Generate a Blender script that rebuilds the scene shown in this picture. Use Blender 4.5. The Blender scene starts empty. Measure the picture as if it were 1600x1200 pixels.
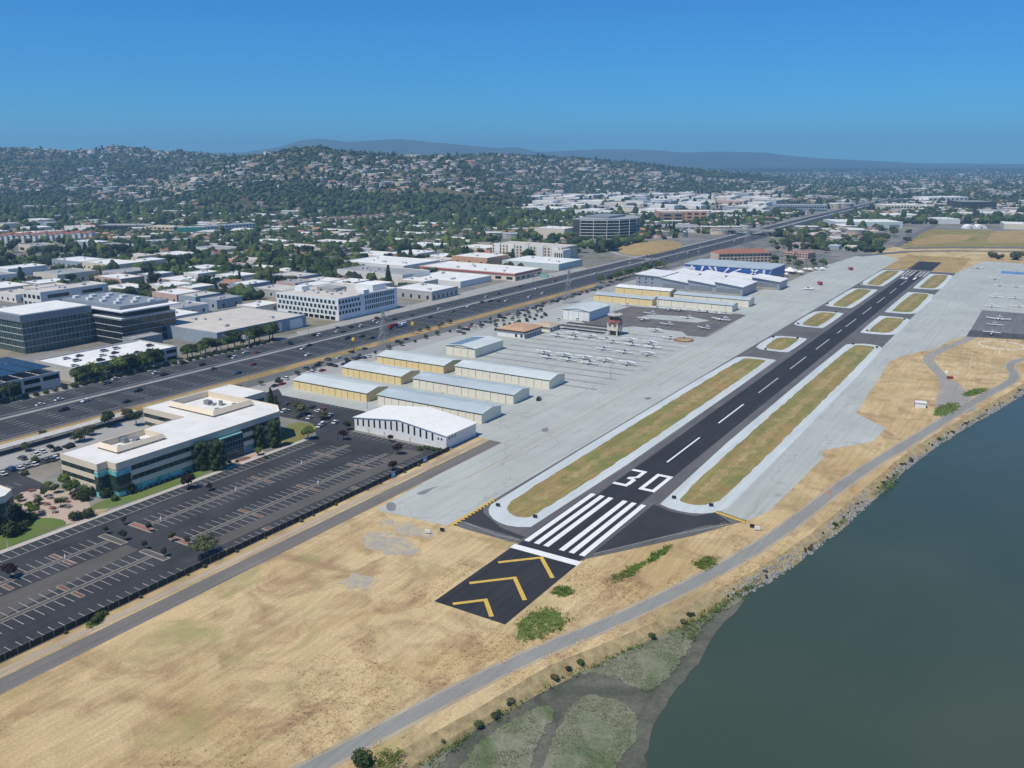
import bpy, bmesh, math, random
import numpy as np
from mathutils import Vector, Matrix
from mathutils.geometry import tessellate_polygon
random.seed(7)
rng = np.random.default_rng(7)
SC = bpy.context.scene
COL = SC.collection
# ---------------------------------------------------------------- camera (world: x across the runway, y along it, metres)
F_PX, CAM_H, PITCH, HEAD = 1345.47, 116.16, 0.256817, 0.558617
cp, sp, cs, ss = math.cos(PITCH), math.sin(PITCH), math.cos(HEAD), math.sin(HEAD)
CX, CY = -9.2611*cs + 237.612*ss, -9.2611*ss - 237.612*cs
cam = bpy.data.cameras.new('camera')
cam.sensor_width = 36.0
cam.lens = F_PX/1600*36
cam.clip_start, cam.clip_end = 1.0, 60000
cam_o = bpy.data.objects.new('camera', cam)
COL.objects.link(cam_o)
cam_o.location = (CX, CY, CAM_H)
cam_o.rotation_euler = (math.pi/2-PITCH, 0, HEAD)
SC.camera = cam_o
# ---------------------------------------------------------------- sky and sun
SUN_EL = math.radians(61)
SUN_REL = math.radians(-133)         # bearing of the sun seen from the camera heading (left of it)
hx, hy = math.sin(SUN_REL), math.cos(SUN_REL)
SUNX, SUNY = hx*cs - hy*ss, hx*ss + hy*cs
W = bpy.data.worlds.new('World')
SC.world = W
W.use_nodes = True
wn = W.node_tree
wn.nodes.clear()
wo = wn.nodes.new('ShaderNodeOutputWorld')
bg = wn.nodes.new('ShaderNodeBackground')
sky = wn.nodes.new('ShaderNodeTexSky')
sky.sky_type = 'NISHITA'
sky.sun_disc = False
sky.sun_elevation = SUN_EL
sky.sun_rotation = math.atan2(SUNX, SUNY)
sky.altitude = 0
sky.air_density = 1.0
sky.dust_density = 0.0
sky.ozone_density = 8.0
tint = wn.nodes.new('ShaderNodeMix')
tint.data_type, tint.blend_type = 'RGBA', 'MULTIPLY'
tint.inputs[0].default_value = 1
tint.inputs[7].default_value = (.15, .56, .90, 1)
wn.links.new(sky.outputs[0], tint.inputs[6])
wn.links.new(tint.outputs[2], bg.inputs[0])
bg.inputs[1].default_value = 0.12
wn.links.new(bg.outputs[0], wo.inputs[0])
sl = bpy.data.lights.new('sun', 'SUN')
sl.energy = 4.3
sl.angle = math.radians(0.53)
sl.color = (1, .94, .80)
so = bpy.data.objects.new('sun', sl)
COL.objects.link(so)
so.rotation_euler = Vector((-SUNX*math.cos(SUN_EL), -SUNY*math.cos(SUN_EL), -math.sin(SUN_EL))).to_track_quat('-Z', 'Y').to_euler()
SC.view_settings.view_transform = 'Standard'
SC.view_settings.look = 'None'
SC.view_settings.gamma = 1
SC.view_settings.exposure = 0.0
SC.render.engine = 'CYCLES'
SC.cycles.use_denoising = True
SC.cycles.max_bounces = 5
SC.cycles.diffuse_bounces = 3
SC.cycles.glossy_bounces = 3
SC.cycles.volume_bounces = 1
SC.cycles.transparent_max_bounces = 8
HAZE = 1.0e-4
# ---------------------------------------------------------------- ground geometry helpers
def PX(px, py, z=0.0):
    """Where the sight line through a photo pixel meets height z."""
    dx, dy = (px-800)/F_PX, (py-600)/F_PX
    d = (dx, cp-dy*sp, -sp-dy*cp)
    t = (z-CAM_H)/d[2]
    X, Y = d[0]*t, d[1]*t
    return (CX + X*cs - Y*ss, CY + X*ss + Y*cs)
def TOPX(x, y, z=0.0):
    a, b = x-CX, y-CY
    X, Y, Z = a*cs+b*ss, -a*ss+b*cs, z-CAM_H
    zc = Y*cp-Z*sp
    return (800+F_PX*X/zc, 600-F_PX*(Y*sp+Z*cp)/zc) if zc > 1 else (-9999, -9999)
def FAN(xp, d):
    """A point at depth d under the horizon pixel column xp."""
    X = (xp-800)/F_PX*cp*d
    return CX + X*cs - d*ss, CY + X*ss + d*cs
# ---------------------------------------------------------------- materials
MATS = {}
class NT:
    def __init__(s, m):
        s.m, s.t = m, m.node_tree
        s.t.nodes.clear()
        s.out = s.n('ShaderNodeOutputMaterial')
        s.b = s.n('ShaderNodeBsdfPrincipled')
        s.l(s.b.outputs[0], s.out.inputs[0])
    def n(s, k, **kw):
        x = s.t.nodes.new(k)
        for a, v in kw.items(): setattr(x, a, v)
        return x
    def l(s, a, b): s.t.links.new(a, b)
    def vec(s, scale=(1, 1, 1), rot=0.0, src='Object'):
        if src == 'World':
            o = s.n('ShaderNodeNewGeometry').outputs['Position']
        else:
            o = s.n('ShaderNodeTexCoord').outputs[src]
        mp = s.n('ShaderNodeMapping')
        mp.inputs['Scale'].default_value = scale
        mp.inputs['Rotation'].default_value = (0, 0, rot)
        s.l(o, mp.inputs[0])
        return mp.outputs[0]
    def noise(s, scale, detail=4, rough=.55, vec=None, dist=0.0):
        x = s.n('ShaderNodeTexNoise')
        x.inputs['Scale'].default_value = scale
        x.inputs['Detail'].default_value = detail
        x.inputs['Roughness'].default_value = rough
        x.inputs['Distortion'].default_value = dist
        s.l(vec if vec is not None else s.vec(), x.inputs['Vector'])
        return x.outputs[0]
    def ramp(s, fac, stops):
        r = s.n('ShaderNodeValToRGB')
        e = r.color_ramp.elements
        while len(e) < len(stops): e.new(0.5)
        for i, (p, c) in enumerate(stops):
            e[i].position = p
            e[i].color = (c[0], c[1], c[2], 1) if not isinstance(c, (int, float)) else (c, c, c, 1)
        s.l(fac, r.inputs[0])
        return r.outputs[0]
    def mix(s, fac, a, b, mode='MIX'):
        x = s.n('ShaderNodeMix', data_type='RGBA', blend_type=mode)
        for sock, v in ((x.inputs[0], fac), (x.inputs[6], a), (x.inputs[7], b)):
            if isinstance(v, (int, float)): sock.default_value = v
            elif isinstance(v, tuple): sock.default_value = (v[0], v[1], v[2], 1)
            else: s.l(v, sock)
        return x.outputs[2]
    def bump(s, h, dist=.1, strength=1.0):
        b = s.n('ShaderNodeBump')
        b.inputs['Distance'].default_value = dist
        b.inputs['Strength'].default_value = strength
        s.l(h, b.inputs['Height'])
        s.l(b.outputs[0], s.b.inputs['Normal'])
def newmat(name, rough=.85, spec=.3, metal=0.0):
    m = bpy.data.materials.new(name)
    m.use_nodes = True
    nt = NT(m)
    nt.b.inputs['Roughness'].default_value = rough
    nt.b.inputs['Specular IOR Level'].default_value = spec
    nt.b.inputs['Metallic'].default_value = metal
    MATS[name] = m
    return nt
def M(name, c=None, var=.18, scale=.6, rough=.8, spec=.3, metal=0.0, src='Object'):
    """A plain painted / built material with a little wear; made once, then looked up by name."""
    if name in MATS: return MATS[name]
    nt = newmat(name, rough, spec, metal)
    n1 = nt.noise(scale, 5, .6, nt.vec(src=src))
    n2 = nt.noise(scale*.13, 3, .5, nt.vec(src=src))
    dark = tuple(v*(1-var) for v in c)
    lite = tuple(min(v*(1+var*.6), .92) for v in c)
    a = nt.ramp(n1, [(.3, dark), (.7, lite)])
    b = nt.ramp(n2, [(.3, (1-var*.7,)*3), (.7, (1.0,)*3)])
    nt.l(nt.mix(1.0, a, b, 'MULTIPLY'), nt.b.inputs['Base Color'])
    return MATS[name]
# ---------------------------------------------------------------- mesh helpers
class MB:
    def __init__(s): s.v, s.f, s.m = [], [], []
    def add(s, vs, fs, m=0):
        o = len(s.v)
        s.v += [tuple(p) for p in vs]
        s.f += [tuple(i+o for i in q) for q in fs]
        s.m += [m]*len(fs)
        return s
    def quad(s, a, b, c, d, m=0): return s.add([a, b, c, d], [(0, 1, 2, 3)], m)
    def box(s, x0, y0, z0, x1, y1, z1, m=0, bottom=False):
        v = [(x0, y0, z0), (x1, y0, z0), (x1, y1, z0), (x0, y1, z0), (x0, y0, z1), (x1, y0, z1), (x1, y1, z1), (x0, y1, z1)]
        f = [(0, 1, 5, 4), (1, 2, 6, 5), (2, 3, 7, 6), (3, 0, 4, 7), (4, 5, 6, 7)]
        if bottom: f.append((3, 2, 1, 0))
        return s.add(v, f, m)
    def obox(s, c, ax, ay, az, m=0):
        c, ax, ay, az = Vector(c), Vector(ax), Vector(ay), Vector(az)
        v = [c-ax-ay-az, c+ax-ay-az, c+ax+ay-az, c-ax+ay-az, c-ax-ay+az, c+ax-ay+az, c+ax+ay+az, c-ax+ay+az]
        return s.add(v, [(0, 1, 5, 4), (1, 2, 6, 5), (2, 3, 7, 6), (3, 0, 4, 7), (4, 5, 6, 7), (3, 2, 1, 0)], m)
    def prism(s, poly, z0, z1, m=0, mt=None, bottom=False):
        n = len(poly)
        area = sum(poly[i][0]*poly[(i+1) % n][1]-poly[(i+1) % n][0]*poly[i][1] for i in range(n))
        if area < 0: poly = poly[::-1]
        v = [(p[0], p[1], z0) for p in poly]+[(p[0], p[1], z1) for p in poly]
        s.add(v, [(i, (i+1) % n, (i+1) % n+n, i+n) for i in range(n)], m)
        s.sheet(poly, z1, m if mt is None else mt)
        return s
    def sheet(s, poly, z, m=0):
        t = tessellate_polygon([[Vector((p[0], p[1], 0)) for p in poly]])
        out = []
        for a, b, c in t:
            A, B, C = poly[a], poly[b], poly[c]
            cr = (B[0]-A[0])*(C[1]-A[1])-(B[1]-A[1])*(C[0]-A[0])
            out.append((a, b, c) if cr > 0 else (a, c, b))
        return s.add([(p[0], p[1], z) for p in poly], out, m)
    def bar(s, a, b, r, m=0, n=6, r2=None):
        a, b = Vector(a), Vector(b)
        d = (b-a).normalized()
        u = d.orthogonal().normalized()
        w = d.cross(u)
        r2 = r if r2 is None else r2
        v = [a+(u*math.cos(6.2832*i/n)+w*math.sin(6.2832*i/n))*r for i in range(n)]
        v += [b+(u*math.cos(6.2832*i/n)+w*math.sin(6.2832*i/n))*r2 for i in range(n)]
        return s.add(v, [(i, (i+1) % n, (i+1) % n+n, i+n) for i in range(n)]+[tuple(range(n-1, -1, -1)), tuple(range(n, 2*n))], m)
    def loft(s, rings, m=0, cap=True):
        n = len(rings[0])
        v = [p for r in rings for p in r]
        f = [(k*n+i, k*n+(i+1) % n, (k+1)*n+(i+1) % n, (k+1)*n+i) for k in range(len(rings)-1) for i in range(n)]
        if cap: f += [tuple(range(n-1, -1, -1)), tuple(range((len(rings)-1)*n, len(rings)*n))]
        return s.add(v, f, m)
    def mesh(s, name, mats):
        me = bpy.data.meshes.new(name)
        me.from_pydata(s.v, [], s.f)
        for k in (mats if isinstance(mats, (list, tuple)) else [mats]): me.materials.append(k)
        if any(s.m): me.polygons.foreach_set('material_index', s.m)
        me.update()
        return me
    def build(s, name, mats, parent=None, loc=None, rot=None):
        return obj(name, s.mesh(name, mats), parent, loc, rot)
def obj(name, data, parent=None, loc=None, rot=None, scale=None):
    o = bpy.data.objects.new(name, data)
    COL.objects.link(o)
    if parent is not None: o.parent = parent
    if loc is not None: o.location = loc
    if rot is not None: o.rotation_euler = rot if isinstance(rot, (tuple, list)) else (0, 0, rot)
    if scale is not None: o.scale = scale if isinstance(scale, (tuple, list)) else (scale,)*3
    return o
THINGS = []
def tag(o, label, cat, group=None, key=None):
    o['label'], o['category'] = label, cat
    if group: o['group'] = group
    THINGS.append((o, label, group))
    return o
def thing(name, label, cat, loc=(0, 0, 0), rot=0.0, group=None):
    o = obj(name, None, None, loc, rot)
    o.empty_display_size = .5
    return tag(o, label, cat, group)
def kind(o, k):
    o['kind'] = k
    return o
def ground(name, poly, z, m, k='structure'):
    mb = MB()
    mb.sheet(poly, z)
    return kind(mb.build(name, m), k)
def copy_tree(o, parent=None, loc=None, rot=None):
    c = o.copy()
    COL.objects.link(c)
    if parent is not None: c.parent = parent
    if loc is not None: c.location = loc
    if rot is not None: c.rotation_euler = (0, 0, rot)
    for ch in o.children: copy_tree(ch, c)
    return c
def rect(x0, y0, x1, y1): return [(x0, y0), (x1, y0), (x1, y1), (x0, y1)]
def wobble(poly, amp, step, seed=0, closed=True):
    r = random.Random(seed)
    out = []
    n = len(poly)
    for i in range(n if closed else n-1):
        a, b = Vector(poly[i]), Vector(poly[(i+1) % n])
        L = (b-a).length
        k = max(1, int(L/step))
        nrm = Vector((-(b-a).y, (b-a).x))/(L or 1)
        for j in range(k):
            p = a.lerp(b, j/k)+nrm*r.uniform(-amp, amp)*(0 if j == 0 and not closed else 1)
            out.append((p.x, p.y))
    if not closed: out.append(tuple(poly[-1]))
    return out
def smooth(poly, it=2, closed=True):
    for _ in range(it):
        out = []
        n = len(poly)
        rg = range(n) if closed else range(n-1)
        if not closed: out.append(poly[0])
        for i in rg:
            a, b = poly[i], poly[(i+1) % n]
            out += [(a[0]*.75+b[0]*.25, a[1]*.75+b[1]*.25), (a[0]*.25+b[0]*.75, a[1]*.25+b[1]*.75)]
        if not closed: out.append(poly[-1])
        poly = out
    return poly
def offset_line(pl, d):
    out = []
    for i in range(len(pl)):
        a, b = pl[max(i-1, 0)], pl[min(i+1, len(pl)-1)]
        tx, ty = b[0]-a[0], b[1]-a[1]
        L = math.hypot(tx, ty) or 1
        dd = d(i) if callable(d) else d
        out.append((pl[i][0]+ty/L*dd, pl[i][1]-tx/L*dd))
    return out
def strip(pl, d0, d1, z0, z1, mb, m=0):
    a, b = offset_line(pl, d0), offset_line(pl, d1)
    for i in range(len(pl)-1):
        mb.add([(*a[i], z0), (*b[i], z1), (*b[i+1], z1), (*a[i+1], z0)], [(0, 1, 2, 3)], m)
    return mb
ROT90 = math.pi/2
# ================================================================ SETTING
# ---- materials of the ground
def field_mat(name, cols, streak_rot, green=0.0, contrast=.5):
    nt = newmat(name, .95, .1)
    big = nt.noise(.013, 4, .55, dist=.6)
    mid = nt.noise(.06, 6, .62, dist=1.2)
    wp = nt.n('ShaderNodeVectorMath', operation='ADD')
    wn_ = nt.n('ShaderNodeTexNoise')
    wn_.inputs['Scale'].default_value = .018
    nt.l(nt.vec(), wn_.inputs['Vector'])
    ws = nt.n('ShaderNodeVectorMath', operation='SCALE')
    ws.inputs['Scale'].default_value = 9
    nt.l(wn_.outputs['Color'], ws.inputs[0]); nt.l(nt.vec(), wp.inputs[0]); nt.l(ws.outputs[0], wp.inputs[1])
    mp_ = nt.n('ShaderNodeMapping')
    mp_.inputs['Scale'].default_value = (.75, .045, .3)
    mp_.inputs['Rotation'].default_value = (0, 0, streak_rot)
    nt.l(wp.outputs[0], mp_.inputs[0])
    stre = nt.noise(1.0, 5, .7, mp_.outputs[0])
    fine = nt.noise(1.6, 5, .75)
    base = nt.ramp(big, [(.30, cols[0]), (.45, cols[1]), (.58, cols[2]), (.72, cols[3])])
    brown = nt.ramp(mid, [(.48, 0), (.66, 1)])
    c = nt.mix(nt.mix(1.0, brown, (.7,)*3, 'MULTIPLY'), base, cols[4])
    blot = nt.ramp(nt.noise(.028, 5, .6, dist=1.5), [(.56, 0), (.72, 1)])
    c = nt.mix(nt.mix(1.0, blot, (.55,)*3, 'MULTIPLY'), c, tuple(v*.72 for v in cols[3]))
    sk = nt.ramp(stre, [(.32, (1-contrast*.36,)*3), (.66, (1+contrast*.16,)*3)])
    c = nt.mix(1.0, c, sk, 'MULTIPLY')
    fk = nt.ramp(fine, [(.3, (1-contrast*.55,)*3), (.7, (1+contrast*.2,)*3)])
    c = nt.mix(1.0, c, fk, 'MULTIPLY')
    if green:
        g = nt.ramp(nt.noise(.035, 6, .65, dist=1.5), [(.62-green*.2, 0), (.75-green*.1, 1)])
        c = nt.mix(nt.mix(1.0, g, (.75,)*3, 'MULTIPLY'), c, cols[5])
    nt.l(c, nt.b.inputs['Base Color'])
    nt.bump(fine, .15, .6)
    return MATS[name]
DRY = field_mat('dry_grass', [(.46, .32, .145), (.58, .435, .235), (.65, .50, .28), (.50, .35, .165), (.32, .205, .115), (.29, .27, .115)], -.2, .4, .55)
DRYG = field_mat('infield_grass', [(.24, .22, .08), (.36, .27, .115), (.30, .27, .10), (.42, .28, .13), (.40, .24, .12), (.13, .17, .05)], 0, .95, .7)
DRYF = field_mat('far_dry_grass', [(.40, .29, .13), (.44, .32, .15), (.38, .28, .12), (.42, .30, .14), (.30, .20, .10), (.25, .23, .10)], .3, .1)
VERGE = field_mat('verge_grass', [(.40, .28, .12), (.45, .31, .13), (.36, .25, .11), (.42, .28, .12), (.26, .19, .09), (.16, .15, .06)], 0, .2)
DRYO = field_mat('parched_infield', [(.38, .29, .13), (.44, .34, .16), (.40, .28, .14), (.46, .36, .19), (.36, .22, .12), (.20, .21, .075)], 0, .8, .7)
LAWN = field_mat('lawn_grass', [(.10, .16, .04), (.13, .19, .05), (.11, .17, .045), (.15, .19, .06), (.17, .17, .07), (.10, .17, .03)], .2, .2, .25)
def asphalt(name, c, seal=.35, lanes=0.0, rot=0.0):
    nt = newmat(name, .88, .25)
    n1 = nt.noise(.05, 5, .6, dist=.5)
    n2 = nt.noise(2.5, 5, .7)
    n3 = nt.noise(1.0, 3, .6, nt.vec((.9, .012, 1), rot))
    a = nt.ramp(n1, [(.3, tuple(v*(1-seal) for v in c)), (.7, tuple(v*(1+seal*.5) for v in c))])
    b = nt.ramp(n2, [(.3, (.82,)*3), (.7, (1.1,)*3)])
    a = nt.mix(1.0, a, b, 'MULTIPLY')
    if lanes:
        a = nt.mix(1.0, a, nt.ramp(n3, [(.35, (1-lanes,)*3), (.65, (1+lanes*.5,)*3)]), 'MULTIPLY')
    nt.l(a, nt.b.inputs['Base Color'])
    return MATS[name]
RWY = asphalt('runway_seal', (.036, .037, .042), .18, .22)
SHOULD = asphalt('shoulder_asphalt', (.135, .13, .13), .2, .15)
CONN = asphalt('connector_asphalt', (.045, .046, .052), .25, .1)
LOT = asphalt('parking_asphalt', (.054, .056, .062), .38, .14)
LOTB = asphalt('worn_aisle', (.115, .106, .098), .15, .1)
ROADM = asphalt('road_asphalt', (.15, .15, .15), .15, .12)
PERI = asphalt('service_road_asphalt', (.185, .17, .155), .15, .15)
FWYM = asphalt('freeway_asphalt', (.054, .058, .066), .16, .32)
TRAIL = asphalt('trail_asphalt', (.27, .272, .25), .12, .08)
GREYCON = asphalt('worn_concrete', (.37, .36, .34), .12, .1)
def concrete(name, c, crack=.3, stripes=0.0):
    nt = newmat(name, .85, .25)
    n1 = nt.noise(.02, 5, .6, dist=.6)
    n2 = nt.noise(1.2, 5, .7)
    n3 = nt.noise(1.0, 4, .6, nt.vec((.5, .02, 1)))
    a = nt.ramp(n1, [(.3, tuple(v*.86 for v in c)), (.7, tuple(v*1.06 for v in c))])
    a = nt.mix(1.0, a, nt.ramp(n2, [(.3, (.93,)*3), (.7, (1.04,)*3)]), 'MULTIPLY')
    a = nt.mix(1.0, a, nt.ramp(n3, [(.32, (.90,)*3), (.6, (1.03,)*3)]), 'MULTIPLY')
    if crack:
        vo = nt.n('ShaderNodeTexVoronoi', feature='DISTANCE_TO_EDGE')
        vo.inputs['Scale'].default_value = .035
        wv = nt.n('ShaderNodeVectorMath', operation='ADD')
        nn = nt.n('ShaderNodeTexNoise')
        nn.inputs['Scale'].default_value = .06
        nn.inputs['Detail'].default_value = 4
        nt.l(nt.vec(), nn.inputs['Vector'])
        ms = nt.n('ShaderNodeVectorMath', operation='SCALE')
        ms.inputs['Scale'].default_value = 26
        nt.l(nn.outputs['Color'], ms.inputs[0])
        nt.l(nt.vec(), wv.inputs[0])
        nt.l(ms.outputs[0], wv.inputs[1])
        nt.l(wv.outputs[0], vo.inputs['Vector'])
        a = nt.mix(1.0, a, nt.ramp(vo.outputs['Distance'], [(.0, (1-crack,)*3), (.012, (1,)*3)]), 'MULTIPLY')
        st = nt.noise(.09, 3, .5)
        a = nt.mix(1.0, a, nt.ramp(st, [(.2, (.72,)*3), (.3, (1,)*3)]), 'MULTIPLY')
    nt.l(a, nt.b.inputs['Base Color'])
    return MATS[name]
CONC = concrete('taxiway_concrete', (.425, .445, .415), .24)
CONCB = concrete('border_concrete', (.54, .585, .585), 0)
SIDEW = concrete('pavement_concrete', (.50, .46, .41), 0)
WHITE = M('white_paint', (.80, .80, .79), .12, 1.5, .7)
WORN = M('worn_white_paint', (.50, .49, .46), .35, .8, .8)
YELLOW = M('yellow_paint', (.66, .44, .09), .2, 1.0, .7)
BLACKP = M('black_paint', (.03, .03, .032), .2, 1.0, .7)
# ---- near land with its shoreline, the far terrain
BANK = [(1600, 598), (1550, 629), (1500, 655), (1420, 703), (1340, 772), (1270, 832), (1180, 893), (1110, 925), (1050, 960), (960, 1000), (850, 1042), (760, 1100), (640, 1165), (575, 1200)]
bank = [PX(*p) for p in BANK][::-1]
bank = [(-20, -420), (2, -200), (10, -130)]+bank+[(128, 372), (140, 420), (210, 470), (420, 560), (900, 700), (1800, 900)]
bank = wobble(smooth(bank, 2, False), .35, 3.0, 3, False)
FAR_L, FAR_R = FAN(-700, 1260), FAN(2500, 1260)
land = bank+[FAR_R, FAR_L, FAN(-900, 300), (-420, -420)]
nt = newmat('town_ground', .9, .2)
vn = nt.n('ShaderNodeTexVoronoi')
vn.inputs['Scale'].default_value = .022
nt.l(nt.vec(src='World'), vn.inputs['Vector'])
sepc = nt.n('ShaderNodeSeparateColor')
nt.l(vn.outputs['Color'], sepc.inputs[0])
c1 = nt.ramp(sepc.outputs[0], [(.0, (.13, .13, .13)), (.3, (.19, .185, .18)), (.5, (.26, .25, .24)), (.65, (.11, .13, .06)), (.8, (.30, .25, .18)), (.95, (.16, .15, .14))])
c1 = nt.mix(.45, c1, nt.ramp(nt.noise(.06, 6, .7, nt.vec(src='World')), [(.35, (.09, .10, .06)), (.5, (.18, .175, .165)), (.68, (.30, .275, .23))]))
nt.l(c1, nt.b.inputs['Base Color'])
TOWNG = MATS['town_ground']
nt = newmat('hill_ground', .95, .1)
c1 = nt.ramp(nt.noise(.0042, 7, .68, nt.vec(src='World'), .8), [(.38, (.045, .056, .030)), (.52, (.075, .078, .042)), (.63, (.18, .145, .08)), (.74, (.30, .225, .125))])
c2 = nt.ramp(nt.noise(.05, 6, .75, nt.vec(src='World')), [(.3, (.55,)*3), (.7, (1.3,)*3)])
nt.l(nt.mix(1.0, c1, c2, 'MULTIPLY'), nt.b.inputs['Base Color'])
HILLG = MATS['hill_ground']
nt = newmat('far_hill_forest', .95, .1)
c1 = nt.ramp(nt.noise(.0012, 7, .7, nt.vec(src='World')), [(.35, (.035, .048, .03)), (.55, (.06, .068, .04)), (.75, (.13, .11, .065))])
nt.l(c1, nt.b.inputs['Base Color'])
FORESTG = MATS['far_hill_forest']
ground('ground', land, 0.0, TOWNG)
RIDGES = [  # skyline columns -> photo row, crest depth, foot depth, which surface
    ([(-700, 236), (-200, 230), (0, 234), (60, 234), (110, 238), (150, 237), (185, 231), (215, 232), (245, 238), (300, 240), (350, 243), (430, 252), (560, 275), (700, 300)], 3900, 2350),
    ([(150, 330), (250, 285), (310, 258), (370, 246), (415, 240), (450, 234), (490, 229), (530, 235), (580, 239), (640, 244), (690, 245), (740, 256), (800, 285), (860, 310)], 2900, 1700),
    ([(540, 300), (620, 256), (690, 242), (760, 240), (820, 244), (880, 247), (950, 252), (1020, 258), (1080, 265), (1180, 276), (1300, 300)], 3900, 2750)]
FARR = [
    ([(-700, 250), (100, 250), (300, 239), (380, 238), (430, 231), (470, 220), (498, 216), (525, 219), (545, 222), (580, 219), (625, 217), (670, 221), (720, 226), (770, 231), (810, 230), (850, 239), (900, 246), (1000, 262), (1300, 290)], 12400, 8500),
    ([(400, 300), (700, 246), (820, 238), (880, 236), (930, 233), (985, 233), (1020, 234), (1060, 238), (1130, 237), (1190, 238), (1230, 243), (1290, 248), (1360, 251), (1440, 255), (1600, 257), (2500, 258)], 13300, 10200)]
def zsky(xp, yp, d):
    dy = (yp-600)/F_PX
    return CAM_H + d*(-sp-dy*cp)/(cp-dy*sp)
def wav(x, y, s, seed):
    r = np.random.default_rng(seed)
    t = np.zeros_like(x)
    for k in range(6):
        a, ph, fq = r.uniform(0, 6.28), r.uniform(0, 6.28), s*(1.7**k)
        t += np.sin((x*math.cos(a)+y*math.sin(a))*fq+ph+1.5*np.sin((x*math.sin(a)-y*math.cos(a))*fq*.7))/(1.5**k)
    return t/2.6
def height(xp, d, ridges, nz):
    xp, d = np.asarray(xp, float), np.asarray(d, float)
    X = (xp-800)/F_PX*cp*d
    h = np.zeros_like(d)
    for pts, dc, df in ridges:
        zc = np.maximum(zsky(xp, np.interp(xp, [p[0] for p in pts], [p[1] for p in pts]), dc), 0)
        t = np.clip((d-df)/(dc-df), 0, 1)
        up = t**1.25*(1-.0*t)
        dn = np.clip(1-(d-dc)/(dc*.5), .0, 1)
        n = wav(X, d, nz, int(dc))*np.clip(t*3, 0, 1)*np.clip((1.05-t)*4, .15, 1)
        h = np.maximum(h, zc*np.where(d < dc, up, dn)*(1+(.20 if dc < 5000 else .05)*n))
    return h
def terrain(name, ridges, d0, d1, nd, xps, nz, m):
    ds = np.geomspace(d0, d1, nd)
    XP, D = np.meshgrid(xps, ds)
    H = height(XP, D, ridges, nz)
    X = (XP-800)/F_PX*cp*D
    wx, wy = CX+X*cs-D*ss, CY+X*ss+D*cs
    v = np.stack([wx, wy, H-.05], -1).reshape(-1, 3)
    n, k = len(xps), nd
    i = (np.arange(k-1)[:, None]*n+np.arange(n-1)[None, :]).ravel()
    f = np.stack([i, i+1, i+n+1, i+n], -1)
    me = bpy.data.meshes.new(name)
    me.from_pydata(v.tolist(), [], f.tolist())
    for q in m: me.materials.append(q)
    if len(m) > 1:
        hc = H.reshape(-1)[f].mean(1)
        me.polygons.foreach_set('material_index', (hc > 6).astype(np.int32))
    me.polygons.foreach_set('use_smooth', [True]*len(f))
    me.update()
    return kind(obj(name, me), 'structure')
terrain('hills', RIDGES, 1255, 13500, 230, np.linspace(-700, 2500, 380), .0042, [TOWNG, HILLG])
terrain('far_mountains', FARR, 7500, 15400, 70, np.linspace(-700, 2500, 300), .0016, [FORESTG])
# ---- water, marsh, bank
nt = newmat('bay_water', .22, .4)
wv = nt.ramp(nt.noise(.012, 4, .5, dist=.5), [(.3, (.040, .064, .046)), (.7, (.056, .078, .054))])
nt.l(wv, nt.b.inputs['Base Color'])
nt.b.inputs['IOR'].default_value = 1.33
nt.bump(nt.mix(.35, nt.noise(.9, 4, .6, nt.vec((1, .6, 1), .5)), nt.noise(.12, 3, .5)), .22, .45)
ground('water', [(-60, -900), (3500, -900), (3500, 1300), (-60, 1300)], -2.0, MATS['bay_water'])
nt = newmat('bank_soil', .95, .15)
c1 = nt.ramp(nt.noise(.35, 6, .7), [(.3, (.20, .16, .08)), (.5, (.36, .28, .15)), (.7, (.48, .37, .20))])
nt.l(c1, nt.b.inputs['Base Color'])
nt.bump(nt.noise(1.5, 5, .7), .4, .8)
mb = MB()
lines = [offset_line(bank, 0), offset_line(bank, lambda i: 2.4+.5*math.sin(i*.37)), offset_line(bank, lambda i: 4.6+.8*math.sin(i*.61+1))]
for (a, za), (b, zb) in zip(zip(lines, (0, -.9, -2.25)), zip(lines[1:], (-.9, -2.25))):
    for i in range(len(a)-1): mb.quad((*a[i], za), (*b[i], zb), (*b[i+1], zb), (*a[i+1], za))
kind(mb.build('bank', MATS['bank_soil']), 'structure')
def marsh_mat(name, a, b, c, bumpd=.3):
    nt = newmat(name, .9, .2)
    n1 = nt.noise(.09, 6, .65, dist=1.0)
    n2 = nt.noise(1.4, 5, .7)
    k = nt.ramp(n1, [(.35, a), (.52, b), (.68, c)])
    k = nt.mix(1.0, k, nt.ramp(n2, [(.3, (.7,)*3), (.7, (1.15,)*3)]), 'MULTIPLY')
    nt.l(k, nt.b.inputs['Base Color'])
    nt.bump(n2, bumpd, .8)
    return MATS[name]
MARSH = marsh_mat('marsh_plants', (.10, .14, .06), (.19, .205, .13), (.25, .245, .185))
MUD = marsh_mat('marsh_mud', (.075, .08, .06), (.11, .115, .088), (.15, .152, .118), .08)
mud = [PX(*p, -1.9) for p in [(560, 1215), (700, 1130), (830, 1055), (960, 1005), (1060, 960), (1115, 935), (1175, 925), (1120, 985), (1098, 1030), (1050, 1085), (1015, 1140), (1000, 1260), (560, 1330)]]
ground('mudflat', wobble(smooth(mud, 2), .5, 2.5, 5), -1.93, MUD)
MARSH_POLY = []
def marsh(px, seed, z=-1.78):
    p = wobble(smooth([PX(*q, z) for q in px], 2), .55, .9, seed)
    mb = MB()
    mb.prism(p, -2.1, z)
    MARSH_POLY.append((p, z))
    return kind(mb.build('marsh', MARSH), 'structure')
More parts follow.
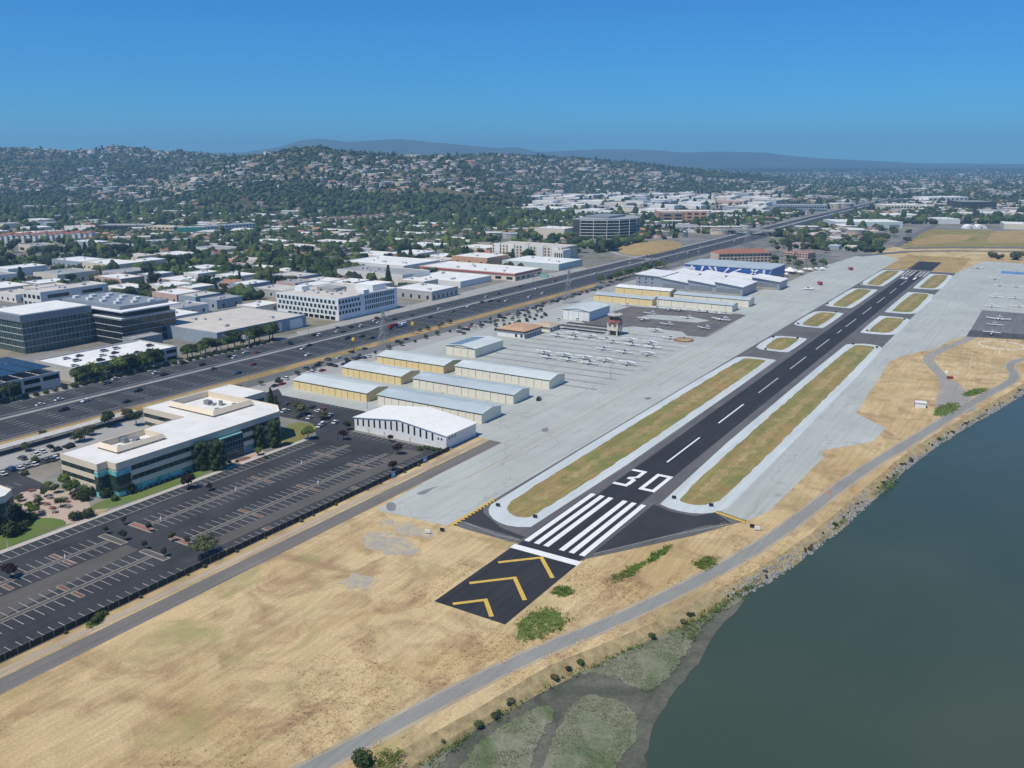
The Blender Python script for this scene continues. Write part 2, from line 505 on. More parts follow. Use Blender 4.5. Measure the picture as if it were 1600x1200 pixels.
marsh([(585, 1212), (640, 1180), (770, 1105), (860, 1050), (960, 1008), (1050, 968), (1100, 945), (1150, 925), (1165, 935), (1105, 968), (1085, 1000), (1050, 1055), (1010, 1085), (985, 1068), (940, 1050), (890, 1055), (850, 1075), (800, 1100), (740, 1140), (690, 1190), (660, 1225)], 1)
marsh([(905, 1090), (945, 1085), (985, 1105), (1000, 1130), (985, 1170), (960, 1200), (930, 1240), (830, 1240), (860, 1170), (880, 1120)], 2, -1.82)
marsh([(700, 1240), (730, 1175), (790, 1130), (850, 1100), (870, 1110), (840, 1160), (810, 1240)], 3, -1.82)
# ---- dry field of the airport
ground('field', bank[:-5]+[(260, 1120), (-60, 1120), (-80.8, 900), (-80.8, -420)], .02, DRY)
# ---- airport paving
conc_l = [(-66, .6), (-38, 3), (-36.9, 29.5), (-36, 800), (-36, 905), (-62, 945), (-86, 916), (-95, 800), (-96, 620), (-103, 575), (-214, 560), (-214, 96), (-203, 88), (-150, 88.5), (-133, 86.5), (-82, 87), (-81, 85), (-71.2, 83.7)]
ground('taxiway', conc_l, .04, CONC)
conc_r = [(33, 60.2), (43.5, 57.2), (48, 70), (51, 136), (48.6, 145), (64, 167.5), (65.5, 191), (49.5, 208.5), (45, 331), (49, 352), (63, 383), (70, 423), (76, 439), (110, 447), (190, 462), (190, 905), (70, 935), (52, 938), (37, 818), (35, 800)]
ground('taxiway', conc_r, .04, CONC)
ground('taxiway', [(-36.5, 4.6), (-31.2, 3.9), (-13.7, 3.6), (-11.7, 4), (11.7, 4), (11.8, 5.5), (33.1, 38), (41.6, 54.9), (43.4, 57), (33, 60), (33.6, 66), (35, 800), (-36, 800), (-36.9, 29.5)], .055, SHOULD)
ground('runway_connector', [(-31.2, 8.3), (-11.7, 7), (-11.7, 9), (-22, 11), (-33.6, 18), (-35.6, 21), (-36.4, 9)], .065, CONN)
ground('runway_connector', [(11.8, 8.5), (33.6, 47.5), (40.4, 54), (33, 59.5), (28, 53.3), (20, 52.6), (12.4, 55.5)], .065, CONN)
ground('taxiway', rect(76, 447, 190, 560), .055, asphalt('apron_asphalt', (.17, .175, .18), .12, .2, ROT90))
ground('taxiway', [(76, 437), (118, 447), (190, 450), (190, 470), (76, 464)], .065, asphalt('dark_apron_asphalt', (.085, .085, .09), .15, .2, ROT90))
DAPR = asphalt('tiedown_asphalt', (.15, .14, .13), .15, .25, ROT90)
ground('taxiway', [(-170, 350), (-166, 430), (-80, 441), (-74, 438), (-71, 342), (-84, 340), (-92, 352), (-128, 352), (-140, 336), (-158, 338)], .055, DAPR)
ground('taxiway', [(-140, 385), (-95, 389), (-90, 402), (-108, 410), (-138, 404)], .065, CONC)
ground('dry_clearing', rect(-35.5, 806, 36, 962), .05, DRYF)
# ---- the runway with its paint
runway = ground('runway', rect(-11.6, 4, 11.6, 804), .07, SHOULD)
def child_sheet(name, poly, z, m, parent=None):
    mb = MB()
    mb.sheet(poly, z)
    return mb.build(name, m, parent or runway)
child_sheet('runway_centre', rect(-8.15, 50, 8.15, 796), .085, RWY)
child_sheet('runway_centre', rect(-10.9, 3.0, 10.9, 50), .085, RWY)
child_sheet('blast_pad', rect(-11.35, -39, 11.35, 2.95), .08, RWY)
child_sheet('blast_pad', rect(-13.2, 804, 11.35, 895), .08, RWY)
child_sheet('threshold_bar', rect(-11.7, 0, 11.7, 2.95), .10, WHITE)
child_sheet('threshold_bar', rect(-11.7, 800.5, 11.7, 803), .10, WORN)
for s in (-1, 1):
    for c in (2.75, 6.15, 9.7):
        child_sheet('threshold_stripe', rect(s*c-.92, 6.6, s*c+.92, 53), .10, WHITE)
        child_sheet('threshold_stripe', rect(s*c-.92, 748, s*c+.92, 794), .10, WORN)
for k in range(6): child_sheet('centreline_stripe', rect(-.36, 97.9+60.96*k, .36, 97.9+60.96*k+(36.58 if k < 5 else 14)), .10, WHITE if k < 2 else WORN)
for k in range(5): child_sheet('centreline_stripe', rect(-.36, 430+60.96*k, .36, 430+60.96*k+37), .10, WORN)
def glyph(polys, z, name):
    mb = MB()
    for i, p in enumerate(polys): mb.sheet(p, z)
    return mb.build(name, WHITE, runway)
x0, x1, y0, y1, t, w = -8.4, -2.25, 65.6, 83.9, 2.0, 1.55
glyph([rect(x0, y0, x1-.3, y0+t), rect(x0+.3, y1-t, x1, y1), [(x1-w-.1, y0+t), (x1, y0+t), (x1, 73.4), (x1-1.6, 74.9), (-6.1, 74.9), (-6.1, 73.2), (x1-w-.4, 73.2)][0:3]+[(x1-1.6, 74.6), (-6.0, 74.9), (-6.0, 73.0), (x1-w-.1, 73.0)],
       [(-6.0, 74.9), (x1-1.6, 74.6), (x1, 76.2), (x1, y1-t), (x1-w, y1-t), (x1-w, 76.6)]], .10, 'number_three')
x0, x1 = 1.9, 8.25
glyph([rect(x0, y0, x1, y0+t), rect(x0, y1-t, x1, y1), rect(x0, y0+t, x0+w, y1-t), rect(x1-w, y0+t, x1, y1-t)], .10, 'number_zero')
glyph([rect(3.6, 722, 5.6, 740)], .10, 'number_one')
glyph([rect(-7.9, 722, -1.6, 724.5), rect(-3.4, 724.5, -1.6, 730), rect(-7.9, 730, -1.6, 732.5), rect(-7.9, 732.5, -6.1, 737.5), rect(-7.9, 737.5, -1.6, 740)], .10, 'number_two')
for ya, half in ((0.0, 9.7), (-15.2, 9.6), (-30.2, 6.7)):
    dy = half*1.03
    for s in (-1, 1):
        child_sheet('chevron', [(0, ya), (s*half, ya-dy), (s*(half-.9), ya-dy-.9), (0, ya-1.7)], .10, YELLOW)
for s in (-1, 1): child_sheet('edge_line', rect(s*11.3-.12, 804, s*11.3+.12, 895), .10, WORN)
# ---- infield islands: pale border with a grass strip inside
def island(x0, x1, y0, y1, near=None, far=None, g=4.3):
    r = 9
    c = [(x0, y0+r), (x0+r*.4, y0+1.5), (x0+r, y0), (x1-2, y0), (x1, y0+3)] if near is None else near
    d = [(x1, y1-3), (x1-2, y1), (x0+r, y1), (x0+r*.35, y1-2), (x0, y1-r)] if far is None else far
    p = c+d
    p = smooth(p, 1)
    a = ground('infield_border', p, .075, CONCB)
    xm, ym = (x0+x1)/2, (y0+y1)/2
    q = [(x0+g+1, y0+g+5), (x0+g+5, y0+g+1), (x1-g-2, y0+g), (x1-g, y0+g+2), (x1-g, y1-g-3), (x1-g-3, y1-g), (x0+g+4, y1-g), (x0+g, y1-g-4)]
    if near is not None: q[:4] = [(n[0]+(xm-n[0])*.36, n[1]+7.5) for n in near]
    g_ = ground('infield_grass', wobble(smooth(q, 2), .3, 4, int(y0)), .095, DRYG)
    q = [(xm-2.6+(1.2 if x0 < 0 else -.6), y0+14), (xm+1.6, y0+12), (xm+2.6, y1-12), (xm-1.4, y1-11)]
    ground('infield_grass', wobble(smooth(q, 2), 1.7, 2.2, int(y0)+5), .105, DRYO)
    return a
island(-36, -12.2, 12, 300, near=[(-36, 27), (-33, 19.5), (-26.5, 14.3), (-19.5, 13.2), (-12.2, 17.5)])
for y0, y1 in ((323, 374), (415, 488), (513, 632), (656, 792)): island(-35, -12.2, y0, y1)
island(12.3, 35.5, 54, 375, near=[(12.2, 57.5), (20, 54.2), (28, 55.2), (33.5, 60.5), (35.6, 68)][::-1][::-1], far=[(36, 362), (32.5, 374), (24, 377), (15, 371), (12.2, 365)])
for y0, y1 in ((413, 491), (509, 632), (658, 780)):
    island(12.3, 35.5, y0, y1, near=[(12.2, y0+2), (14, y0), (26, y0), (32, y0+2.5), (35.5, y0+9)], far=[(35.5, y1-9), (32, y1-2.5), (27, y1), (14, y1), (12.2, y1-2)])
for pts in ([(-37.6, 30.5), (-36.0, 30), (-35.6, 3.6), (-37.2, 3.2)], [(32.6, 59.7), (33.0, 61.8), (44.4, 58.6), (43.8, 56.5)]):
    h = ground('hold_line', pts, .10, YELLOW)
    (ax, ay), (bx, by), (dx, dy), (ex, ey) = pts
    long0, long1 = ((ax, ay), (ex, ey)) if math.hypot(ax-ex, ay-ey) > math.hypot(ax-bx, ay-by) else ((ax, ay), (bx, by))
    o0, o1 = ((bx, by), (dx, dy)) if long1 == (ex, ey) else ((ex, ey), (dx, dy))
    n = 13 if long1 == (ex, ey) else 8
    for k in range(n):
        f0, f1 = (k+.1)/n, (k+.6)/n
        P = lambda f, g: tuple(long0[i]*(1-f)*(1-g)+long1[i]*f*(1-g)+o0[i]*(1-f)*g+o1[i]*f*g for i in (0, 1))
        child_sheet('hold_dash', [P(f0, .5), P(f1, .5), P(f1, 1.0), P(f0, 1.0)] if long1 == (ex, ey) else [P(f0, .0), P(f1, .0), P(f1, .5), P(f0, .5)], .115, BLACKP, h)
# taxi lines, apron edge lines
tl = MB()
def line(a, b, w=.3, z=.10, mb=tl, m=0):
    dx, dy = b[0]-a[0], b[1]-a[1]
    L = math.hypot(dx, dy)
    nx, ny = -dy/L*w/2, dx/L*w/2
    mb.sheet([(a[0]+nx, a[1]+ny), (b[0]+nx, b[1]+ny), (b[0]-nx, b[1]-ny), (a[0]-nx, a[1]-ny)], z, m)
def poly_line(pts, w=.3, z=.10, mb=tl, m=0):
    for a, b in zip(pts, pts[1:]): line(a, b, w, z, mb, m)
line((-57, 40), (-57, 900), .18, m=1)
poly_line([(-34, 8), (-20, 5.6), (-12, 6.2)], .22)
poly_line([(12, 9.5), (26, 33), (40, 53)], .22)
line((-77, 100), (-77, 198), .7)
line((-70.5, 222), (-70.5, 330), .5)
line((-72, 342), (-74, 437), .5)
for y in (122, 160, 198): line((-92, y), (-77, y), .5)
for y in (228, 262, 300, 318): line((-150, y), (-70.5, y), .35)
for y in (104, 126): line((-92, y), (-78, y), .3)
line((76, 460), (76, 850), .9)
for y in range(470, 860, 36): line((80, y), (180, y), .4)
for y in (360, 372, 395, 415, 428): line((-160, y), (-78, y), .35)
kind(tl.build('apron_markings', [WORN, YELLOW]), 'structure')
dk = MB()
for y in range(180, 330, 12): line((-170, y), (-73, y+2), 2.2, .06, dk)
kind(dk.build('apron_seams', asphalt('apron_seam', (.30, .30, .30), .2, .1)), 'structure')
# patches and stains with a shape of their own
STAIN = asphalt('stained_concrete', (.24, .24, .24), .3, .2)
for i, px in enumerate([[(648, 772), (665, 765), (690, 758), (676, 764), (662, 774)], [(602, 786), (617, 784), (620, 797), (606, 800)], [(846, 670), (858, 668), (856, 675), (846, 675)], [(1003, 622), (1020, 620), (1014, 626)]]):
    ground('concrete_stain', smooth([PX(*q) for q in px], 2), .062, STAIN)
nt = newmat('bare_gravel', .95, .1)
gk = nt.ramp(nt.noise(.3, 6, .7, dist=1), [(.38, (.50, .40, .24)), (.5, (.40, .35, .27)), (.62, (.33, .31, .28))])
nt.l(gk, nt.b.inputs['Base Color'])
GRAV = MATS['bare_gravel']
for i, px in enumerate([[(560, 838), (600, 828), (640, 845), (655, 862), (625, 868), (585, 862)], [(530, 905), (560, 895), (595, 905), (580, 920), (545, 922)], [(585, 812), (640, 818), (690, 838), (640, 842)], [(660, 772), (700, 780), (690, 800), (650, 790)][:0]]):
    if px: ground('gravel_patch', wobble(smooth([PX(*q) for q in px], 2), 1.6, 1.1, i), .03, GRAV)
WEEDS = []
MEADOW = field_mat('green_weeds', [(.10, .17, .03), (.13, .20, .045), (.12, .18, .04), (.16, .20, .06), (.14, .16, .05), (.09, .16, .03)], .3, .3)
for i, px in enumerate([[(803, 985), (825, 960), (858, 950), (888, 966), (872, 988), (835, 1000), (812, 1003)], [(1085, 880), (1105, 870), (1122, 876), (1110, 890), (1092, 890)], [(950, 905), (985, 885), (1010, 875), (1000, 890), (965, 908)], [(1005, 880), (1040, 852), (1052, 856), (1025, 876)], [(860, 925), (885, 915), (900, 928), (880, 932)],
                        [(1455, 650), (1470, 632), (1495, 628), (1498, 640), (1475, 650)], [(1502, 616), (1520, 608), (1545, 606), (1535, 614), (1512, 620)], [(135, 975), (160, 955), (165, 965), (140, 985)], [(555, 1200), (600, 1172), (632, 1180), (600, 1215), (560, 1225)], [(1060, 985), (1085, 955), (1140, 925), (1148, 935), (1110, 962), (1085, 1000)], [(1362, 775), (1395, 735), (1412, 735), (1385, 770)], [(1150, 925), (1170, 905), (1185, 903), (1160, 930)]]):
    zz = .035 if i < 9 else -1.3
    WEEDS.append((wobble(smooth([PX(*q, zz) for q in px], 2), .7, 1.3, i+20), zz))
    if i < 8: ground('green_weeds', wobble(smooth([PX(*q, zz) for q in px], 2), .9, .8, i+20), .065 if i in (5, 6) else zz, MEADOW)
# ---- roads and paths
TR = smooth([(-14, -190), (-5, -150), (8.3, -104), (21.9, -52.6), (38, -14.3), (55, 44.7), (64.9, 119.7), (80.3, 188.7), (90.4, 241), (101.5, 288), (108.5, 315), (109.5, 334), (104.5, 356), (109, 378), (128, 395), (190, 440)], 2, False)
mb = MB(); strip(TR, -2.0, 2.0, .05, .05, mb); kind(mb.build('trail', TRAIL), 'structure')
mb = MB(); strip(TR, -3.0, 3.0, .04, .04, mb); kind(mb.build('trail_verge', asphalt('trail_gravel', (.42, .35, .26), .2, .1)), 'structure')
SP = smooth([(94, 252), (84, 268), (79, 285), (78, 300), (68.5, 330), (62, 352), (66, 380), (74, 412), (80, 440)], 2, False)
mb = MB(); strip(SP, -3.0, 3.0, .045, .045, mb); kind(mb.build('gravel_track', asphalt('track_gravel', (.33, .31, .28), .15, .1)), 'structure')
ground('service_road', rect(-74.6, -420, -68.4, 84), .05, PERI)
ground('dirt_strip', wobble(rect(-78.6, -420, -75.6, 84), .25, 3, 8), .03, asphalt('sandy_dirt', (.46, .37, .27), .2, .2))
FW = [(-400), (1075), (1500), (2015), (2520)]
fwc = [(-283, -420), (-283, 900), (-285, 1076), (-294, 1500), (-295, 2015), (-288, 2520)]+[PX(1436, 304), PX(1470, 301), PX(1520, 299), PX(1620, 297)]
fwc = smooth(fwc, 2, False)
def fstrip(name, d0, d1, z, m):
    mb = MB()
    strip(fwc, d0, d1, z, z, mb)
    return kind(mb.build(name, m), 'structure')
fstrip('freeway', -22, 32, .10, FWYM)
fstrip('freeway_shoulder', -26, -21, .09, GREYCON)
fstrip('freeway_median', -2.6, 2.6, .13, GREYCON)
fstrip('freeway_shoulder', 31, 35.0, .09, asphalt('shoulder_grey', (.16, .155, .15), .15, .1))
fmk = MB()
for d in (-3.6, 3.6, -19.8, 29.6): strip(fwc, d-.12, d+.12, .14, .14, fmk)
def lane_dashes(d):
    acc = 0
    for i in range(len(fwc)-1):
        a, b = fwc[i], fwc[i+1]
        L = math.hypot(b[0]-a[0], b[1]-a[1])
        s = -acc % 14.6
        while s < L and a[1] < 1400:
            e = min(s+4.5, L)
            tx, ty = (b[0]-a[0])/L, (b[1]-a[1])/L
            px_, py_ = a[0]+tx*s+ty*d, a[1]+ty*s-tx*d
            if -60 < py_ < 1400: line((px_, py_), (px_+tx*(e-s), py_+ty*(e-s)), .28, .14, fmk)
            s += 14.6
        acc += L
for d in (-16, -12.1, -8, 7.5, 11.2, 15, 18.8, 22.5, 26.2): lane_dashes(d)
kind(fmk.build('lane_markings', WORN), 'structure')
ground('verge', wobble(rect(-251.5, -420, -240.5, 520), .4, 6, 2), .05, VERGE)
ground('verge', wobble([(-251, 520), (-246, 520), (-246, 700), (-251, 700)], .3, 8, 3), .05, DRYF)
ground('verge', wobble([(-309.5, -200), (-304.6, -200), (-304.6, 230), (-309.5, 160)], .3, 6, 4), .05, field_mat('ivy_verge', [(.07, .09, .03), (.09, .11, .04), (.08, .10, .03), (.12, .11, .05), (.14, .11, .06), (.06, .09, .02)], 0, .3))
ground('road', [(-305, 200), (-305, 620), (-316, 640), (-330, 520), (-318, 300), (-318, 210)], .06, GREYCON)
ground('road', rect(-240, -420, -229, 900), .06, ROADM)
ground('road', [(-229, -300), (-214, -300), (-214, 900), (-229, 900)], .05, GREYCON)
# interchange: dry knoll inside the ramp loop
mb = MB()
kn = wobble(smooth([PX(*p) for p in [(960, 388), (985, 380), (1030, 375), (1060, 377), (1068, 385), (1045, 393), (1005, 400), (975, 398)]], 2), .8, 8, 9)
kc = (sum(p[0] for p in kn)/len(kn), sum(p[1] for p in kn)/len(kn))
for i in range(len(kn)):
    a, b = kn[i], kn[(i+1) % len(kn)]
    m_ = lambda p: (p[0]*.5+kc[0]*.5, p[1]*.5+kc[1]*.5)
    mb.quad((*a, .05), (*b, .05), (*m_(b), 3.4), (*m_(a), 3.4))
    mb.add([(*m_(a), 3.4), (*m_(b), 3.4), (*kc, 4.2)], [(0, 1, 2)])
kind(mb.build('knoll', DRYF), 'structure')
mb = MB()
strip(smooth([PX(*p) for p in [(1000, 402), (965, 398), (948, 388), (958, 380), (1010, 371), (1080, 371)]], 2, False), -4, 4, .08, .08, mb)
kind(mb.build('ramp', GREYCON), 'structure')
# far fields, roads past the runway end
for i, (px, m) in enumerate([([(1430, 372), (1445, 358), (1600, 362), (1600, 385), (1480, 388), (1400, 386)], MATS['infield_grass']), ([(1550, 362), (1600, 360), (1640, 380), (1540, 380)], DRYF), ([(1395, 384), (1470, 366), (1530, 366), (1500, 378)], DRYF), ([(970, 380), (1000, 372), (1060, 378), (1015, 392)], DRYF), ([(1110, 366), (1160, 348), (1230, 352), (1200, 362), (1150, 370)], DRYF)][:3]):
    ground('far_field', wobble([PX(*p) for p in px], 2, 12, i), .04+.02*i, m)
mb = MB()
for pts, w in (([(1340, 400), (1420, 393), (1500, 392), (1660, 394)], 7), ([(1410, 388), (1480, 387), (1660, 388)], 9), ([(1400, 386), (1430, 366), (1465, 350), (1500, 340)], 5)):
    strip([PX(*p) for p in pts], -w, w, .1, .1, mb)
kind(mb.build('far_road', ROADM), 'structure')
# apron paving around the right-hand clubhouse and the segmented circle
ground('track_pad', wobble(smooth([PX(*p) for p in [(1460, 625), (1480, 590), (1500, 600), (1535, 640), (1490, 650), (1465, 645)]], 1), .3, 2, 4), .033, MATS['track_gravel'])
# ================================================================ AIRPORT
def glassmat(name, c, rough=.08, spec=.6):
    if name in MATS: return MATS[name]
    nt = newmat(name, rough, spec)
    k = nt.ramp(nt.noise(.35, 2, .5, nt.vec(src='World')), [(.35, tuple(v*.55 for v in c)), (.65, tuple(v*1.4 for v in c))])
    nt.l(k, nt.b.inputs['Base Color'])
    return MATS[name]
GL_DARK = glassmat('dark_glass', (.022, .028, .032))
GL_GREEN = glassmat('green_glass', (.030, .055, .048))
GL_TEAL = glassmat('teal_glass', (.16, .44, .44), .12)
def metalroof(name, c):
    nt = newmat(name, .5, .4, .0)
    w = nt.n('ShaderNodeTexWave', wave_type='BANDS', bands_direction='X')
    w.inputs['Scale'].default_value = .45
    w.inputs['Distortion'].default_value = .2
    nt.l(nt.vec(), w.inputs['Vector'])
    a = nt.mix(1.0, c, nt.ramp(w.outputs[0], [(.0, (.8,)*3), (.25, (1.0,)*3)]), 'MULTIPLY')
    a = nt.mix(1.0, a, nt.ramp(nt.noise(.1, 5, .6), [(.3, (.84,)*3), (.7, (1.06,)*3)]), 'MULTIPLY')
    nt.l(a, nt.b.inputs['Base Color'])
    return MATS[name]
R_BLUE = metalroof('blue_grey_metal', (.60, .65, .63))
R_GREY = metalroof('grey_metal', (.47, .53, .55))
R_WHITE = metalroof('white_metal', (.84, .84, .82))
YEL = M('cream_yellow_siding', (.82, .63, .32), .08, .7)
CREAM = M('cream_siding', (.80, .74, .60), .08, .7)
WHT = M('white_siding', (.80, .79, .76), .08, .7)
DARKM = M('dark_steel', (.05, .05, .055), .2, 1.5, .6)
GALV = M('galvanised_steel', (.36, .37, .38), .2, 2, .5, .4, .5)
_pane = {}
def pane_mesh(name, w, h, d, m, frame=None):
    k = (name, round(w, 3), round(h, 3), round(d, 3), m.name)
    if k not in _pane:
        mb = MB()
        mb.box(-w/2, -d, 0, w/2, d, h, bottom=True)
        _pane[k] = mb.mesh(name, [m])
    return _pane[k]
def row_of(name, parent, p0, p1, z, w, h, d, m, n, off=0.0, skip=()):
    """n alike pieces along the wall foot p0 -> p1 (outward side on the right)."""
    tx, ty = p1[0]-p0[0], p1[1]-p0[1]
    L = math.hypot(tx, ty)
    a = math.atan2(ty, tx)
    me = pane_mesh(name, w, h, d, m)
    for i in range(n):
        if i in skip: continue
        f = (i+.5)/n
        obj(name, me, parent, (p0[0]+tx*f+ty/L*off, p0[1]+ty*f-tx/L*off, z), a)
def hangar(name, label, x0, x1, y0, y1, eave, ridge, wall, roofm, ndoor, group, along='x', doors=True, cat='hangar'):
    t = thing(name, label, cat, ((x0+x1)/2, (y0+y1)/2, 0), 0, group)
    hx, hy = (x1-x0)/2, (y1-y0)/2
    mb = MB()
    if along == 'x':
        mb.loft([[(-hx, -hy, 0), (-hx, -hy, eave), (-hx, 0, ridge), (-hx, hy, eave), (-hx, hy, 0)], [(hx, -hy, 0), (hx, -hy, eave), (hx, 0, ridge), (hx, hy, eave), (hx, hy, 0)]][::-1])
    else:
        mb.loft([[(-hx, -hy, 0), (-hx, -hy, eave), (0, -hy, ridge), (hx, -hy, eave), (hx, -hy, 0)], [(-hx, hy, 0), (-hx, hy, eave), (0, hy, ridge), (hx, hy, eave), (hx, hy, 0)]])
    mb.build('wall', wall, t)
    mb = MB()
    o, th = .5, .18
    if along == 'x':
        for s in (-1, 1):
            sl = (ridge-eave)/hy
            mb.add([(-hx-o, 0, ridge+.03), (hx+o, 0, ridge+.03), (hx+o, s*(hy+o), eave-sl*o+.03), (-hx-o, s*(hy+o), eave-sl*o+.03), (-hx-o, 0, ridge+th), (hx+o, 0, ridge+th), (hx+o, s*(hy+o), eave-sl*o+th), (-hx-o, s*(hy+o), eave-sl*o+th)],
                   [(0, 1, 2, 3), (4, 5, 6, 7), (2, 3, 7, 6), (0, 3, 7, 4), (1, 2, 6, 5)])
    else:
        for s in (-1, 1):
            sl = (ridge-eave)/hx
            mb.add([(0, -hy-o, ridge+.03), (0, hy+o, ridge+.03), (s*(hx+o), hy+o, eave-sl*o+.03), (s*(hx+o), -hy-o, eave-sl*o+.03), (0, -hy-o, ridge+th), (0, hy+o, ridge+th), (s*(hx+o), hy+o, eave-sl*o+th), (s*(hx+o), -hy-o, eave-sl*o+th)],
                   [(0, 1, 2, 3), (4, 5, 6, 7), (2, 3, 7, 6), (0, 3, 7, 4), (1, 2, 6, 5)])
    mb.build('roof', roofm, t)
    if doors and ndoor:
        w = 2*hx/ndoor
        me = pane_mesh('hangar_door', w-.22, eave-.75, .06, wall)
        jm = pane_mesh('door_post', .16, eave-.3, .1, DARKM)
        for i in range(ndoor):
            obj('hangar_door', me, t, (-hx+w*(i+.5), -hy-.10, .05))
            if i % 2: obj('door_post', jm, t, (-hx+w*i, -hy-.12, 0))
        hd = pane_mesh('door_track', 2*hx, .22, .09, DARKM)
        obj('door_track', hd, t, (0, -hy-.11, eave-.62))
    return t
hangar('hangar', 'long yellow hangar with blue grey roof nearest the parking lot', -208, -158, 101, 117, 4.6, 6.0, YEL, R_BLUE, 12, 'yellow hangars by the frontage road')
hangar('hangar', 'shorter yellow hangar between the two longer yellow hangars', -206.5, -165, 136, 152, 4.6, 6.0, YEL, R_BLUE, 10, 'yellow hangars by the frontage road')
hangar('hangar', 'yellow hangar beside the bare brown dirt yard', -208, -160, 167, 184, 4.8, 6.2, YEL, R_BLUE, 11, 'yellow hangars by the frontage road')
hangar('hangar', 'cream hangar row right behind the white hall with slit windows', -151, -90, 101, 117, 4.9, 6.1, CREAM, R_GREY, 14, 'cream hangars on the apron')
hangar('hangar', 'cream hangar row in the middle with a dark car at its end', -157, -95, 136, 151, 4.8, 6.0, CREAM, R_GREY, 14, 'cream hangars on the apron')
hangar('hangar', 'cream hangar row nearest the parked light aircraft', -154, -94, 169.5, 186, 5.0, 6.4, CREAM, R_BLUE, 13, 'cream hangars on the apron')
h = hangar('hangar', 'squat cream hangar with a solar roof beside the terminal', -189, -167.5, 209, 240, 5.6, 6.8, CREAM, R_BLUE, 4, None, 'y')
for i in range(4):
    for j in range(5): obj('solar_panel', pane_mesh('solar_panel', 2.2, .08, 2.1, glassmat('solar_glass', (.10, .14, .19))), h, (-9+i*2.6, -12+j*5.4, 5.98+(i*.29)), (0, -math.atan2(1.2, 10.75), 0))
hangar('hangar', 'bright white square hangar left of the control tower', -186, -164, 352, 386, 7.2, 8.6, WHT, R_BLUE, 5, None, 'y')
hangar('hangar', 'pale yellow hangar row left of the dark tiedown apron', -205, -152, 440, 455, 5.2, 6.4, YEL, R_GREY, 9, 'hangars beyond the tower')
hangar('hangar', 'tall yellow hangar with one dark square door opening', -200, -150, 472, 488, 8, 9.2, YEL, R_WHITE, 6, 'hangars beyond the tower')
hangar('hangar', 'long pale cream hangar row along the dark tiedown apron', -155, -88, 447, 461, 5, 6.2, CREAM, R_GREY, 12, 'hangars beyond the tower')
hangar('hangar', 'pale cream hangar row in front of the saw-tooth hangars', -148, -84, 476, 491, 5.5, 6.8, CREAM, R_GREY, 11, 'hangars beyond the tower')
# white hall with slit windows
t = thing('hall', 'long white hall with a row of tall slit windows beside the parking lot', 'hall', (-108, 75.2, 0))
hx, hy, ev, ap = 25, 10.8, 5.7, 8.6
MB().loft([[(-hx, -hy, 0), (-hx, -hy, ev), (0, -hy, ap), (hx, -hy, ev), (hx, -hy, 0)], [(-hx, hy, 0), (-hx, hy, ev), (0, hy, ap), (hx, hy, ev), (hx, hy, 0)]]).build('wall', WHT, t)
mb = MB()
for s in (-1, 1):
    sl = (ap-ev)/hx
    mb.add([(0, -hy-.4, ap+.02), (0, hy+.4, ap+.02), (s*(hx+.6), hy+.4, ev-.6*sl+.02), (s*(hx+.6), -hy-.4, ev-.6*sl+.02), (0, -hy-.4, ap+.25), (0, hy+.4, ap+.25), (s*(hx+.6), hy+.4, ev-.6*sl+.25), (s*(hx+.6), -hy-.4, ev-.6*sl+.25)], [(0, 1, 2, 3), (4, 5, 6, 7), (2, 3, 7, 6), (0, 3, 7, 4), (1, 2, 6, 5)])
mb.build('roof', M('white_membrane', (.78, .78, .75), .07, .4), t)
for i in range(14):
    x = -23.0+i*3.15
    top = ap-(ap-ev)*abs(x)/hx-.75
    ht = top*.52
    obj('slit_window', pane_mesh('slit_window', .85, round(ht, 1), .06, M('slit_glass', (.02, .022, .024), .2, 1, .5)), t, (x, -hy-.05, top-ht))
for x in (21.0, 22.6): obj('window', pane_mesh('window', .8, .8, .05, GL_DARK), t, (x, -hy-.03, 3.6))
for y in (-8.6, -6.6, -4.6): obj('window', pane_mesh('window', .9, .8, .05, GL_DARK), t, (hx+.03, y, 3.9), ROT90)
for x in (-17, -8, 6): obj('door', pane_mesh('door', 1.0, 2.1, .05, M('pale_door', (.70, .62, .50))), t, (x, -hy-.03, .02))
# saw-tooth silver hangars
SIL = M('silver_cladding', (.36, .37, .42), .1, .5, .5, .4, .3)
SLV2 = M('grey_hangar_door', (.23, .25, .27), .15, .6, .5)

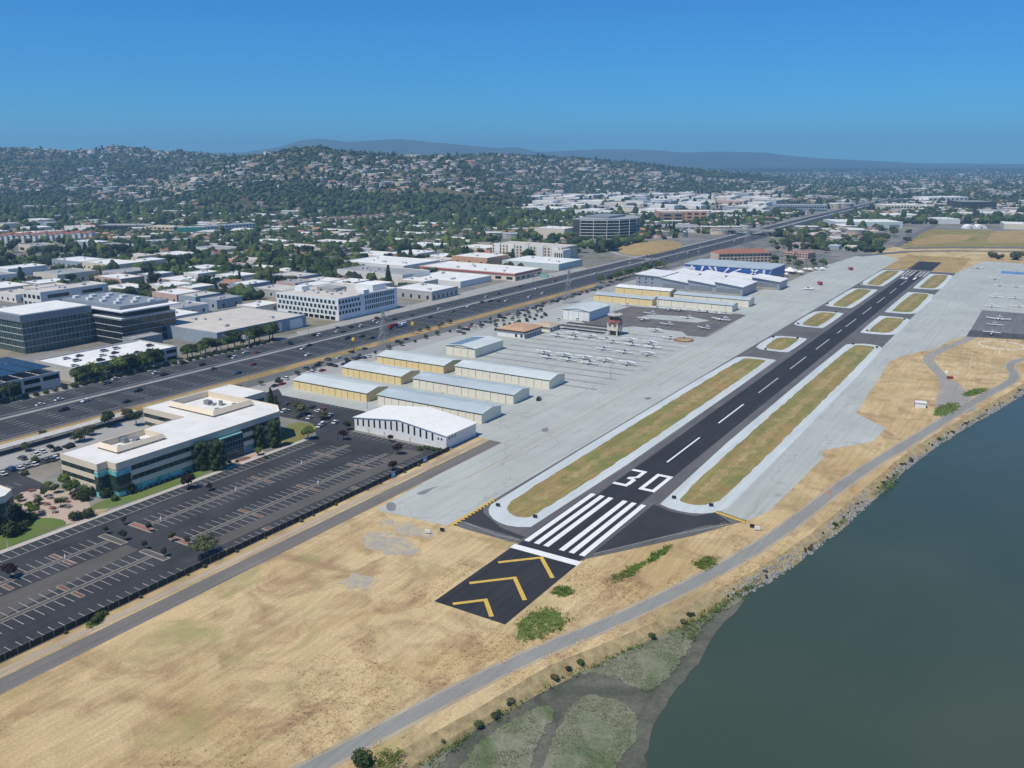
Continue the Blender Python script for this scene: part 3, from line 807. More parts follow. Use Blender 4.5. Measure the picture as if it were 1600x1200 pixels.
def sawtooth(label, x0, x1, y0, y1, n, zl, zh, tall):
    t = thing('hangar', label, 'hangar', ((x0+x1)/2, (y0+y1)/2, 0), 0, 'silver saw-tooth hangars')
    hx, hy = (x1-x0)/2, (y1-y0)/2
    w = 2*hx/n
    for i in range(n):
        a, b = -hx+w*i, -hx+w*(i+1)
        za, zb = (zh, zl) if not (tall and i == 0) else (zh+1.5, zh+.8)
        mb = MB()
        mb.loft([[(a, -hy, 0), (a, -hy, za), (b-.02, -hy, zb), (b-.02, -hy, 0)], [(a, hy, 0), (a, hy, za), (b-.02, hy, zb), (b-.02, hy, 0)]])
        mb.build('wall', SIL, t)
        mb = MB()
        mb.add([(a-.6, -hy-1.2, za+.05), (b+.9, -hy-1.2, zb), (b+.9, hy+.5, zb), (a-.6, hy+.5, za+.05), (a-.6, -hy-1.2, za+.5), (b+.9, -hy-1.2, zb+.45), (b+.9, hy+.5, zb+.45), (a-.6, hy+.5, za+.5)],
               [(3, 2, 1, 0), (4, 5, 6, 7), (0, 1, 5, 4), (1, 2, 6, 5), (2, 3, 7, 6), (3, 0, 4, 7)])
        mb.build('roof', R_WHITE, t)
        if tall and i == 0:
            for r in range(3):
                for c in range(3): obj('window', pane_mesh('window', 1.3, 1.5, .05, GL_DARK), t, (a+w*.25*(c+.6), -hy-.04, 1.6+r*3.4))
        else:
            obj('hangar_door', pane_mesh('hangar_door', round(w*.84, 2), 6.0, .08, SLV2), t, ((a+b)/2-.3, -hy-.06, .05))
            obj('door_band', pane_mesh('door_band', round(w*.84, 2), 1.6, .05, M('beige_panel', (.46, .40, .34))), t, ((a+b)/2-.3, -hy-.16, .4))
    return t
sawtooth('front silver hangar row with white saw-tooth roofs', -205, -105, 526, 566, 4, 8.2, 11.2, True)
sawtooth('rear silver hangar row with white roofs before the blue museum', -190, -88, 580, 606, 4, 7.6, 10.2, False)
# museum with the starburst mural
t = thing('museum', 'dark blue museum hall with a white starburst mural', 'museum', (-148, 636, 0))
hx, hy, hz = 43, 24, 14
MB().box(-hx, -hy, 0, hx, hy, hz).build('wall', M('museum_blue', (.045, .12, .38), .15, .3, .5), t)
MB().box(-hx-.5, -hy-.5, hz+.02, hx+.5, hy+.5, hz+.9).build('roof', R_GREY, t)
def beam(a, b, w0, w1):
    d = Vector((b[0]-a[0], b[1]-a[1]))
    n = Vector((-d.y, d.x)).normalized()
    mb = MB()
    q = [(a[0]+n.x*w0, a[1]+n.y*w0), (a[0]-n.x*w0, a[1]-n.y*w0), (b[0]-n.x*w1, b[1]-n.y*w1), (b[0]+n.x*w1, b[1]+n.y*w1)]
    q = [(min(max(x, -hx), hx), min(max(z, .1), hz-.3)) for x, z in q]
    mb.loft([[(x, -hy-.02, z) for x, z in q], [(x, -hy-.12, z) for x, z in q]])
    return mb.build('mural_ray', WHITE, t)
for a, b in (((-28, 2), (-36, 13.7)), ((-28, 2), (-24, 13.7)), ((-8, 3), (-18, 13.7)), ((-8, 3), (-12, 13.7)), ((-8, 3), (2, 13.7)), ((-8, 3), (14, 13.7)), ((12, 1), (30, 13.7)), ((12, 1), (6, 8)), ((36, 0.5), (24, 13.7)), ((36, .5), (36, 13.7)), ((36, .5), (46, 13.7))): beam(a, b, .35, 1.25)
obj('sign_panel', pane_mesh('sign_panel', 12, 2.2, .1, WHITE), t, (-38, -hy-.1, 9.6))
row_of('window', t, (hx, -hy), (hx, hy), 2, 6, 3.5, .06, GL_DARK, 5, .05)
# control tower
t = thing('control_tower', 'control tower with a flared white base and red balcony band', 'control tower', (-127.2, 317.5, 0))
def octo(r, z, n=8, ph=math.pi/8): return [(r*math.cos(ph+6.28319*i/n), r*math.sin(ph+6.28319*i/n), z) for i in range(n)]
def sq(r, z): return [(-r, -r, z), (r, -r, z), (r, r, z), (-r, r, z)]
TW = M('tower_stucco', (.68, .62, .53), .1, .8)
for sx in (-1, 1):
    for sy in (-1, 1): obj('leg', pane_mesh('leg', .9, 3.4, .45, TW), t, (sx*3.2, sy*3.2, 0))
MB().loft([sq(2.4, 0), sq(2.4, 3.4)]).build('ground_floor', GL_DARK, t)
MB().loft([sq(3.9, 3.4), sq(3.9, 8.4)]).build('shaft', TW, t)
mb = MB()
for s in range(4):
    a = s*ROT90
    for u0, u1, pk in ((-3.6, 0, -1.8), (0, 3.6, 1.8)):
        p = [(u0, -3.95, 8.35), (u1, -3.95, 8.35), (pk, -3.95, 5.4)]
        q = [(x*math.cos(a)-y*math.sin(a), x*math.sin(a)+y*math.cos(a), z) for x, y, z in p]
        q2 = [(x*math.cos(a)-(y-.1)*math.sin(a), x*math.sin(a)+(y-.1)*math.cos(a), z) for x, y, z in p]
        mb.add(q+q2, [(3, 4, 5), (0, 1, 4, 3), (1, 2, 5, 4), (2, 0, 3, 5)])
mb.build('brown_triangle', M('brown_trim', (.20, .13, .10)), t)
MB().loft([octo(4.2, 8.4), octo(4.9, 9.2), octo(4.9, 10.4)]).build('balcony', M('red_balcony', (.46, .16, .15), .12, .8), t)
MB().loft([octo(4.0, 10.4), octo(4.7, 13.2)]).build('cab_window', GL_DARK, t)
MB().loft([octo(5.1, 13.2), octo(5.3, 14.0), octo(4.6, 14.6)]).build('roof', M('tower_roof', (.52, .50, .46)), t)
mb = MB()
for x, y, _ in octo(4.2, 0): mb.bar((x, y, 14.6), (x, y, 15.8), .06)
q = octo(4.2, 15.8)
for a, b in zip(q, q[1:]+q[:1]): mb.bar(a, b, .05)
mb.bar((0, 0, 14.6), (0, 0, 19), .09)
mb.bar((1.5, -1, 14.6), (1.5, -1, 17.4), .07)
mb.box(-1.4, .4, 14.6, 1.0, 2.2, 16.2)
mb.build('railing', GALV, t)
# terminal
def hip(mb, x0, x1, y0, y1, z0, z1, inset, m=0):
    mb.add([(x0, y0, z0), (x1, y0, z0), (x1, y1, z0), (x0, y1, z0), (x0+inset, y0+inset, z1), (x1-inset, y0+inset, z1), (x1-inset, y1-inset, z1), (x0+inset, y1-inset, z1)],
           [(0, 1, 5, 4), (1, 2, 6, 5), (2, 3, 7, 6), (3, 0, 4, 7), (4, 5, 6, 7), (3, 2, 1, 0)], m)
TERR = M('copper_roof', (.52, .33, .20), .16, .35)
t = thing('terminal', 'low terminal building with a copper coloured hipped roof', 'terminal', (-182, 284, 0))
MB().box(-11, -11, 0, 10, 12, 3.6).build('wall', WHT, t)
MB().box(-11.5, -11.6, 3.6, 10.6, 12.6, 5.0).build('fascia', M('brown_fascia', (.16, .12, .10)), t)
mb = MB(); hip(mb, -12, 11, -12, 13, 5.0, 6.6, 5); mb.build('roof', TERR, t)
row_of('window', t, (10, -11), (10, 12), .6, 2.2, 2.0, .05, GL_DARK, 7, .04)
row_of('window', t, (-11, -11), (10, -11), .6, 1.8, 2.0, .05, GL_DARK, 5, .04, (0, 1, 2))
t = thing('clubhouse', 'small tan roofed annex behind the terminal', 'building', (-176, 309, 0))
MB().box(-7, -7, 0, 7, 7, 3.4).build('wall', CREAM, t)
mb = MB(); hip(mb, -8, 8, -8, 8, 3.4, 5.2, 4); mb.build('roof', M('tan_roof', (.50, .40, .31)), t)
row_of('window', t, (7, -7), (7, 7), .8, 1.8, 1.6, .05, GL_DARK, 3, .04)
for i, (yy, lab) in enumerate(((317, 'dark flat carport nearest the parked aircraft rows'), (327.5, 'dark flat carport behind the front carport by the tower'))):
    t = thing('carport', lab, 'carport', (-152, yy, 0), 0, 'carports beside the tower')
    MB().box(-17, -2.6, 2.5, 17, 2.6, 2.75, bottom=True).build('roof', M('dark_carport_roof', (.075, .07, .07)), t)
    for x in (-16, -8, 0, 8, 16): obj('post', pane_mesh('post', .2, 2.5, .1, GALV), t, (x, -2.3, 0))
t = thing('planter', 'round red brick planter on the apron edge', 'planter', (-80.4, 324, 0))
MB().loft([octo(6.4, .1, 20, 0), octo(6.4, .9, 20, 0), octo(5.8, .9, 20, 0), octo(5.7, .5, 20, 0)]).build('brick_ring', M('red_brick', (.36, .16, .12), .2, 1.2), t)
MB().loft([octo(5.6, .45, 16, 0), octo(3, .9, 16, 0), octo(.8, 1.1, 16, 0)]).build('soil', MATS['bank_soil'], t)
MB().loft([octo(1.2, 1.0), octo(.9, 2.4), octo(.2, 2.7)]).build('stone', M('grey_stone', (.28, .26, .25)), t)
# hangar-side clubhouse at the right edge of the frame
t = thing('hangar', 'white hangar at the right edge behind the dark shrubs', 'hangar', (118, 556, 0))
MB().box(-7, -45, 0, 12, 40, 4.2).build('wall', WHT, t)
MB().box(-7.4, -45.4, 4.22, 12.4, 40.4, 4.6).build('roof', M('cream_flat_roof', (.66, .60, .52)), t)
row_of('hangar_door', t, (-7, 40), (-7, -45), .05, 9.5, 3.4, .05, CREAM, 8, .04)
# ---------------------------------------------------------------- aircraft
PAINT = M('aircraft_white', (.82, .82, .81), .05, 1, .35, .5)
def ring(cx, y, cz, rx, rz, n=8): return [(cx+rx*math.cos(6.28319*i/n+.39), y, cz+rz*math.sin(6.28319*i/n+.39)) for i in range(n)]
def make_plane(high, twin=False, k=1.0):
    parts = {}
    zc = 1.35 if high else 1.05
    mb = MB()
    mb.loft([ring(0, 2.9, zc-.1, .18, .2), ring(0, 2.7, zc-.08, .42, .4), ring(0, 1.6, zc-.02, .52, .5), ring(0, .4, zc+.22, .58, .78), ring(0, -.9, zc+.2, .56, .76), ring(0, -2.4, zc+.12, .34, .46), ring(0, -4.8, zc+.28, .12, .2)])
    parts['fuselage'] = (mb, PAINT)
    wz = zc+.98 if high else zc-.32
    mb = MB()
    sp_ = 5.4 if not twin else 6.6
    for s in (-1, 1):
        d = 0 if high else .45
        mb.add([(0, .95, wz), (s*sp_, .8, wz+d), (s*sp_, -.35, wz+d), (0, -.65, wz), (0, .95, wz+.2), (s*sp_, .7, wz+d+.12), (s*sp_, -.35, wz+d+.06), (0, -.65, wz+.1)], [(0, 1, 2, 3), (4, 5, 6, 7), (0, 1, 5, 4), (1, 2, 6, 5), (2, 3, 7, 6)])
    parts['wing'] = (mb, PAINT)
    mb = MB()
    mb.obox((0, -4.4, zc+.36), (1.75, 0, 0), (0, .42, 0), (0, 0, .05))
    parts['tailplane'] = (mb, PAINT)
    mb = MB()
    mb.loft([[(-.05, -3.5, zc+.35), (.05, -3.5, zc+.35), (.05, -4.9, zc+.35), (-.05, -4.9, zc+.35)], [(-.04, -4.45, zc+1.75), (.04, -4.45, zc+1.75), (.04, -5.1, zc+1.75), (-.04, -5.1, zc+1.75)]])
    parts['fin'] = (mb, PAINT)
    mb = MB()
    mb.loft([ring(0, 1.25, zc+.42, .44, .22), ring(0, .5, zc+.62, .565, .44), ring(0, -.9, zc+.6, .555, .42), ring(0, -1.7, zc+.44, .4, .3)])
    parts['canopy'] = (mb, GL_DARK)
    mb = MB()
    if twin:
        for s in (-2.0, 2.0):
            mb.loft([ring(s, 2.0, wz+.15, .2, .2), ring(s, 1.2, wz+.15, .36, .34), ring(s, -.6, wz+.12, .2, .2)])
            mb.obox((s, 2.05, wz+.15), (.95, 0, .1), (0, .03, 0), (-.01, 0, .08))
    else:
        mb.obox((0, 2.98, zc-.1), (.25, 0, .88), (0, .03, 0), (.08, 0, -.02))
    parts['propeller'] = (mb, DARKM if not twin else PAINT)
    wheels = []
    for x, y in ((0, 1.9), (-1.15, -.2), (1.15, -.2)):
        mb = MB()
        mb.bar((x-.1, y, .24), (x+.1, y, .24), .24, 0, 8)
        wheels.append(mb)
    st = MB()
    st.bar((0, 1.9, .3), (0, 1.9, zc-.2), .05)
    for s in (-1, 1):
        st.bar((s*1.15, -.2, .3), (s*.35, -.2, zc-.3), .05)
        if high: st.bar((s*.5, .25, zc-.35), (s*2.6, .25, wz), .05)
    root = obj('light_aircraft', None)
    for n, (mb, m) in parts.items(): mb.build(n, m, root)
    for w in wheels: w.build('wheel', BLACKP, root)
    st.build('strut', GALV, root)
    root.scale = (k,)*3
    return root
proto = {'h': make_plane(True), 'l': make_plane(False), 't': make_plane(False, True, 1.25)}
used = set()
def plane(px, py, k, place, group, rot=math.pi):
    x, y = PX(px, py)
    r = rot+random.uniform(-.08, .08)
    if k not in used:
        used.add(k)
        o = proto[k]
        o.location, o.rotation_euler = (x, y, .1), (0, 0, r)
    else: o = copy_tree(proto[k], None, (x, y, .1), r)
    kd = {'h': 'high-wing', 'l': 'low-wing', 't': 'twin-engined'}[k]
    tag(o, f'white {kd} light aircraft {place}', 'aircraft', group)
g = 'light aircraft parked on the apron'
for px, py, k in ((850, 554, 'h'), (857, 560, 'l'), (881, 558, 'h'), (889, 564, 'l'), (914, 562, 'h'), (921, 569, 'l'), (946, 566, 'h'), (980, 571, 'h')): plane(px, py, k, 'in the front row', g)
for px, py, k in ((943, 547, 'l'), (976, 552, 'l'), (1012, 556, 'h')): plane(px, py, k, 'in the short middle row', g)
for px, py, k in ((871, 526, 'l'), (895, 524, 'h'), (899, 530, 'l'), (922, 528, 'h'), (947, 532, 'l'), (957, 536, 'l'), (984, 534, 'h'), (988, 540, 'l'), (1015, 538, 'h'), (1020, 544, 'l')): plane(px, py, k, 'in the back row by the tower', g)
for px, py, k in ((980, 478, 'l'), (1026, 482, 'l'), (1016, 491, 'l'), (1005, 502, 'h'), (1042, 508, 'l'), (1024, 519, 'h'), (1047, 530, 'l'), (1074, 498, 'l'), (1127, 501, 't'), (1100, 514, 'l')): plane(px, py, k, 'standing loose on the tiedown apron', g, random.choice((math.pi, math.pi*.9)))
for px, py, k in ((1092, 488, 'l'), (1104, 489, 'h'), (1118, 491, 'l'), (1133, 492, 'l'), (1046, 486, 'h'), (1062, 487, 'h')): plane(px, py, k, 'before the far cream hangars', g)
for px, py, k in ((1556, 465, 'l'), (1586, 467, 'l'), (1549, 480, 'l'), (1560, 500, 't'), (1554, 509, 'l'), (1549, 524, 'h'), (1562, 447, 'l'), (1554, 437, 'h'), (1587, 449, 'l'), (1592, 480, 'l')): plane(px, py, k, 'on the apron right of the runway', g)
plane(1262, 453, 't', 'alone on the left taxiway', g, 1.0)
plane(1527, 420, 'h', 'taxiing beyond the far runway end', g, 1.9)
# ---------------------------------------------------------------- signs, huts and small airfield things
sg = pane_mesh('board', 1.5, .95, .12, BLACKP)
sgw = pane_mesh('board', 1.7, 1.05, .18, WHITE)
lg = pane_mesh('leg', .1, .35, .05, GALV)
ftm = {}
def signboard(px, py, white, lab):
    x, y = PX(px, py)
    t = thing('airfield_sign', lab, 'sign', (x, y, .08), .35, 'airfield guidance signs')
    obj('board', sgw if white else sg, t, (0, 0, .3))
    for s in (-.5, .5): obj('leg', lg, t, (s, 0, 0))
def sign_place(px, py, w):
    x, y = PX(px, py)
    if y < 1 or x > 45: return ('white' if w else 'black')+' airfield sign board on dry grass '+('left of the blast pad' if x < 0 else 'by the levee trail')
    s = 'left' if x < 0 else 'right'
    k = 'long' if y < 376 else ('second' if y < 495 else ('third' if y < 640 else 'farthest'))
    if s == 'left': k = 'long' if y < 305 else ('second' if y < 395 else ('third' if y < 495 else ('fourth' if y < 640 else 'farthest')))
    return f'small black airfield sign on the {k} infield island {s} of the runway'
for px, py, w in ((691, 831, 0), (668, 834, 1), (778, 792, 0), (836, 810, 0), (1053, 780, 0), (1111, 792, 0), (1175, 825, 0), (1183, 829, 1), (1333, 539, 0), (1370, 544, 0), (1208, 528, 0), (1246, 530, 0), (1247, 507, 0), (1306, 489, 0), (1355, 518, 0), (1413, 500, 0), (1293, 476, 0), (1196, 547, 0), (1347, 444, 0), (1453, 459, 0)):
    signboard(px, py, w, sign_place(px, py, w))
# lights
lamp = MB(); lamp.loft([octo(.16, 0, 6), octo(.16, .3, 6), octo(.05, .42, 6)])
lampm = lamp.mesh('edge_light', [YELLOW])
for s in (-1, 1):
    for k in range(14):
        o = obj('edge_light', lampm, None, (s*12.6, 5+k*60.9, .1)); tag(o, 'small runway edge light on the '+('left' if s < 0 else 'right')+' runway edge', 'light', 'runway edge lights')
t = thing('hut', 'small white open-sided hut on the dry grass', 'hut', (*PX(1437, 636), .02), .25)
MB().box(-2.4, -1.7, 0, 2.4, -1.5, 2.4).build('side_wall', WHT, t)
MB().box(-2.4, 1.5, 0, 2.4, 1.7, 2.4).build('side_wall', WHT, t)
MB().box(2.2, -1.5, 0, 2.4, 1.5, 2.4).build('back_wall', WHT, t)
MB().box(-2.3, -1.5, 0, 2.1, 1.5, 1.7).build('dark_block', DARKM, t)  # plain dark block filling the hut's open side
MB().box(-2.2, -2.0, 2.42, 2.9, 2.0, 2.62, bottom=True).build('roof', R_WHITE, t)
t = thing('windsock', 'red and white windsock on a tall pole at the segmented circle', 'windsock', (*PX(1571, 547), .02))
MB().bar((0, 0, 0), (0, 0, 6.5), .10, 0, 6, .06).build('pole', WHITE, t)
MB().bar((0, 0, 6.2), (1.2, .4, 5.6), .42, 0, 8, .34).build('sock', M('orange_cloth', (.70, .20, .10)), t)
MB().bar((1.2, .4, 5.6), (2.6, .9, 4.3), .34, 0, 8, .2).build('sock_tip', WHITE, t)
t = thing('weather_mast', 'slim white weather mast on the dry grass', 'mast', (*PX(1516, 576), .02))
mb = MB()
for a in range(3): mb.bar((.35*math.cos(a*2.09), .35*math.sin(a*2.09), 0), (.12*math.cos(a*2.09), .12*math.sin(a*2.09), 9), .05)
for k in range(9): mb.bar((.33*math.cos(k), .33*math.sin(k), k), (.3*math.cos(k+2), .3*math.sin(k+2), k+.9), .035)
mb.build('lattice', WHITE, t)
MB().bar((-.9, 0, 9), (.9, 0, 9), .06).build('sensor_arm', WHITE, t)
t = thing('fuel_box', 'rust red equipment box beside the gravel track', 'box', (*PX(1484, 592), .05), .4)
MB().box(-1.4, -.8, 0, 1.4, .8, 1.3).build('box', M('rust_red', (.30, .07, .05)), t)
MB().box(-1.5, -.9, 1.31, 1.5, .9, 1.42).build('lid', M('dull_red', (.36, .12, .09)), t)
t = thing('sensor_stand', 'cluster of thin white sensor posts near the red box', 'sensors', (*PX(1493, 588), .05))
for x, y in ((-1, 0), (0, .6), (.9, -.2)): MB().bar((x, y, 0), (x, y, 3), .09).build('post', WHITE, t)
MB().box(-1.2, -.1, 2.2, 1.1, .1, 2.4).build('crossbar', WHITE, t)
o = MB().loft([octo(.9, 0, 10), octo(.9, 1.3, 10), octo(.5, 1.5, 10)]).build('tank', WHITE, None, (*PX(1479, 584), .05)); tag(o, 'short white cylindrical tank beside the gravel track', 'tank')
c0 = PX(1566, 540)
SEG = MB().box(-1.6, -.3, 0, 1.6, .3, .35).mesh('segment', [WHITE])
t = thing('segmented_circle', 'ring of white segments laid on the dry grass around the windsock', 'ground marker', (*c0, .03))
for k in range(20):
    a = 6.28319*k/20
    obj('segment', SEG, t, (13*math.cos(a), 13*math.sin(a), 0), a+ROT90)
x, y = PX(1562, 552)
o = MB().loft([octo(.5, 0, 8), octo(.5, 1.1, 8), octo(.2, 1.25, 8)]).build('marker', WHITE, None, (x, y, .03)); tag(o, 'lone white marker post below the segmented circle', 'marker')
t = thing('work_cone', 'orange traffic cone on the grass by the levee trail', 'cone', (*PX(1295, 771), .03))
MB().loft([octo(.42, .08, 10), octo(.08, 1.3, 10)]).build('cone', M('safety_orange', (.80, .20, .06)), t)
MB().box(-.5, -.5, 0, .5, .5, .08).build('base', M('safety_orange'), t)
t = thing('helipad', 'blue painted helicopter pad at the far right apron', 'helipad', (98, 832, .06))
MB().box(-24, -13, 0, 30, 13, .06).build('pad', M('pad_blue', (.12, .25, .48), .12, .3), t)
MB().box(-24, -14, 0, 30, -13.02, .07).build('border', WHITE, t)
x, y = PX(1590, 428)
t = thing('helicopter', 'small white helicopter parked on the blue pad', 'helicopter', (x, y, .15), 2.6)
MB().loft([ring(0, 2.2, 1.2, .2, .3), ring(0, 1.2, 1.3, .75, .8), ring(0, -.6, 1.4, .7, .8), ring(0, -1.6, 1.6, .3, .35), ring(0, -5, 1.9, .12, .15)]).build('body', PAINT, t)
MB().loft([ring(0, 2.1, 1.35, .25, .3), ring(0, 1.2, 1.5, .77, .66), ring(0, .5, 1.6, .74, .6)]).build('windscreen', GL_DARK, t)
mb = MB(); mb.obox((0, .1, 2.9), (4.6, 1, 0), (-.02, .12, 0), (0, 0, .03)); mb.bar((0, .1, 2), (0, .1, 2.95), .1); mb.build('rotor', DARKM, t)
mb = MB()
for s in (-.9, .9): mb.bar((s, 1.6, .06), (s, -1.4, .06), .06); mb.bar((s, .6, .06), (s*.5, .6, .8), .05); mb.bar((s, -.6, .06), (s*.5, -.6, .8), .05)
mb.build('skid', GALV, t)
# ================================================================ PARKING LOT AND OFFICES
ground('parking_lot', [(-140, -300), (-81.6, -300), (-81.6, 60), (-92, 62), (-134, 62), (-134, 95), (-215, 95), (-215, 60), (-158, 62), (-142, 50), (-140, 44)], .03, LOT)
ground('parking_lot', [(-216, -300), (-180, -300), (-180, -46), (-206, -44), (-206, 62), (-216, 62)], .03, LOT)
ground('worn_aisle', [(-113.5, -200), (-107.5, -200), (-107.5, -61.5), (-113.5, -61.5)], .045, LOTB)
ground('worn_aisle', [(-94, -46), (-88.5, -46), (-88.5, 56), (-98, 56), (-98, 40), (-94, 38)], .045, LOTB)
ground('worn_aisle', [(-107.5, -200), (-101.5, -200), (-101.5, -110), (-107.5, -61.5)], .04, LOTB)
ground('pavement', [(-142.4, -300), (-140, -300), (-140, 43), (-142.4, 47)], .14, SIDEW)
ground('lawn', wobble(smooth([(-143, -130), (-143, -64), (-147, -60), (-158, -64), (-160, -130)], 1), .2, 3, 1), .06, LAWN)
ground('lawn', wobble(smooth([(-143, -45), (-143, -4), (-148.5, -3.5), (-149.5, -20), (-149.8, -37), (-153, -44), (-150, -53)], 1), .2, 3, 2), .06, LAWN)
ground('lawn', wobble(smooth([(-143, 26), (-143, 46), (-152, 62), (-166, 58), (-157, 44), (-149, 28)], 1), .2, 3, 3), .06, field_mat('tired_lawn', [(.15, .17, .05), (.24, .21, .08), (.18, .19, .06), (.28, .22, .09), (.30, .22, .10), (.12, .17, .04)], .2, .5, .3))
PAVE = concrete('pink_paving', (.46, .36, .29), 0)
ground('patio', smooth([(-142.5, -63), (-142.5, -46), (-150, -50), (-160, -45), (-180, -45), (-186, -58), (-160, -66), (-150, -60)], 1), .05, PAVE)
ground('patio', [(-142.4, 8), (-142.4, 22), (-150.4, 24), (-150.4, 5)], .05, PAVE)
ground('planting_bed', wobble([(-149.8, -36), (-148.6, -36), (-148.6, 6), (-149.8, 6)], .2, 2, 4), .07, MATS['bank_soil'])
ground('planting_bed', wobble(smooth([(-142.8, -56), (-142.8, -47), (-145.5, -49), (-145, -57)], 1), .2, 1, 5), .075, MATS['bank_soil'])
ground('planting_bed', wobble(smooth([(-142.8, 9), (-142.8, 15), (-146.5, 15), (-147, 9)], 1), .2, 1, 6), .075, M('bark_mulch', (.20, .11, .08), .3, 1))
# bay lines
mk = MB()
def bays(xa, xb, y0, y1, step=2.75, w=.17):
    y = y0
    while y <= y1:
        line((xa, y), (xb, y), w, .06, mk)
        y += step
bays(-139.5, -134.6, -190, 42)
line((-134.6, -190), (-134.6, 42), .22, .06, mk)
for xc in (-120.6, -100):
    for ya, yb in ((-190, -63), (-49, 47)):
        bays(xc+1.0, xc+6.2, ya+3, yb-3)
        bays(xc-6.2, xc-1.0, ya+3, yb-3)
bays(-87.3, -82.4, -190, -62)
bays(-87.3, -82.4, -42, 50)
for y in range(-38, 10, 3): line((-206.5, y), (-211, y), .14, .06, mk)
for y in range(-90, 60, 3): line((-196, y), (-191, y), .14, .06, mk) if y < -48 else None
for x in range(-196, -150, 3): line((x, 64), (x, 69), .14, .06, mk); line((x, 86), (x, 91), .14, .06, mk)
for i in range(13): line((-131+i*2.8, 61.4), (-131+i*2.8, 57), .14, .06, mk)
kind(mk.build('parking_lines', WORN), 'stuff')
# kerbed medians with end islands
KERB = M('kerb_concrete', (.36, .32, .27), .15, 1)
BRK = M('brick_paving', (.30, .15, .12), .2, 1.5)
def median(x, ya, yb):
    o = MB().box(x-1.0, ya, .03, x-.72, yb, .17).box(x+.72, ya, .03, x+1.0, yb, .17).build('median_kerb', KERB)
    kind(o, 'structure')
    kind(MB().box(x-.72, ya, .03, x+.72, yb, .12).build('median_soil', MATS['worn_aisle']), 'structure')
for xc in (-120.6, -100):
    median(xc, -190, -62.5); median(xc, -49.5, 47)
def end_island(xc, y0, y1, brick):
    p = rect(xc-6, y0, xc+6, y1)
    mb = MB(); mb.prism(p, .03, .17); kind(mb.build('end_island', KERB), 'structure')
    q = [(xc+(x-xc)*.94, (y0+y1)/2+(y-(y0+y1)/2)*.72) for x, y in p]
    mb = MB(); mb.sheet(q, .18); kind(mb.build('island_paving', BRK if brick else MATS['worn_aisle']), 'structure')
for xc in (-120.6, -100):
    end_island(xc, -62.6, -60, False); end_island(xc, -52, -49.4, True)
for xc, y in ((-120.6, 0), (-100, 3), (-120.6, 33), (-100, 30), (-100, -24), (-120.6, -96), (-100, -88), (-120.6, -78)):
    for s in (-1, 1):
        mb = MB(); mb.prism(rect(xc+s*3.5-2.3, y-.8, xc+s*3.5+2.3, y+.8), .03, .16); mb.sheet(rect(xc+s*3.5-2.1, y-.6, xc+s*3.5+2.1, y+.6), .17, 1); kind(mb.build('finger_island', [KERB, MATS['bark_mulch']]), 'structure')
for y in (-48, -30, 12, 38):
    mb = MB(); mb.prism(rect(-87.2, y-.8, -82.4, y+.8), .03, .16); mb.sheet(rect(-87, y-.6, -82.6, y+.6), .17, 1); kind(mb.build('finger_island', [KERB, MATS['bark_mulch']]), 'structure')
# lamp standards of the lot
def lamp_post(x, y, h, lab, grp, col, arm=1.2, rot=0):
    t = thing('lamp_post', lab, 'lamp post', (x, y, .1), rot, grp)
    MB().bar((0, 0, 0), (0, 0, h), .11, 0, 6, .07).build('pole', col, t)
    MB().bar((0, 0, h-.05), (arm, 0, h+.15), .05).build('arm', col, t)
    MB().obox((arm+.35, 0, h+.12), (.4, 0, 0), (0, .16, 0), (0, 0, .07)).build('lamp_head', col, t)
    return t
for x, y in ((-120.6, -43.8), (-120.6, -12.5), (-120.6, -77), (-120.6, 20), (-100, 8)):
    o = MB().bar((0, 0, 0), (0, 0, .9), .28, 0, 8).bar((0, 0, .9), (0, 0, 1.5), .1).build('bollard', WHITE, None, (x, y, .1)); tag(o, 'pale lamp stub on the kerbed median of the empty lot', 'post', 'lamp stubs on the medians')
# fence with dark screen along the airfield
t = thing('boundary_fence', 'dark screened chain-link fence between parking lot and dry strip', 'fence', (-81.1, 0, 0))
SCREEN = M('dark_screen', (.022, .030, .028), .25, .8, .8)
pm = pane_mesh('screen_panel', 2.9, 1.75, .025, SCREEN)
po = pane_mesh('fence_post', .09, 2.25, .045, GALV)
for i in range(84):
    y = -188+i*3
    obj('fence_post', po, t, (0, y, 0), ROT90)
    obj('screen_panel', pm, t, (0, y+1.5, .1), ROT90)
o = MB().bar((0, -188, 2.2), (0, 64, 2.2), .03).build('top_rail', GALV, t)
for y in (27.7, 47):
    t = thing('fence_sign', 'blue sign on the airfield side of the dark fence', 'sign', (-80.7, y, .2), 0, 'blue signs on the fence')
    MB().box(-.06, -1.1, .2, .06, 1.1, 2.0, bottom=True).build('panel', M('sign_blue', (.10, .32, .62)), t)
    MB().box(.061, -.5, .7, .08, .5, 1.5).build('symbol', WHITE, t)
    for s in (-.9, .9): MB().bar((-.1, s, -.2), (-.1, s, 2), .05).build('post', GALV, t)
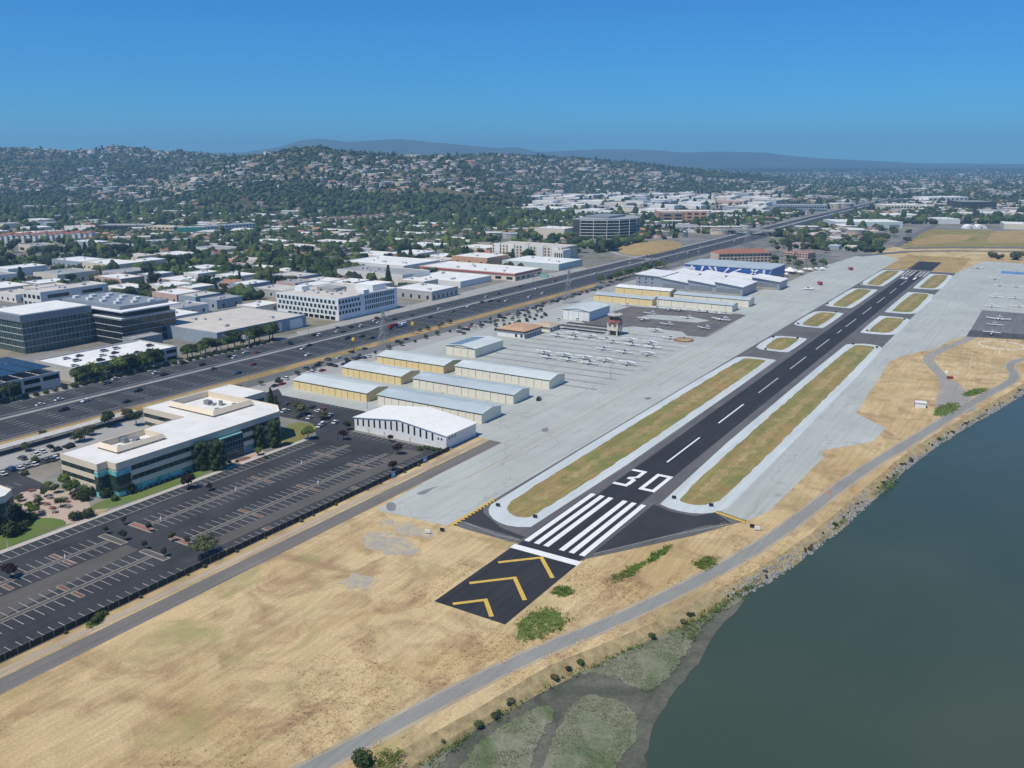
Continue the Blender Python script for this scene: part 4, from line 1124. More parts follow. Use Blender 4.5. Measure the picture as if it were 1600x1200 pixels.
# ---- three-storey offices
BEIGE = M('beige_precast', (.76, .64, .49), .06, .5)
ROOFW = M('white_roof', (.73, .72, .69), .10, .15)
MULL = M('teal_mullion', (.20, .42, .43), .1)
def facade(t, p0, p1, floors, fh, pane_w, ptop=GL_GREEN, pbot=GL_TEAL, skip=None):
    tx, ty = p1[0]-p0[0], p1[1]-p0[1]
    L = math.hypot(tx, ty)
    n = max(1, int(L/pane_w))
    for k in range(floors):
        m = pbot if k == 0 else ptop
        h = 2.6 if k == 0 else 1.75
        z = .5 if k == 0 else k*fh+.95
        row_of('window', t, p0, p1, z, L/n-.12, h, .05, m, n, .03)
def office(lab, poly, h, floors, faces, grp):
    t = thing('office_building', lab, 'office', (0, 0, 0), 0, grp)
    fh = (h-1.3)/floors
    core = MB(); core.prism(poly, 0, h-.2); core.build('wall', BEIGE, t)
    n = len(poly)
    c = Vector((sum(p[0] for p in poly)/n, sum(p[1] for p in poly)/n))
    area = sum(poly[i][0]*poly[(i+1) % n][1]-poly[(i+1) % n][0]*poly[i][1] for i in range(n))
    pl = poly if area > 0 else poly[::-1]
    for k in range(floors+1):
        z0, z1 = (k*fh-.95, k*fh+.9) if 0 < k < floors else ((0, .45) if k == 0 else (k*fh-.85, h+.35))
        mb = MB()
        for i in range(n):
            a, b = Vector(pl[i]), Vector(pl[(i+1) % n])
            d = (b-a).normalized(); nr = Vector((d.y, -d.x))
            q = [a-d*.05, b+d*.05]
            o = .22
            P = [q[0], q[1], q[1]+nr*o, q[0]+nr*o]
            mb.add([(p.x, p.y, z0) for p in P]+[(p.x, p.y, z1) for p in P], [(2, 3, 7, 6), (1, 2, 6, 5), (3, 0, 4, 7), (4, 5, 6, 7), (0, 1, 2, 3), (0, 1, 5, 4)])
        mb.build('spandrel', BEIGE, t)
    mb = MB(); mb.sheet(pl, h+.02); mb.build('roof', ROOFW, t)
    for p0, p1 in faces: facade(t, p0, p1, floors, fh, 2.5)
    return t
OFF = [(-177.5, -42.5), (-155.5, -42.5), (-155.5, -38.6), (-150.5, -38.6), (-150.5, 37.5), (-158, 43.5), (-180, 43.5), (-180, 56.5), (-204.5, 56.5), (-204.5, 11), (-178, 11)]
t = office('three storey beige office with teal glass strips and white roof', OFF, 12.3, 3, [((-177.5, -42.5), (-157.5, -42.5)), ((-150.5, -33), (-150.5, 4.5)), ((-150.5, 16.5), (-150.5, 37)), ((-204.5, 11), (-178.5, 11)), ((-150.5, 37.5), (-158, 43.5)), ((-180, 44), (-180, 56))], 'beige offices by the lot')
# glazed corner and entrance bay
for (p0, p1) in (((-157.2, -42.9), (-154.9, -42.9)), ((-154.9, -42.9), (-154.9, -38.9)), ((-154.9, -39.0), (-150.1, -39.0)), ((-150.1, -39.0), (-150.1, -33.6))):
    L = math.hypot(p1[0]-p0[0], p1[1]-p0[1]); n = max(1, round(L/1.3))
    for z in (.3, 2.2, 4.1, 6.0, 7.9): row_of('corner_glass', t, p0, p1, z, L/n-.1, 1.75, .06, GL_TEAL if z in (.3, 7.9) else GL_GREEN, n, .05)
MB().box(-150.5, 5, 0, -148.6, 16, 9.6).build('entrance_bay', MULL, t)
for z in (.3, 2.6, 4.9, 7.2): row_of('entrance_glass', t, (-148.6, 5), (-148.6, 16), z, 1.15, 1.95, .05, GL_DARK, 8, .04)
def screen_box(t, x0, y0, x1, y1, z, h, splay, inner=True):
    w = splay
    mb = MB()
    P = [(x0, y0), (x1, y0), (x1, y1), (x0, y1)]
    I = [(x0+w, y0+w), (x1-w, y0+w), (x1-w, y1-w), (x0+w, y1-w)]
    J = [(x0+w+.3, y0+w+.3), (x1-w-.3, y0+w+.3), (x1-w-.3, y1-w-.3), (x0+w+.3, y1-w-.3)]
    for i in range(4):
        k = (i+1) % 4
        mb.quad((*P[i], z+.7), (*P[k], z+.7), (*I[k], z+h), (*I[i], z+h))
        mb.quad((*I[i], z+h), (*I[k], z+h), (*J[k], z+h), (*J[i], z+h))
        mb.quad((*J[i], z+h), (*J[k], z+h), (*J[k], z), (*J[i], z))
        mb.quad((*P[i], z+.7), (*P[k], z+.7), (*I[k], z+.7), (*I[i], z+.7))
    mb.build('roof_screen', BEIGE, t)
    for i in range(7):
        mb = MB()
        x, y = random.uniform(x0+w+1.5, x1-w-1.5), random.uniform(y0+w+1.5, y1-w-1.5)
        s = random.uniform(.7, 1.6)
        mb.box(x-s, y-s*.7, z+.02, x+s, y+s*.7, z+random.uniform(.8, h-.3))
        mb.bar((x, y+s, z+.4), (x+random.uniform(-2, 2), y+s+1.2, z+.4), .25)
        mb.build('air_handler', GALV, t)
screen_box(t, -172.5, -32, -159.5, -11, 12.35, 2.3, 1.0)
screen_box(t, -197, 17, -167, 39, 12.35, 2.6, 1.1)
OFF2 = [(-200, -110), (-155.5, -110), (-155.5, -74.5), (-159, -70.5), (-200, -70.5)]
t = office('corner of a second beige office at the left edge of the lot', OFF2, 11.6, 3, [((-155.5, -110), (-155.5, -79)), ((-159, -70.5), (-199, -70.5))], 'beige offices by the lot')
for z in (.3, 2.2, 4.1, 6.0, 7.9): row_of('corner_glass', t, (-155.1, -79), (-155.1, -74.8), z, 1.3, 1.75, .06, GL_GREEN, 3, .05); row_of('corner_glass', t, (-155.1, -74.6), (-158.8, -70.2), z, 1.3, 1.75, .06, GL_DARK, 3, .05)
# carports with parked cars behind the office
for x0, y0, x1, y1, lab in ((-236, -40, -230.5, 26, 'long pale carport roof behind the beige office'), (-205.5, -120, -200.5, -62, 'pale carport roof at the left edge behind the patio')):
    t = thing('carport', lab, 'carport', ((x0+x1)/2, (y0+y1)/2, 0))
    hx, hy = (x1-x0)/2, (y1-y0)/2
    MB().box(-hx, -hy, 2.6, hx, hy, 2.82, bottom=True).build('roof', M('pale_carport_roof', (.52, .50, .46)), t)
    for k in range(9): obj('post', pane_mesh('post', .18, 2.6, .09, GALV), t, (0, -hy+2+k*(2*hy-4)/8, 0))
# picnic tables on the patio
REDT = M('red_table', (.30, .11, .08), .2, 2)
GREYT = M('grey_table', (.22, .22, .21), .2, 2)
def table(x, y, m, lab):
    t = thing('picnic_table', lab, 'table', (x, y, .06), random.uniform(0, 3), 'picnic tables on the patio')
    MB().box(-1.1, -.45, .7, 1.1, .45, .78, bottom=True).build('tabletop', m, t)
    for s in (-.8, .8): MB().box(-1.1, s-.15, .42, 1.1, s+.15, .48, bottom=True).build('bench', m, t)
    for s in (-.7, .7): MB().box(s-.05, -.8, 0, s+.05, .8, .1).box(s-.06, -.1, .1, s+.06, .1, .7).build('leg', GALV, t)
for px, py, m in ((50, 768, REDT), (57, 776, GREYT), (78, 779, GREYT), (104, 785, REDT), (101, 780, GREYT), (115, 779, GREYT), (82, 795, REDT), (86, 801, GREYT), (107, 793, GREYT), (73, 789, REDT), (64, 800, GREYT)):
    x, y = PX(px, py); table(x, y, m, ('red' if m is REDT else 'grey')+' picnic table on the pink paved patio')
o = MB().bar((0, 0, 0), (0, 0, 2.6), .09).build('flag_post', WHITE, None, (*PX(13, 858), .06)); tag(o, 'thin white post standing on the lawn at the left edge', 'post')
# ================================================================ FREEWAY, CARS, POLES
CARC = {'white': (.72, .72, .72), 'silver': (.40, .41, .43), 'black': (.018, .019, .021), 'grey': (.12, .125, .13), 'red': (.32, .03, .025), 'blue': (.03, .07, .20)}
for k, c in CARC.items(): M('car_paint_'+k, c, .05, 1, .25, .5)
WHEEL = M('tyre_rubber', (.02, .02, .02), .1, 2)
def carbody(suv):
    mb = MB()
    h1, h2 = (.95, 1.72) if suv else (.82, 1.42)
    L, w = (4.7, .93) if suv else (4.5, .9)
    a = [(-w, -L/2, .3), (-w, -L/2, h1-.06), (-w*.97, -L/2+.1, h1)]
    prof = [(-L/2, .32), (-L/2, h1-.12), (-L/2+.25, h1), (L/2-1.2, h1), (L/2-.1, h1-.16), (L/2, .5), (L/2, .32)]
    n = len(prof)
    mb.add([(-w, y, z) for y, z in prof]+[(w, y, z) for y, z in prof], [tuple(range(n)), tuple(range(2*n-1, n-1, -1))]+[(i, i+n, (i+1) % n+n, (i+1) % n) for i in range(n)], 0)
    y0, y1, y2, y3 = (-L/2+.15, -L/2+.45, .35, 1.15) if suv else (-L/2+.45, -L/2+1.15, .2, .95)
    b, t = w*.95, w*.78
    base = [(-b, y0, h1), (b, y0, h1), (b, y3, h1), (-b, y3, h1)]
    top = [(-t, y1, h2-.05), (t, y1, h2-.05), (t, y2, h2-.05), (-t, y2, h2-.05)]
    mb.add(base+top, [(0, 1, 5, 4), (1, 2, 6, 5), (2, 3, 7, 6), (3, 0, 4, 7)], 1)
    mb.add([(x*1.03, y, h2-.05) for x, y, _ in top]+[(x*.95, y*.97, h2) for x, y, _ in top], [(0, 1, 5, 4), (1, 2, 6, 5), (2, 3, 7, 6), (3, 0, 4, 7), (4, 5, 6, 7)], 0)
    for sx in (-1, 1):
        for y in (-L/2+.85, L/2-.9): mb.bar((sx*(w-.2), y, .33), (sx*(w+.01), y, .33), .33, 2, 8)
    return mb
carmesh = {}
for k in CARC:
    for suv in (0, 1): carmesh[k, suv] = carbody(suv).mesh('car', [MATS['car_paint_'+k], GL_DARK, WHEEL])
def near_car(x, y, rot, col, suv, lab, grp):
    """a car close enough to show its parts"""
    key = ('parts', col, suv)
    if key not in carmesh:
        full = carbody(suv)
        out = []
        for i, (n, m) in enumerate((('body', MATS['car_paint_'+col]), ('window', GL_DARK))):
            mb = MB()
            for f, q in zip(full.f, full.m):
                if q == i: mb.add([full.v[j] for j in f], [tuple(range(len(f)))])
            out.append((n, mb.mesh(n, [m])))
        wh = MB().bar((-.11, 0, 0), (.11, 0, 0), .33, 0, 10).mesh('wheel', [WHEEL])
        carmesh[key] = out, wh
    out, wh = carmesh[key]
    t = thing('parked_car', lab, 'car', (x, y, .06), rot, grp)
    for n, me in out: obj(n, me, t)
    w = .82
    for sx in (-1, 1):
        for yy in (-1.45, 1.4): obj('wheel', wh, t, (sx*w, yy, .33))
    return t
def car(x, y, rot, col, suv, lab, cat='car', grp=None, z=.12, name='car'):
    o = obj(name, carmesh[col, suv], None, (x, y, z), rot)
    return tag(o, lab, cat, grp)
SV = ('saloon', 'sports utility car')
# traffic: photo positions on the two carriageways
traffic = [(64, 634, 'white', 0), (93, 626, 'white', 0), (100, 642, 'black', 1), (134, 628, 'white', 0), (168, 600, 'grey', 1), (175, 592, 'white', 0), (198, 629, 'black', 0), (216, 612, 'black', 1), (244, 584, 'white', 0), (257, 587, 'black', 1), (317, 571, 'black', 0), (333, 578, 'grey', 0), (359, 558, 'black', 0), (368, 560, 'white', 1), (384, 552, 'white', 0), (395, 571, 'red', 0), (372, 584, 'blue', 0), (279, 567, 'black', 1),
           (405, 553, 'red', 0), (453, 537, 'black', 1), (462, 540, 'black', 0), (474, 546, 'white', 0), (483, 541, 'black', 0), (481, 556, 'white', 0), (492, 525, 'black', 1), (500, 525, 'white', 1), (528, 519, 'white', 0), (522, 512, 'silver', 0), (538, 520, 'black', 0), (549, 512, 'black', 0), (565, 511, 'white', 1), (543, 530, 'black', 1), (566, 527, 'black', 1), (582, 529, 'black', 0), (616, 514, 'white', 0), (586, 498, 'red', 1), (586, 502, 'white', 0), (592, 505, 'white', 0), (617, 500, 'black', 0), (646, 494, 'black', 0), (672, 497, 'black', 0), (690, 484, 'white', 0), (707, 488, 'grey', 0), (732, 480, 'white', 0), (752, 473, 'black', 0), (766, 472, 'black', 1), (779, 471, 'black', 0), (791, 471, 'white', 0), (760, 465, 'white', 0), (780, 460, 'black', 0), (827, 465, 'white', 0), (848, 459, 'white', 0), (838, 452, 'white', 0), (812, 448, 'red', 0), (890, 446, 'silver', 0), (893, 440, 'white', 0),
           (870, 440, 'black', 0), (930, 428, 'white', 0), (975, 422, 'white', 0), (955, 420, 'grey', 0), (985, 411, 'white', 0), (1005, 412, 'white', 0), (1022, 409, 'silver', 0), (1020, 404, 'white', 0), (1042, 405, 'black', 0), (1060, 401, 'silver', 0), (1075, 396, 'white', 0), (1092, 394, 'white', 0), (1052, 396, 'black', 0), (1010, 400, 'white', 1), (1120, 386, 'black', 0), (1095, 386, 'white', 0), (1148, 377, 'white', 0), (1190, 365, 'black', 0), (1212, 358, 'white', 0), (1240, 351, 'white', 0), (1275, 342, 'black', 0), (1310, 333, 'white', 0), (1335, 328, 'white', 0)]
for px, py, c, s in traffic:
    x, y = PX(px, py)
    d = abs(x+283)
    near = x > -283 or (y > 1076 and x > -290)
    if px < 900: x = -283+max(5, min(d, 20 if not near else 28))*(1 if near else -1)
    part = 'far left end of the ' if px < 260 else ('' if px < 700 else ('middle of the ' if px < 900 else 'distant part of the '))
    car(x, y, 0 if not near else math.pi, c, s, f'{c} {SV[s]} driving on the {part}{"near" if near else "far"} freeway lanes', 'car', 'cars on the freeway')
# a tractor with a red trailer on the near lanes
x, y = PX(628, 511)
t = thing('truck', 'lorry with a red trailer on the near freeway lanes', 'truck', (-268, y-6, .12))
MB().box(-1.25, -7, 1.0, 1.25, 1.5, 3.7).build('trailer', MATS['car_paint_red'], t)
MB().box(-1.2, 2, .5, 1.2, 4.6, 3.0).box(-1.15, 4.6, .5, 1.15, 6.4, 1.9).build('cab', MATS['car_paint_white'], t)
MB().box(-1.0, 6.9, .6, 1.0, 12, 2.6).build('second_load', MATS['car_paint_white'], t)
mb = MB()
for sx in (-1.1, .8):
    for yy in (-6, -5, 2.6, 5.6, 8, 11): mb.bar((sx, yy, .5), (sx+.3, yy, .5), .5, 0, 8)
mb.build('wheel', WHEEL, t)
# parked cars
CK = ['white', 'black', 'silver', 'grey', 'black', 'white', 'blue', 'grey', 'red', 'black']
def park(px, py, c, s, rot, lab, grp):
    x, y = PX(px, py)
    near_car(x, y, rot, c, s, lab, grp)
for px, py, c, s in ((4, 742, 'white', 0), (18, 735, 'blue', 1), (31, 733, 'white', 0), (42, 729, 'silver', 0), (53, 727, 'white', 0), (70, 722, 'grey', 1), (80, 720, 'grey', 1), (86, 717, 'white', 0), (66, 707, 'white', 0), (56, 711, 'white', 0), (90, 703, 'black', 0), (35, 718, 'grey', 1), (110, 698, 'black', 1), (104, 700, 'black', 0)):
    park(px, py, c, s, ROT90, f'{c} {SV[s]} parked behind the beige office', 'cars parked behind the beige office')
for px, py, c, s in ((484, 654, 'white', 0), (497, 644, 'white', 0), (505, 641, 'red', 0), (488, 637, 'black', 0), (446, 644, 'white', 1), (470, 652, 'black', 0), (505, 664, 'white', 1), (500, 667, 'white', 0), (524, 661, 'white', 0), (448, 632, 'grey', 0), (516, 650, 'silver', 0)):
    park(px, py, c, s, random.choice((0, .3, ROT90)), f'{c} {SV[s]} in the side lot before the white hall', 'cars in the side lot')
park(842, 625, 'black', 1, .3, 'dark sports utility car alone at the end of the cream hangar', None)
for px, py in ((430, 604), (441, 601), (436, 597), (446, 593), (478, 577), (486, 583), (497, 572), (504, 580), (516, 571), (523, 573), (538, 570), (545, 566), (553, 562), (560, 561), (568, 560), (576, 558), (500, 568), (512, 563), (530, 560), (549, 551), (570, 546), (622, 535), (635, 531)):
    i = int(px*7+py) % 10
    x, y = PX(px, py); near_car(x, y, random.choice((0, ROT90*.95)), CK[i], i % 2, f'{CK[i]} {SV[i % 2]} parked along the frontage road by the yellow hangars', 'cars parked along the frontage road')
for i in range(46):
    px = 712+i*5.8
    py = 519-(px-712)*.315+(2.6 if i % 2 else 0)
    if py < 446: continue
    x, y = PX(px, py)
    c = CK[(i*7) % 10]
    car(x, y, ROT90, c, i % 3 == 0, f'{c} {SV[i % 3 == 0]} parked in the row beside the frontage road {"near the terminal" if px < 830 else "beyond the white hangar"}', 'car', 'cars parked along the frontage road', .1, 'parked_car')
for px, py, c in ((873, 500, 'white'), (880, 497, 'white'), (902, 500, 'white'), (775, 516, 'blue'), (790, 512, 'silver'), (725, 522, 'grey')):
    x, y = PX(px, py); car(x, y, .4, c, 1, f'{c} van standing near the terminal and white hangar', 'van', 'vans by the terminal', .1, 'van')
# show ground with white tents beyond the museum
for i in range(9):
    px, py = 1226+i*8.2+random.uniform(-3, 3), 431-i*1.4+random.uniform(-3, 2)
    x, y = PX(px, py)
    t = thing('tent', ('red and white' if i == 1 else 'small white')+' event tent on the show ground by the blue museum', 'tent', (x, y, 0), random.uniform(0, 1), 'event tents')
    s = 6.5 if i == 1 else random.uniform(1.8, 3)
    MB().loft([[(-s, -s, 2.4), (s, -s, 2.4), (s, s, 2.4), (-s, s, 2.4)], [(-s*.1, -s*.1, 2.4+s*.6), (s*.1, -s*.1, 2.4+s*.6), (s*.1, s*.1, 2.4+s*.6), (-s*.1, s*.1, 2.4+s*.6)]]).build('canopy', WHITE, t)
    mb = MB()
    for a in (-1, 1):
        for b in (-1, 1): mb.bar((a*s*.95, b*s*.95, 0), (a*s*.95, b*s*.95, 2.4), .08)
    mb.build('pole', GALV, t)
    if i == 1: MB().loft([[(-s, -s, 1.9), (s, -s, 1.9), (s, s, 1.9), (-s, s, 1.9)], [(-s-.05, -s-.05, 2.6), (s+.05, -s-.05, 2.6), (s+.05, s+.05, 2.6), (-s-.05, s+.05, 2.6)]], 0, False).build('valance', MATS['car_paint_red'], t)
for i in range(34):
    px, py = random.uniform(1216, 1300), random.uniform(424, 447)
    py = max(py, 447-(1300-px)*.04-16)
    x, y = PX(px, py)
    if x > -97: continue
    c = random.choice(('white', 'white', 'red', 'blue', 'silver', 'black', 'grey'))
    car(x, y, random.uniform(0, 3), c, i % 2, f'{c} {SV[i % 2]} on the show ground among the event tents', 'car', 'cars on the show ground', .1, 'parked_car')
for px, py, c, lab in ((1281, 445, 'red', 'red fire truck standing on the left taxiway beside a white aircraft'), (1329, 422, 'red', 'dark red service truck on the far end of the left taxiway')):
    x, y = PX(px, py)
    t = thing('service_truck', lab, 'truck', (x, y, .1), .6)
    MB().box(-1.3, -3.5, .7, 1.3, 1.4, 3).build('body', MATS['car_paint_'+c], t)
    MB().box(-1.25, 1.5, .6, 1.25, 3.4, 2.6).build('cab', MATS['car_paint_'+c], t)
    MB().box(-1.27, 1.9, 1.7, 1.27, 3.46, 2.4).build('window', GL_DARK, t)
    mb = MB()
    for sx in (-1.2, .9):
        for yy in (-2.3, 2.4): mb.bar((sx, yy, .5), (sx+.3, yy, .5), .5, 0, 8)
    mb.build('wheel', WHEEL, t)
# freeway barrier, light poles
o = MB()
strip(fwc[:6+4], -.3, -.1, .13, 1.0, o); strip(fwc[:10], -.1, .1, 1.0, 1.0, o); strip(fwc[:10], .1, .3, 1.0, .13, o)
tag(o.build('median_barrier', GREYCON), 'low concrete barrier along the freeway median', 'barrier')
for i, y in enumerate(range(-20, 1000, 62)):
    t = lamp_post(-283, y+3, 11, ('double-armed light pole on the freeway median '+('beside the beige office' if y < 150 else ('beside the airport' if y < 520 else 'far along'))), 'light poles on the freeway', GALV, 2.2, 0)
    MB().bar((0, 0, 10.95), (-2.2, 0, 11.15), .05).build('arm', GALV, t)
for i, y in enumerate((8, 62, 70, 140, 210)):
    lamp_post(-306, y, 10, 'light pole between the freeway and the garage trees', 'light poles by the garages', GALV, 2.4, 0)
for i, y in enumerate(range(90, 560, 52)):
    lamp_post(-228.5, y, 7, 'slim lamp post on the frontage road', 'lamp posts on the frontage road', GALV, 1.2, math.pi)
for x, y in ((-128, 48.2), (-77, 207), (-150, 92)):
    lamp_post(x, y, 7.5, 'single dark lamp post '+{-128: 'at the mouth of the side lot', -77: 'on the apron edge', -150: 'behind the white hall'}[x], None, DARKM, .8)
# lattice transmission towers
def pylon(px, py, H, lab):
    x, y = PX(px, py)
    t = thing('transmission_tower', lab, 'pylon', (x, y, 0), .1, 'lattice transmission towers')
    mb = MB()
    def w(z): return 3.4*(1-z/H)**1.2+.45
    zs = [0, H*.16, H*.31, H*.45, H*.58, H*.7, H*.8, H*.9, H]
    for i in range(4):
        c = [(1, 1), (-1, 1), (-1, -1), (1, -1)]
        (ax, ay), (bx, by) = c[i], c[(i+1) % 4]
        for z0, z1 in zip(zs, zs[1:]):
            mb.bar((ax*w(z0), ay*w(z0), z0), (ax*w(z1), ay*w(z1), z1), .13, 0, 4)
            mb.bar((ax*w(z0), ay*w(z0), z0), (bx*w(z1), by*w(z1), z1), .07, 0, 4)
            mb.bar((bx*w(z0), by*w(z0), z0), (ax*w(z1), ay*w(z1), z1), .07, 0, 4)
            mb.bar((ax*w(z1), ay*w(z1), z1), (bx*w(z1), by*w(z1), z1), .07, 0, 4)
    mb.build('lattice', GALV, t)
    for z in (H*.72, H*.86, H*.98):
        mb = MB()
        for s in (-1, 1):
            mb.bar((0, 0, z), (s*4.2, 0, z+.3), .1, 0, 4); mb.bar((0, 0, z+1.2), (s*4.2, 0, z+.3), .07, 0, 4)
            mb.bar((s*4.1, 0, z+.3), (s*4.1, 0, z-1.0), .08, 0, 5)
        mb.build('cross_arm', GALV, t)
for px, py, H, lab in ((601, 560, 29, 'tall lattice pylon between freeway and the yellow hangars'), (888, 474, 27, 'lattice pylon by the frontage road near the white hangar'), (1166, 388, 33, 'lattice pylon beside the freeway overpass'), (1168, 384, 34, 'second lattice pylon close behind the overpass pylon'), (1232, 366, 30, 'distant lattice pylon beyond the overpass')): pylon(px, py, H, lab)
# yellow crash drums at the two sign posts
for px, py, lab in ((553, 548, 'yellow topped sign post on the dry freeway verge'), (645, 522, 'taller yellow sign post on the verge beyond the lattice pylon')):
    x, y = PX(px, py)
    t = thing('verge_sign', lab, 'sign post', (x, y, .05))
    MB().bar((0, 0, 0), (0, 0, 6.4), .3, 0, 6, .16).build('post', M('rusty_post', (.24, .15, .06)), t)
    MB().loft([octo(.5, 5.6, 8), octo(1.15, 6.4, 8), octo(1.1, 7.6, 8), octo(.5, 8.2, 8)]).build('head', M('sign_yellow', (.72, .52, .06)), t)
# overhead sign bridges
def gantry(y, x0, x1, panels, lab):
    t = thing('sign_gantry', lab, 'sign', (0, y, 0))
    mb = MB()
    for x in (x0, x1): mb.bar((x, 0, 0), (x, 0, 8), .25)
    for z in (6.6, 7.8): mb.bar((x0, 0, z), (x1, 0, z), .16)
    n = int(abs(x1-x0)/2.5)
    for i in range(n):
        a, b = x0+(x1-x0)*i/n, x0+(x1-x0)*(i+1)/n
        mb.bar((a, 0, 6.6 if i % 2 else 7.8), (b, 0, 7.8 if i % 2 else 6.6), .09)
    mb.build('truss', GALV, t)
    for a, b, m in panels:
        MB().box(a, -.4, 5.6, b, -.2, 8.8, bottom=True).build('sign_panel', m, t)
        mm = MB()
        for k in range(3): mm.box(a+.6, -.46, 6.2+k*.8, b-.6-(k % 2)*1.2, -.41, 6.5+k*.8)
        mm.build('lettering', WHITE, t)
GREENS = M('sign_green', (.03, .34, .22))
gantry(508, -304, -283, [(-297, -287, GREENS)], 'green overhead direction sign across the far freeway lanes')
gantry(690, -283, -250, [(-268, -258, M('sign_back_grey', (.13, .13, .15)))], 'dark back of an overhead sign over the near freeway lanes')
gantry(1095, -290, -262, [(-284, -276, GREENS)], 'green sign on the freeway overpass far away')
gantry(155, -310, -303, [(-310, -304, GALV)], 'grey back of a roadside sign by the garage trees')
# overpass
t = thing('overpass', 'concrete road bridge crossing the freeway', 'bridge', (-290, 1150, 0), math.radians(-4))
MB().box(-36, -9, 5.6, 66, 9, 7.0, bottom=True).build('deck', GREYCON, t)
for s in (-1, 1): MB().box(-36, s*8.9-.2, 7.0, 66, s*8.9+.2, 8.1).build('parapet', GREYCON, t)
for x in (-30, 0, 32, 58): MB().box(x-.8, -7, 0, x+.8, 7, 5.6).build('pier', GREYCON, t)
mb = MB()
for s, x0, x1 in ((1, 66, 190), (-1, -36, -170)):
    for k in range(8):
        a, b = x0+(x1-x0)*k/8, x0+(x1-x0)*(k+1)/8
        za, zb = 7.0*(1-k/8), 7.0*(1-(k+1)/8)
        X = lambda u: -290+u*math.cos(-.07)
        mb.quad((X(a), 1141, za+.1), (X(b), 1141, zb+.1), (X(b), 1159, zb+.1), (X(a), 1159, za+.1)) if s > 0 else mb.quad((X(b), 1141, zb+.1), (X(a), 1141, za+.1), (X(a), 1159, za+.1), (X(b), 1159, zb+.1))
        for yy0, yy1 in ((1141, 1133), (1159, 1167)):
            mb.quad((X(a), yy0, za+.1), (X(b), yy0, zb+.1), (X(b), yy1, .02), (X(a), yy1, .02))
kind(mb.build('ramp', GREYCON), 'structure')
# ================================================================ TOWN
OCC = []      # world rectangles already built on: x0, y0, x1, y1
def occ(x0, y0, x1, y1, m=2): OCC.append((x0-m, y0-m, x1+m, y1+m))
def free(x, y, r=0):
    for a, b, c, d in OCC:
        if a-r < x < c+r and b-r < y < d+r: return False
    return True
for q in ((-360, -420, -200, 1120), (-206, -300, -81, 60), (-205, 40, 200, 960)): OCC.append(q)
W_WHITE, W_CREAM, W_GREY = M('town_white_wall', (.78, .76, .71), .08, .4), M('town_cream_wall', (.72, .64, .51), .08, .4), M('town_grey_wall', (.46, .46, .45), .12, .4)
W_PEACH, W_BLUE, W_BROWN = M('town_peach_wall', (.62, .36, .22), .12, .4), M('town_bluegrey_wall', (.33, .39, .44), .12, .4), M('town_brown_wall', (.34, .24, .18), .15, .4)
W_PINK, W_MINT = M('town_pink_wall', (.60, .42, .36), .1, .4), M('town_mint_wall', (.55, .63, .60), .1, .4)
RF_WHITE, RF_PALE, RF_GREY = M('flat_white_roof', (.76, .76, .74), .12, .12), M('flat_pale_roof', (.58, .54, .48), .14, .12), M('flat_grey_roof', (.36, .36, .36), .2, .12)
RF_RED, RF_DARK = M('red_tile_roof', (.34, .15, .10), .2, .5), M('dark_shingle_roof', (.12, .115, .11), .2, .5)
HVAC = [MB().box(-1.6, -1.1, 0, 1.6, 1.1, 1.5).mesh('rooftop_unit', [M('unit_grey', (.50, .51, .52), .1, 1)]), MB().box(-.9, -.9, 0, .9, .9, 1.1).bar((0, 0, 1.1), (0, 0, 1.6), .5, 0, 8).mesh('rooftop_unit', [M('unit_grey')])]
def block(name, lab, cat, x0, y0, x1, y1, h, wall, roof, grp=None, units=3, par=.6, z=0):
    """flat-roofed building: walls with a parapet, sunk roof, rooftop units"""
    x0, x1, y0, y1 = min(x0, x1), max(x0, x1), min(y0, y1), max(y0, y1)
    occ(x0, y0, x1, y1)
    t = thing(name, lab, cat, ((x0+x1)/2, (y0+y1)/2, z), 0, grp)
    hx, hy = (x1-x0)/2, (y1-y0)/2
    mb = MB()
    o, i = rect(-hx, -hy, hx, hy), rect(-hx+.35, -hy+.35, hx-.35, hy-.35)
    for a in range(4):
        b = (a+1) % 4
        mb.quad((*o[a], 0), (*o[b], 0), (*o[b], h), (*o[a], h))
        mb.quad((*o[a], h), (*o[b], h), (*i[b], h), (*i[a], h))
        mb.quad((*i[b], h-par), (*i[a], h-par), (*i[a], h), (*i[b], h))
    mb.build('wall', wall, t)
    mb = MB(); mb.sheet(i, h-par); mb.build('roof', roof, t)
    for k in range(units):
        obj('rooftop_unit', HVAC[k % 2], t, (random.uniform(-.7, .7)*hx, random.uniform(-.7, .7)*hy, h-par+.01), random.choice((0, ROT90)))
    return t
def wins(t, hx, hy, side, z, w, h, m, n, name='window', skip=(), d=.06, off=.04):
    p = {'s': ((-hx, -hy), (hx, -hy)), 'e': ((hx, -hy), (hx, hy))}[side]
    row_of(name, t, *p, z, w, h, d, m, n, off, skip)
# parking structures
PC = M('garage_concrete', (.56, .54, .50), .1, .5)
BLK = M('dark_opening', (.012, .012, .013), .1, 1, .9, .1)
t = block('parking_garage', 'parking garage with a dark solar canopy beside the freeway', 'garage', -362, -70, -314.5, 39, 8.4, PC, RF_PALE, None, 0, 1)
for r in (0, 1): wins(t, 23.75, 54.5, 'e', .7+r*4.1, 8.2, 2.2, BLK, 11, 'opening', (10,) if r == 0 else ())
wins(t, 23.75, 54.5, 's', .9, 8, 2, BLK, 4, 'opening')
SOL = glassmat('solar_panel_glass', (.018, .022, .030), .2)
for i in range(12): MB().box(-22, -50+i*8.6, 10.6, 20, -50+i*8.6+7.8, 10.8, bottom=True).build('solar_panel', SOL, t)
for i in range(7):
    for x in (-18, 0, 16): obj('post', pane_mesh('post', .3, 3.2, .15, GALV), t, (x, -46+i*15, 7.4))
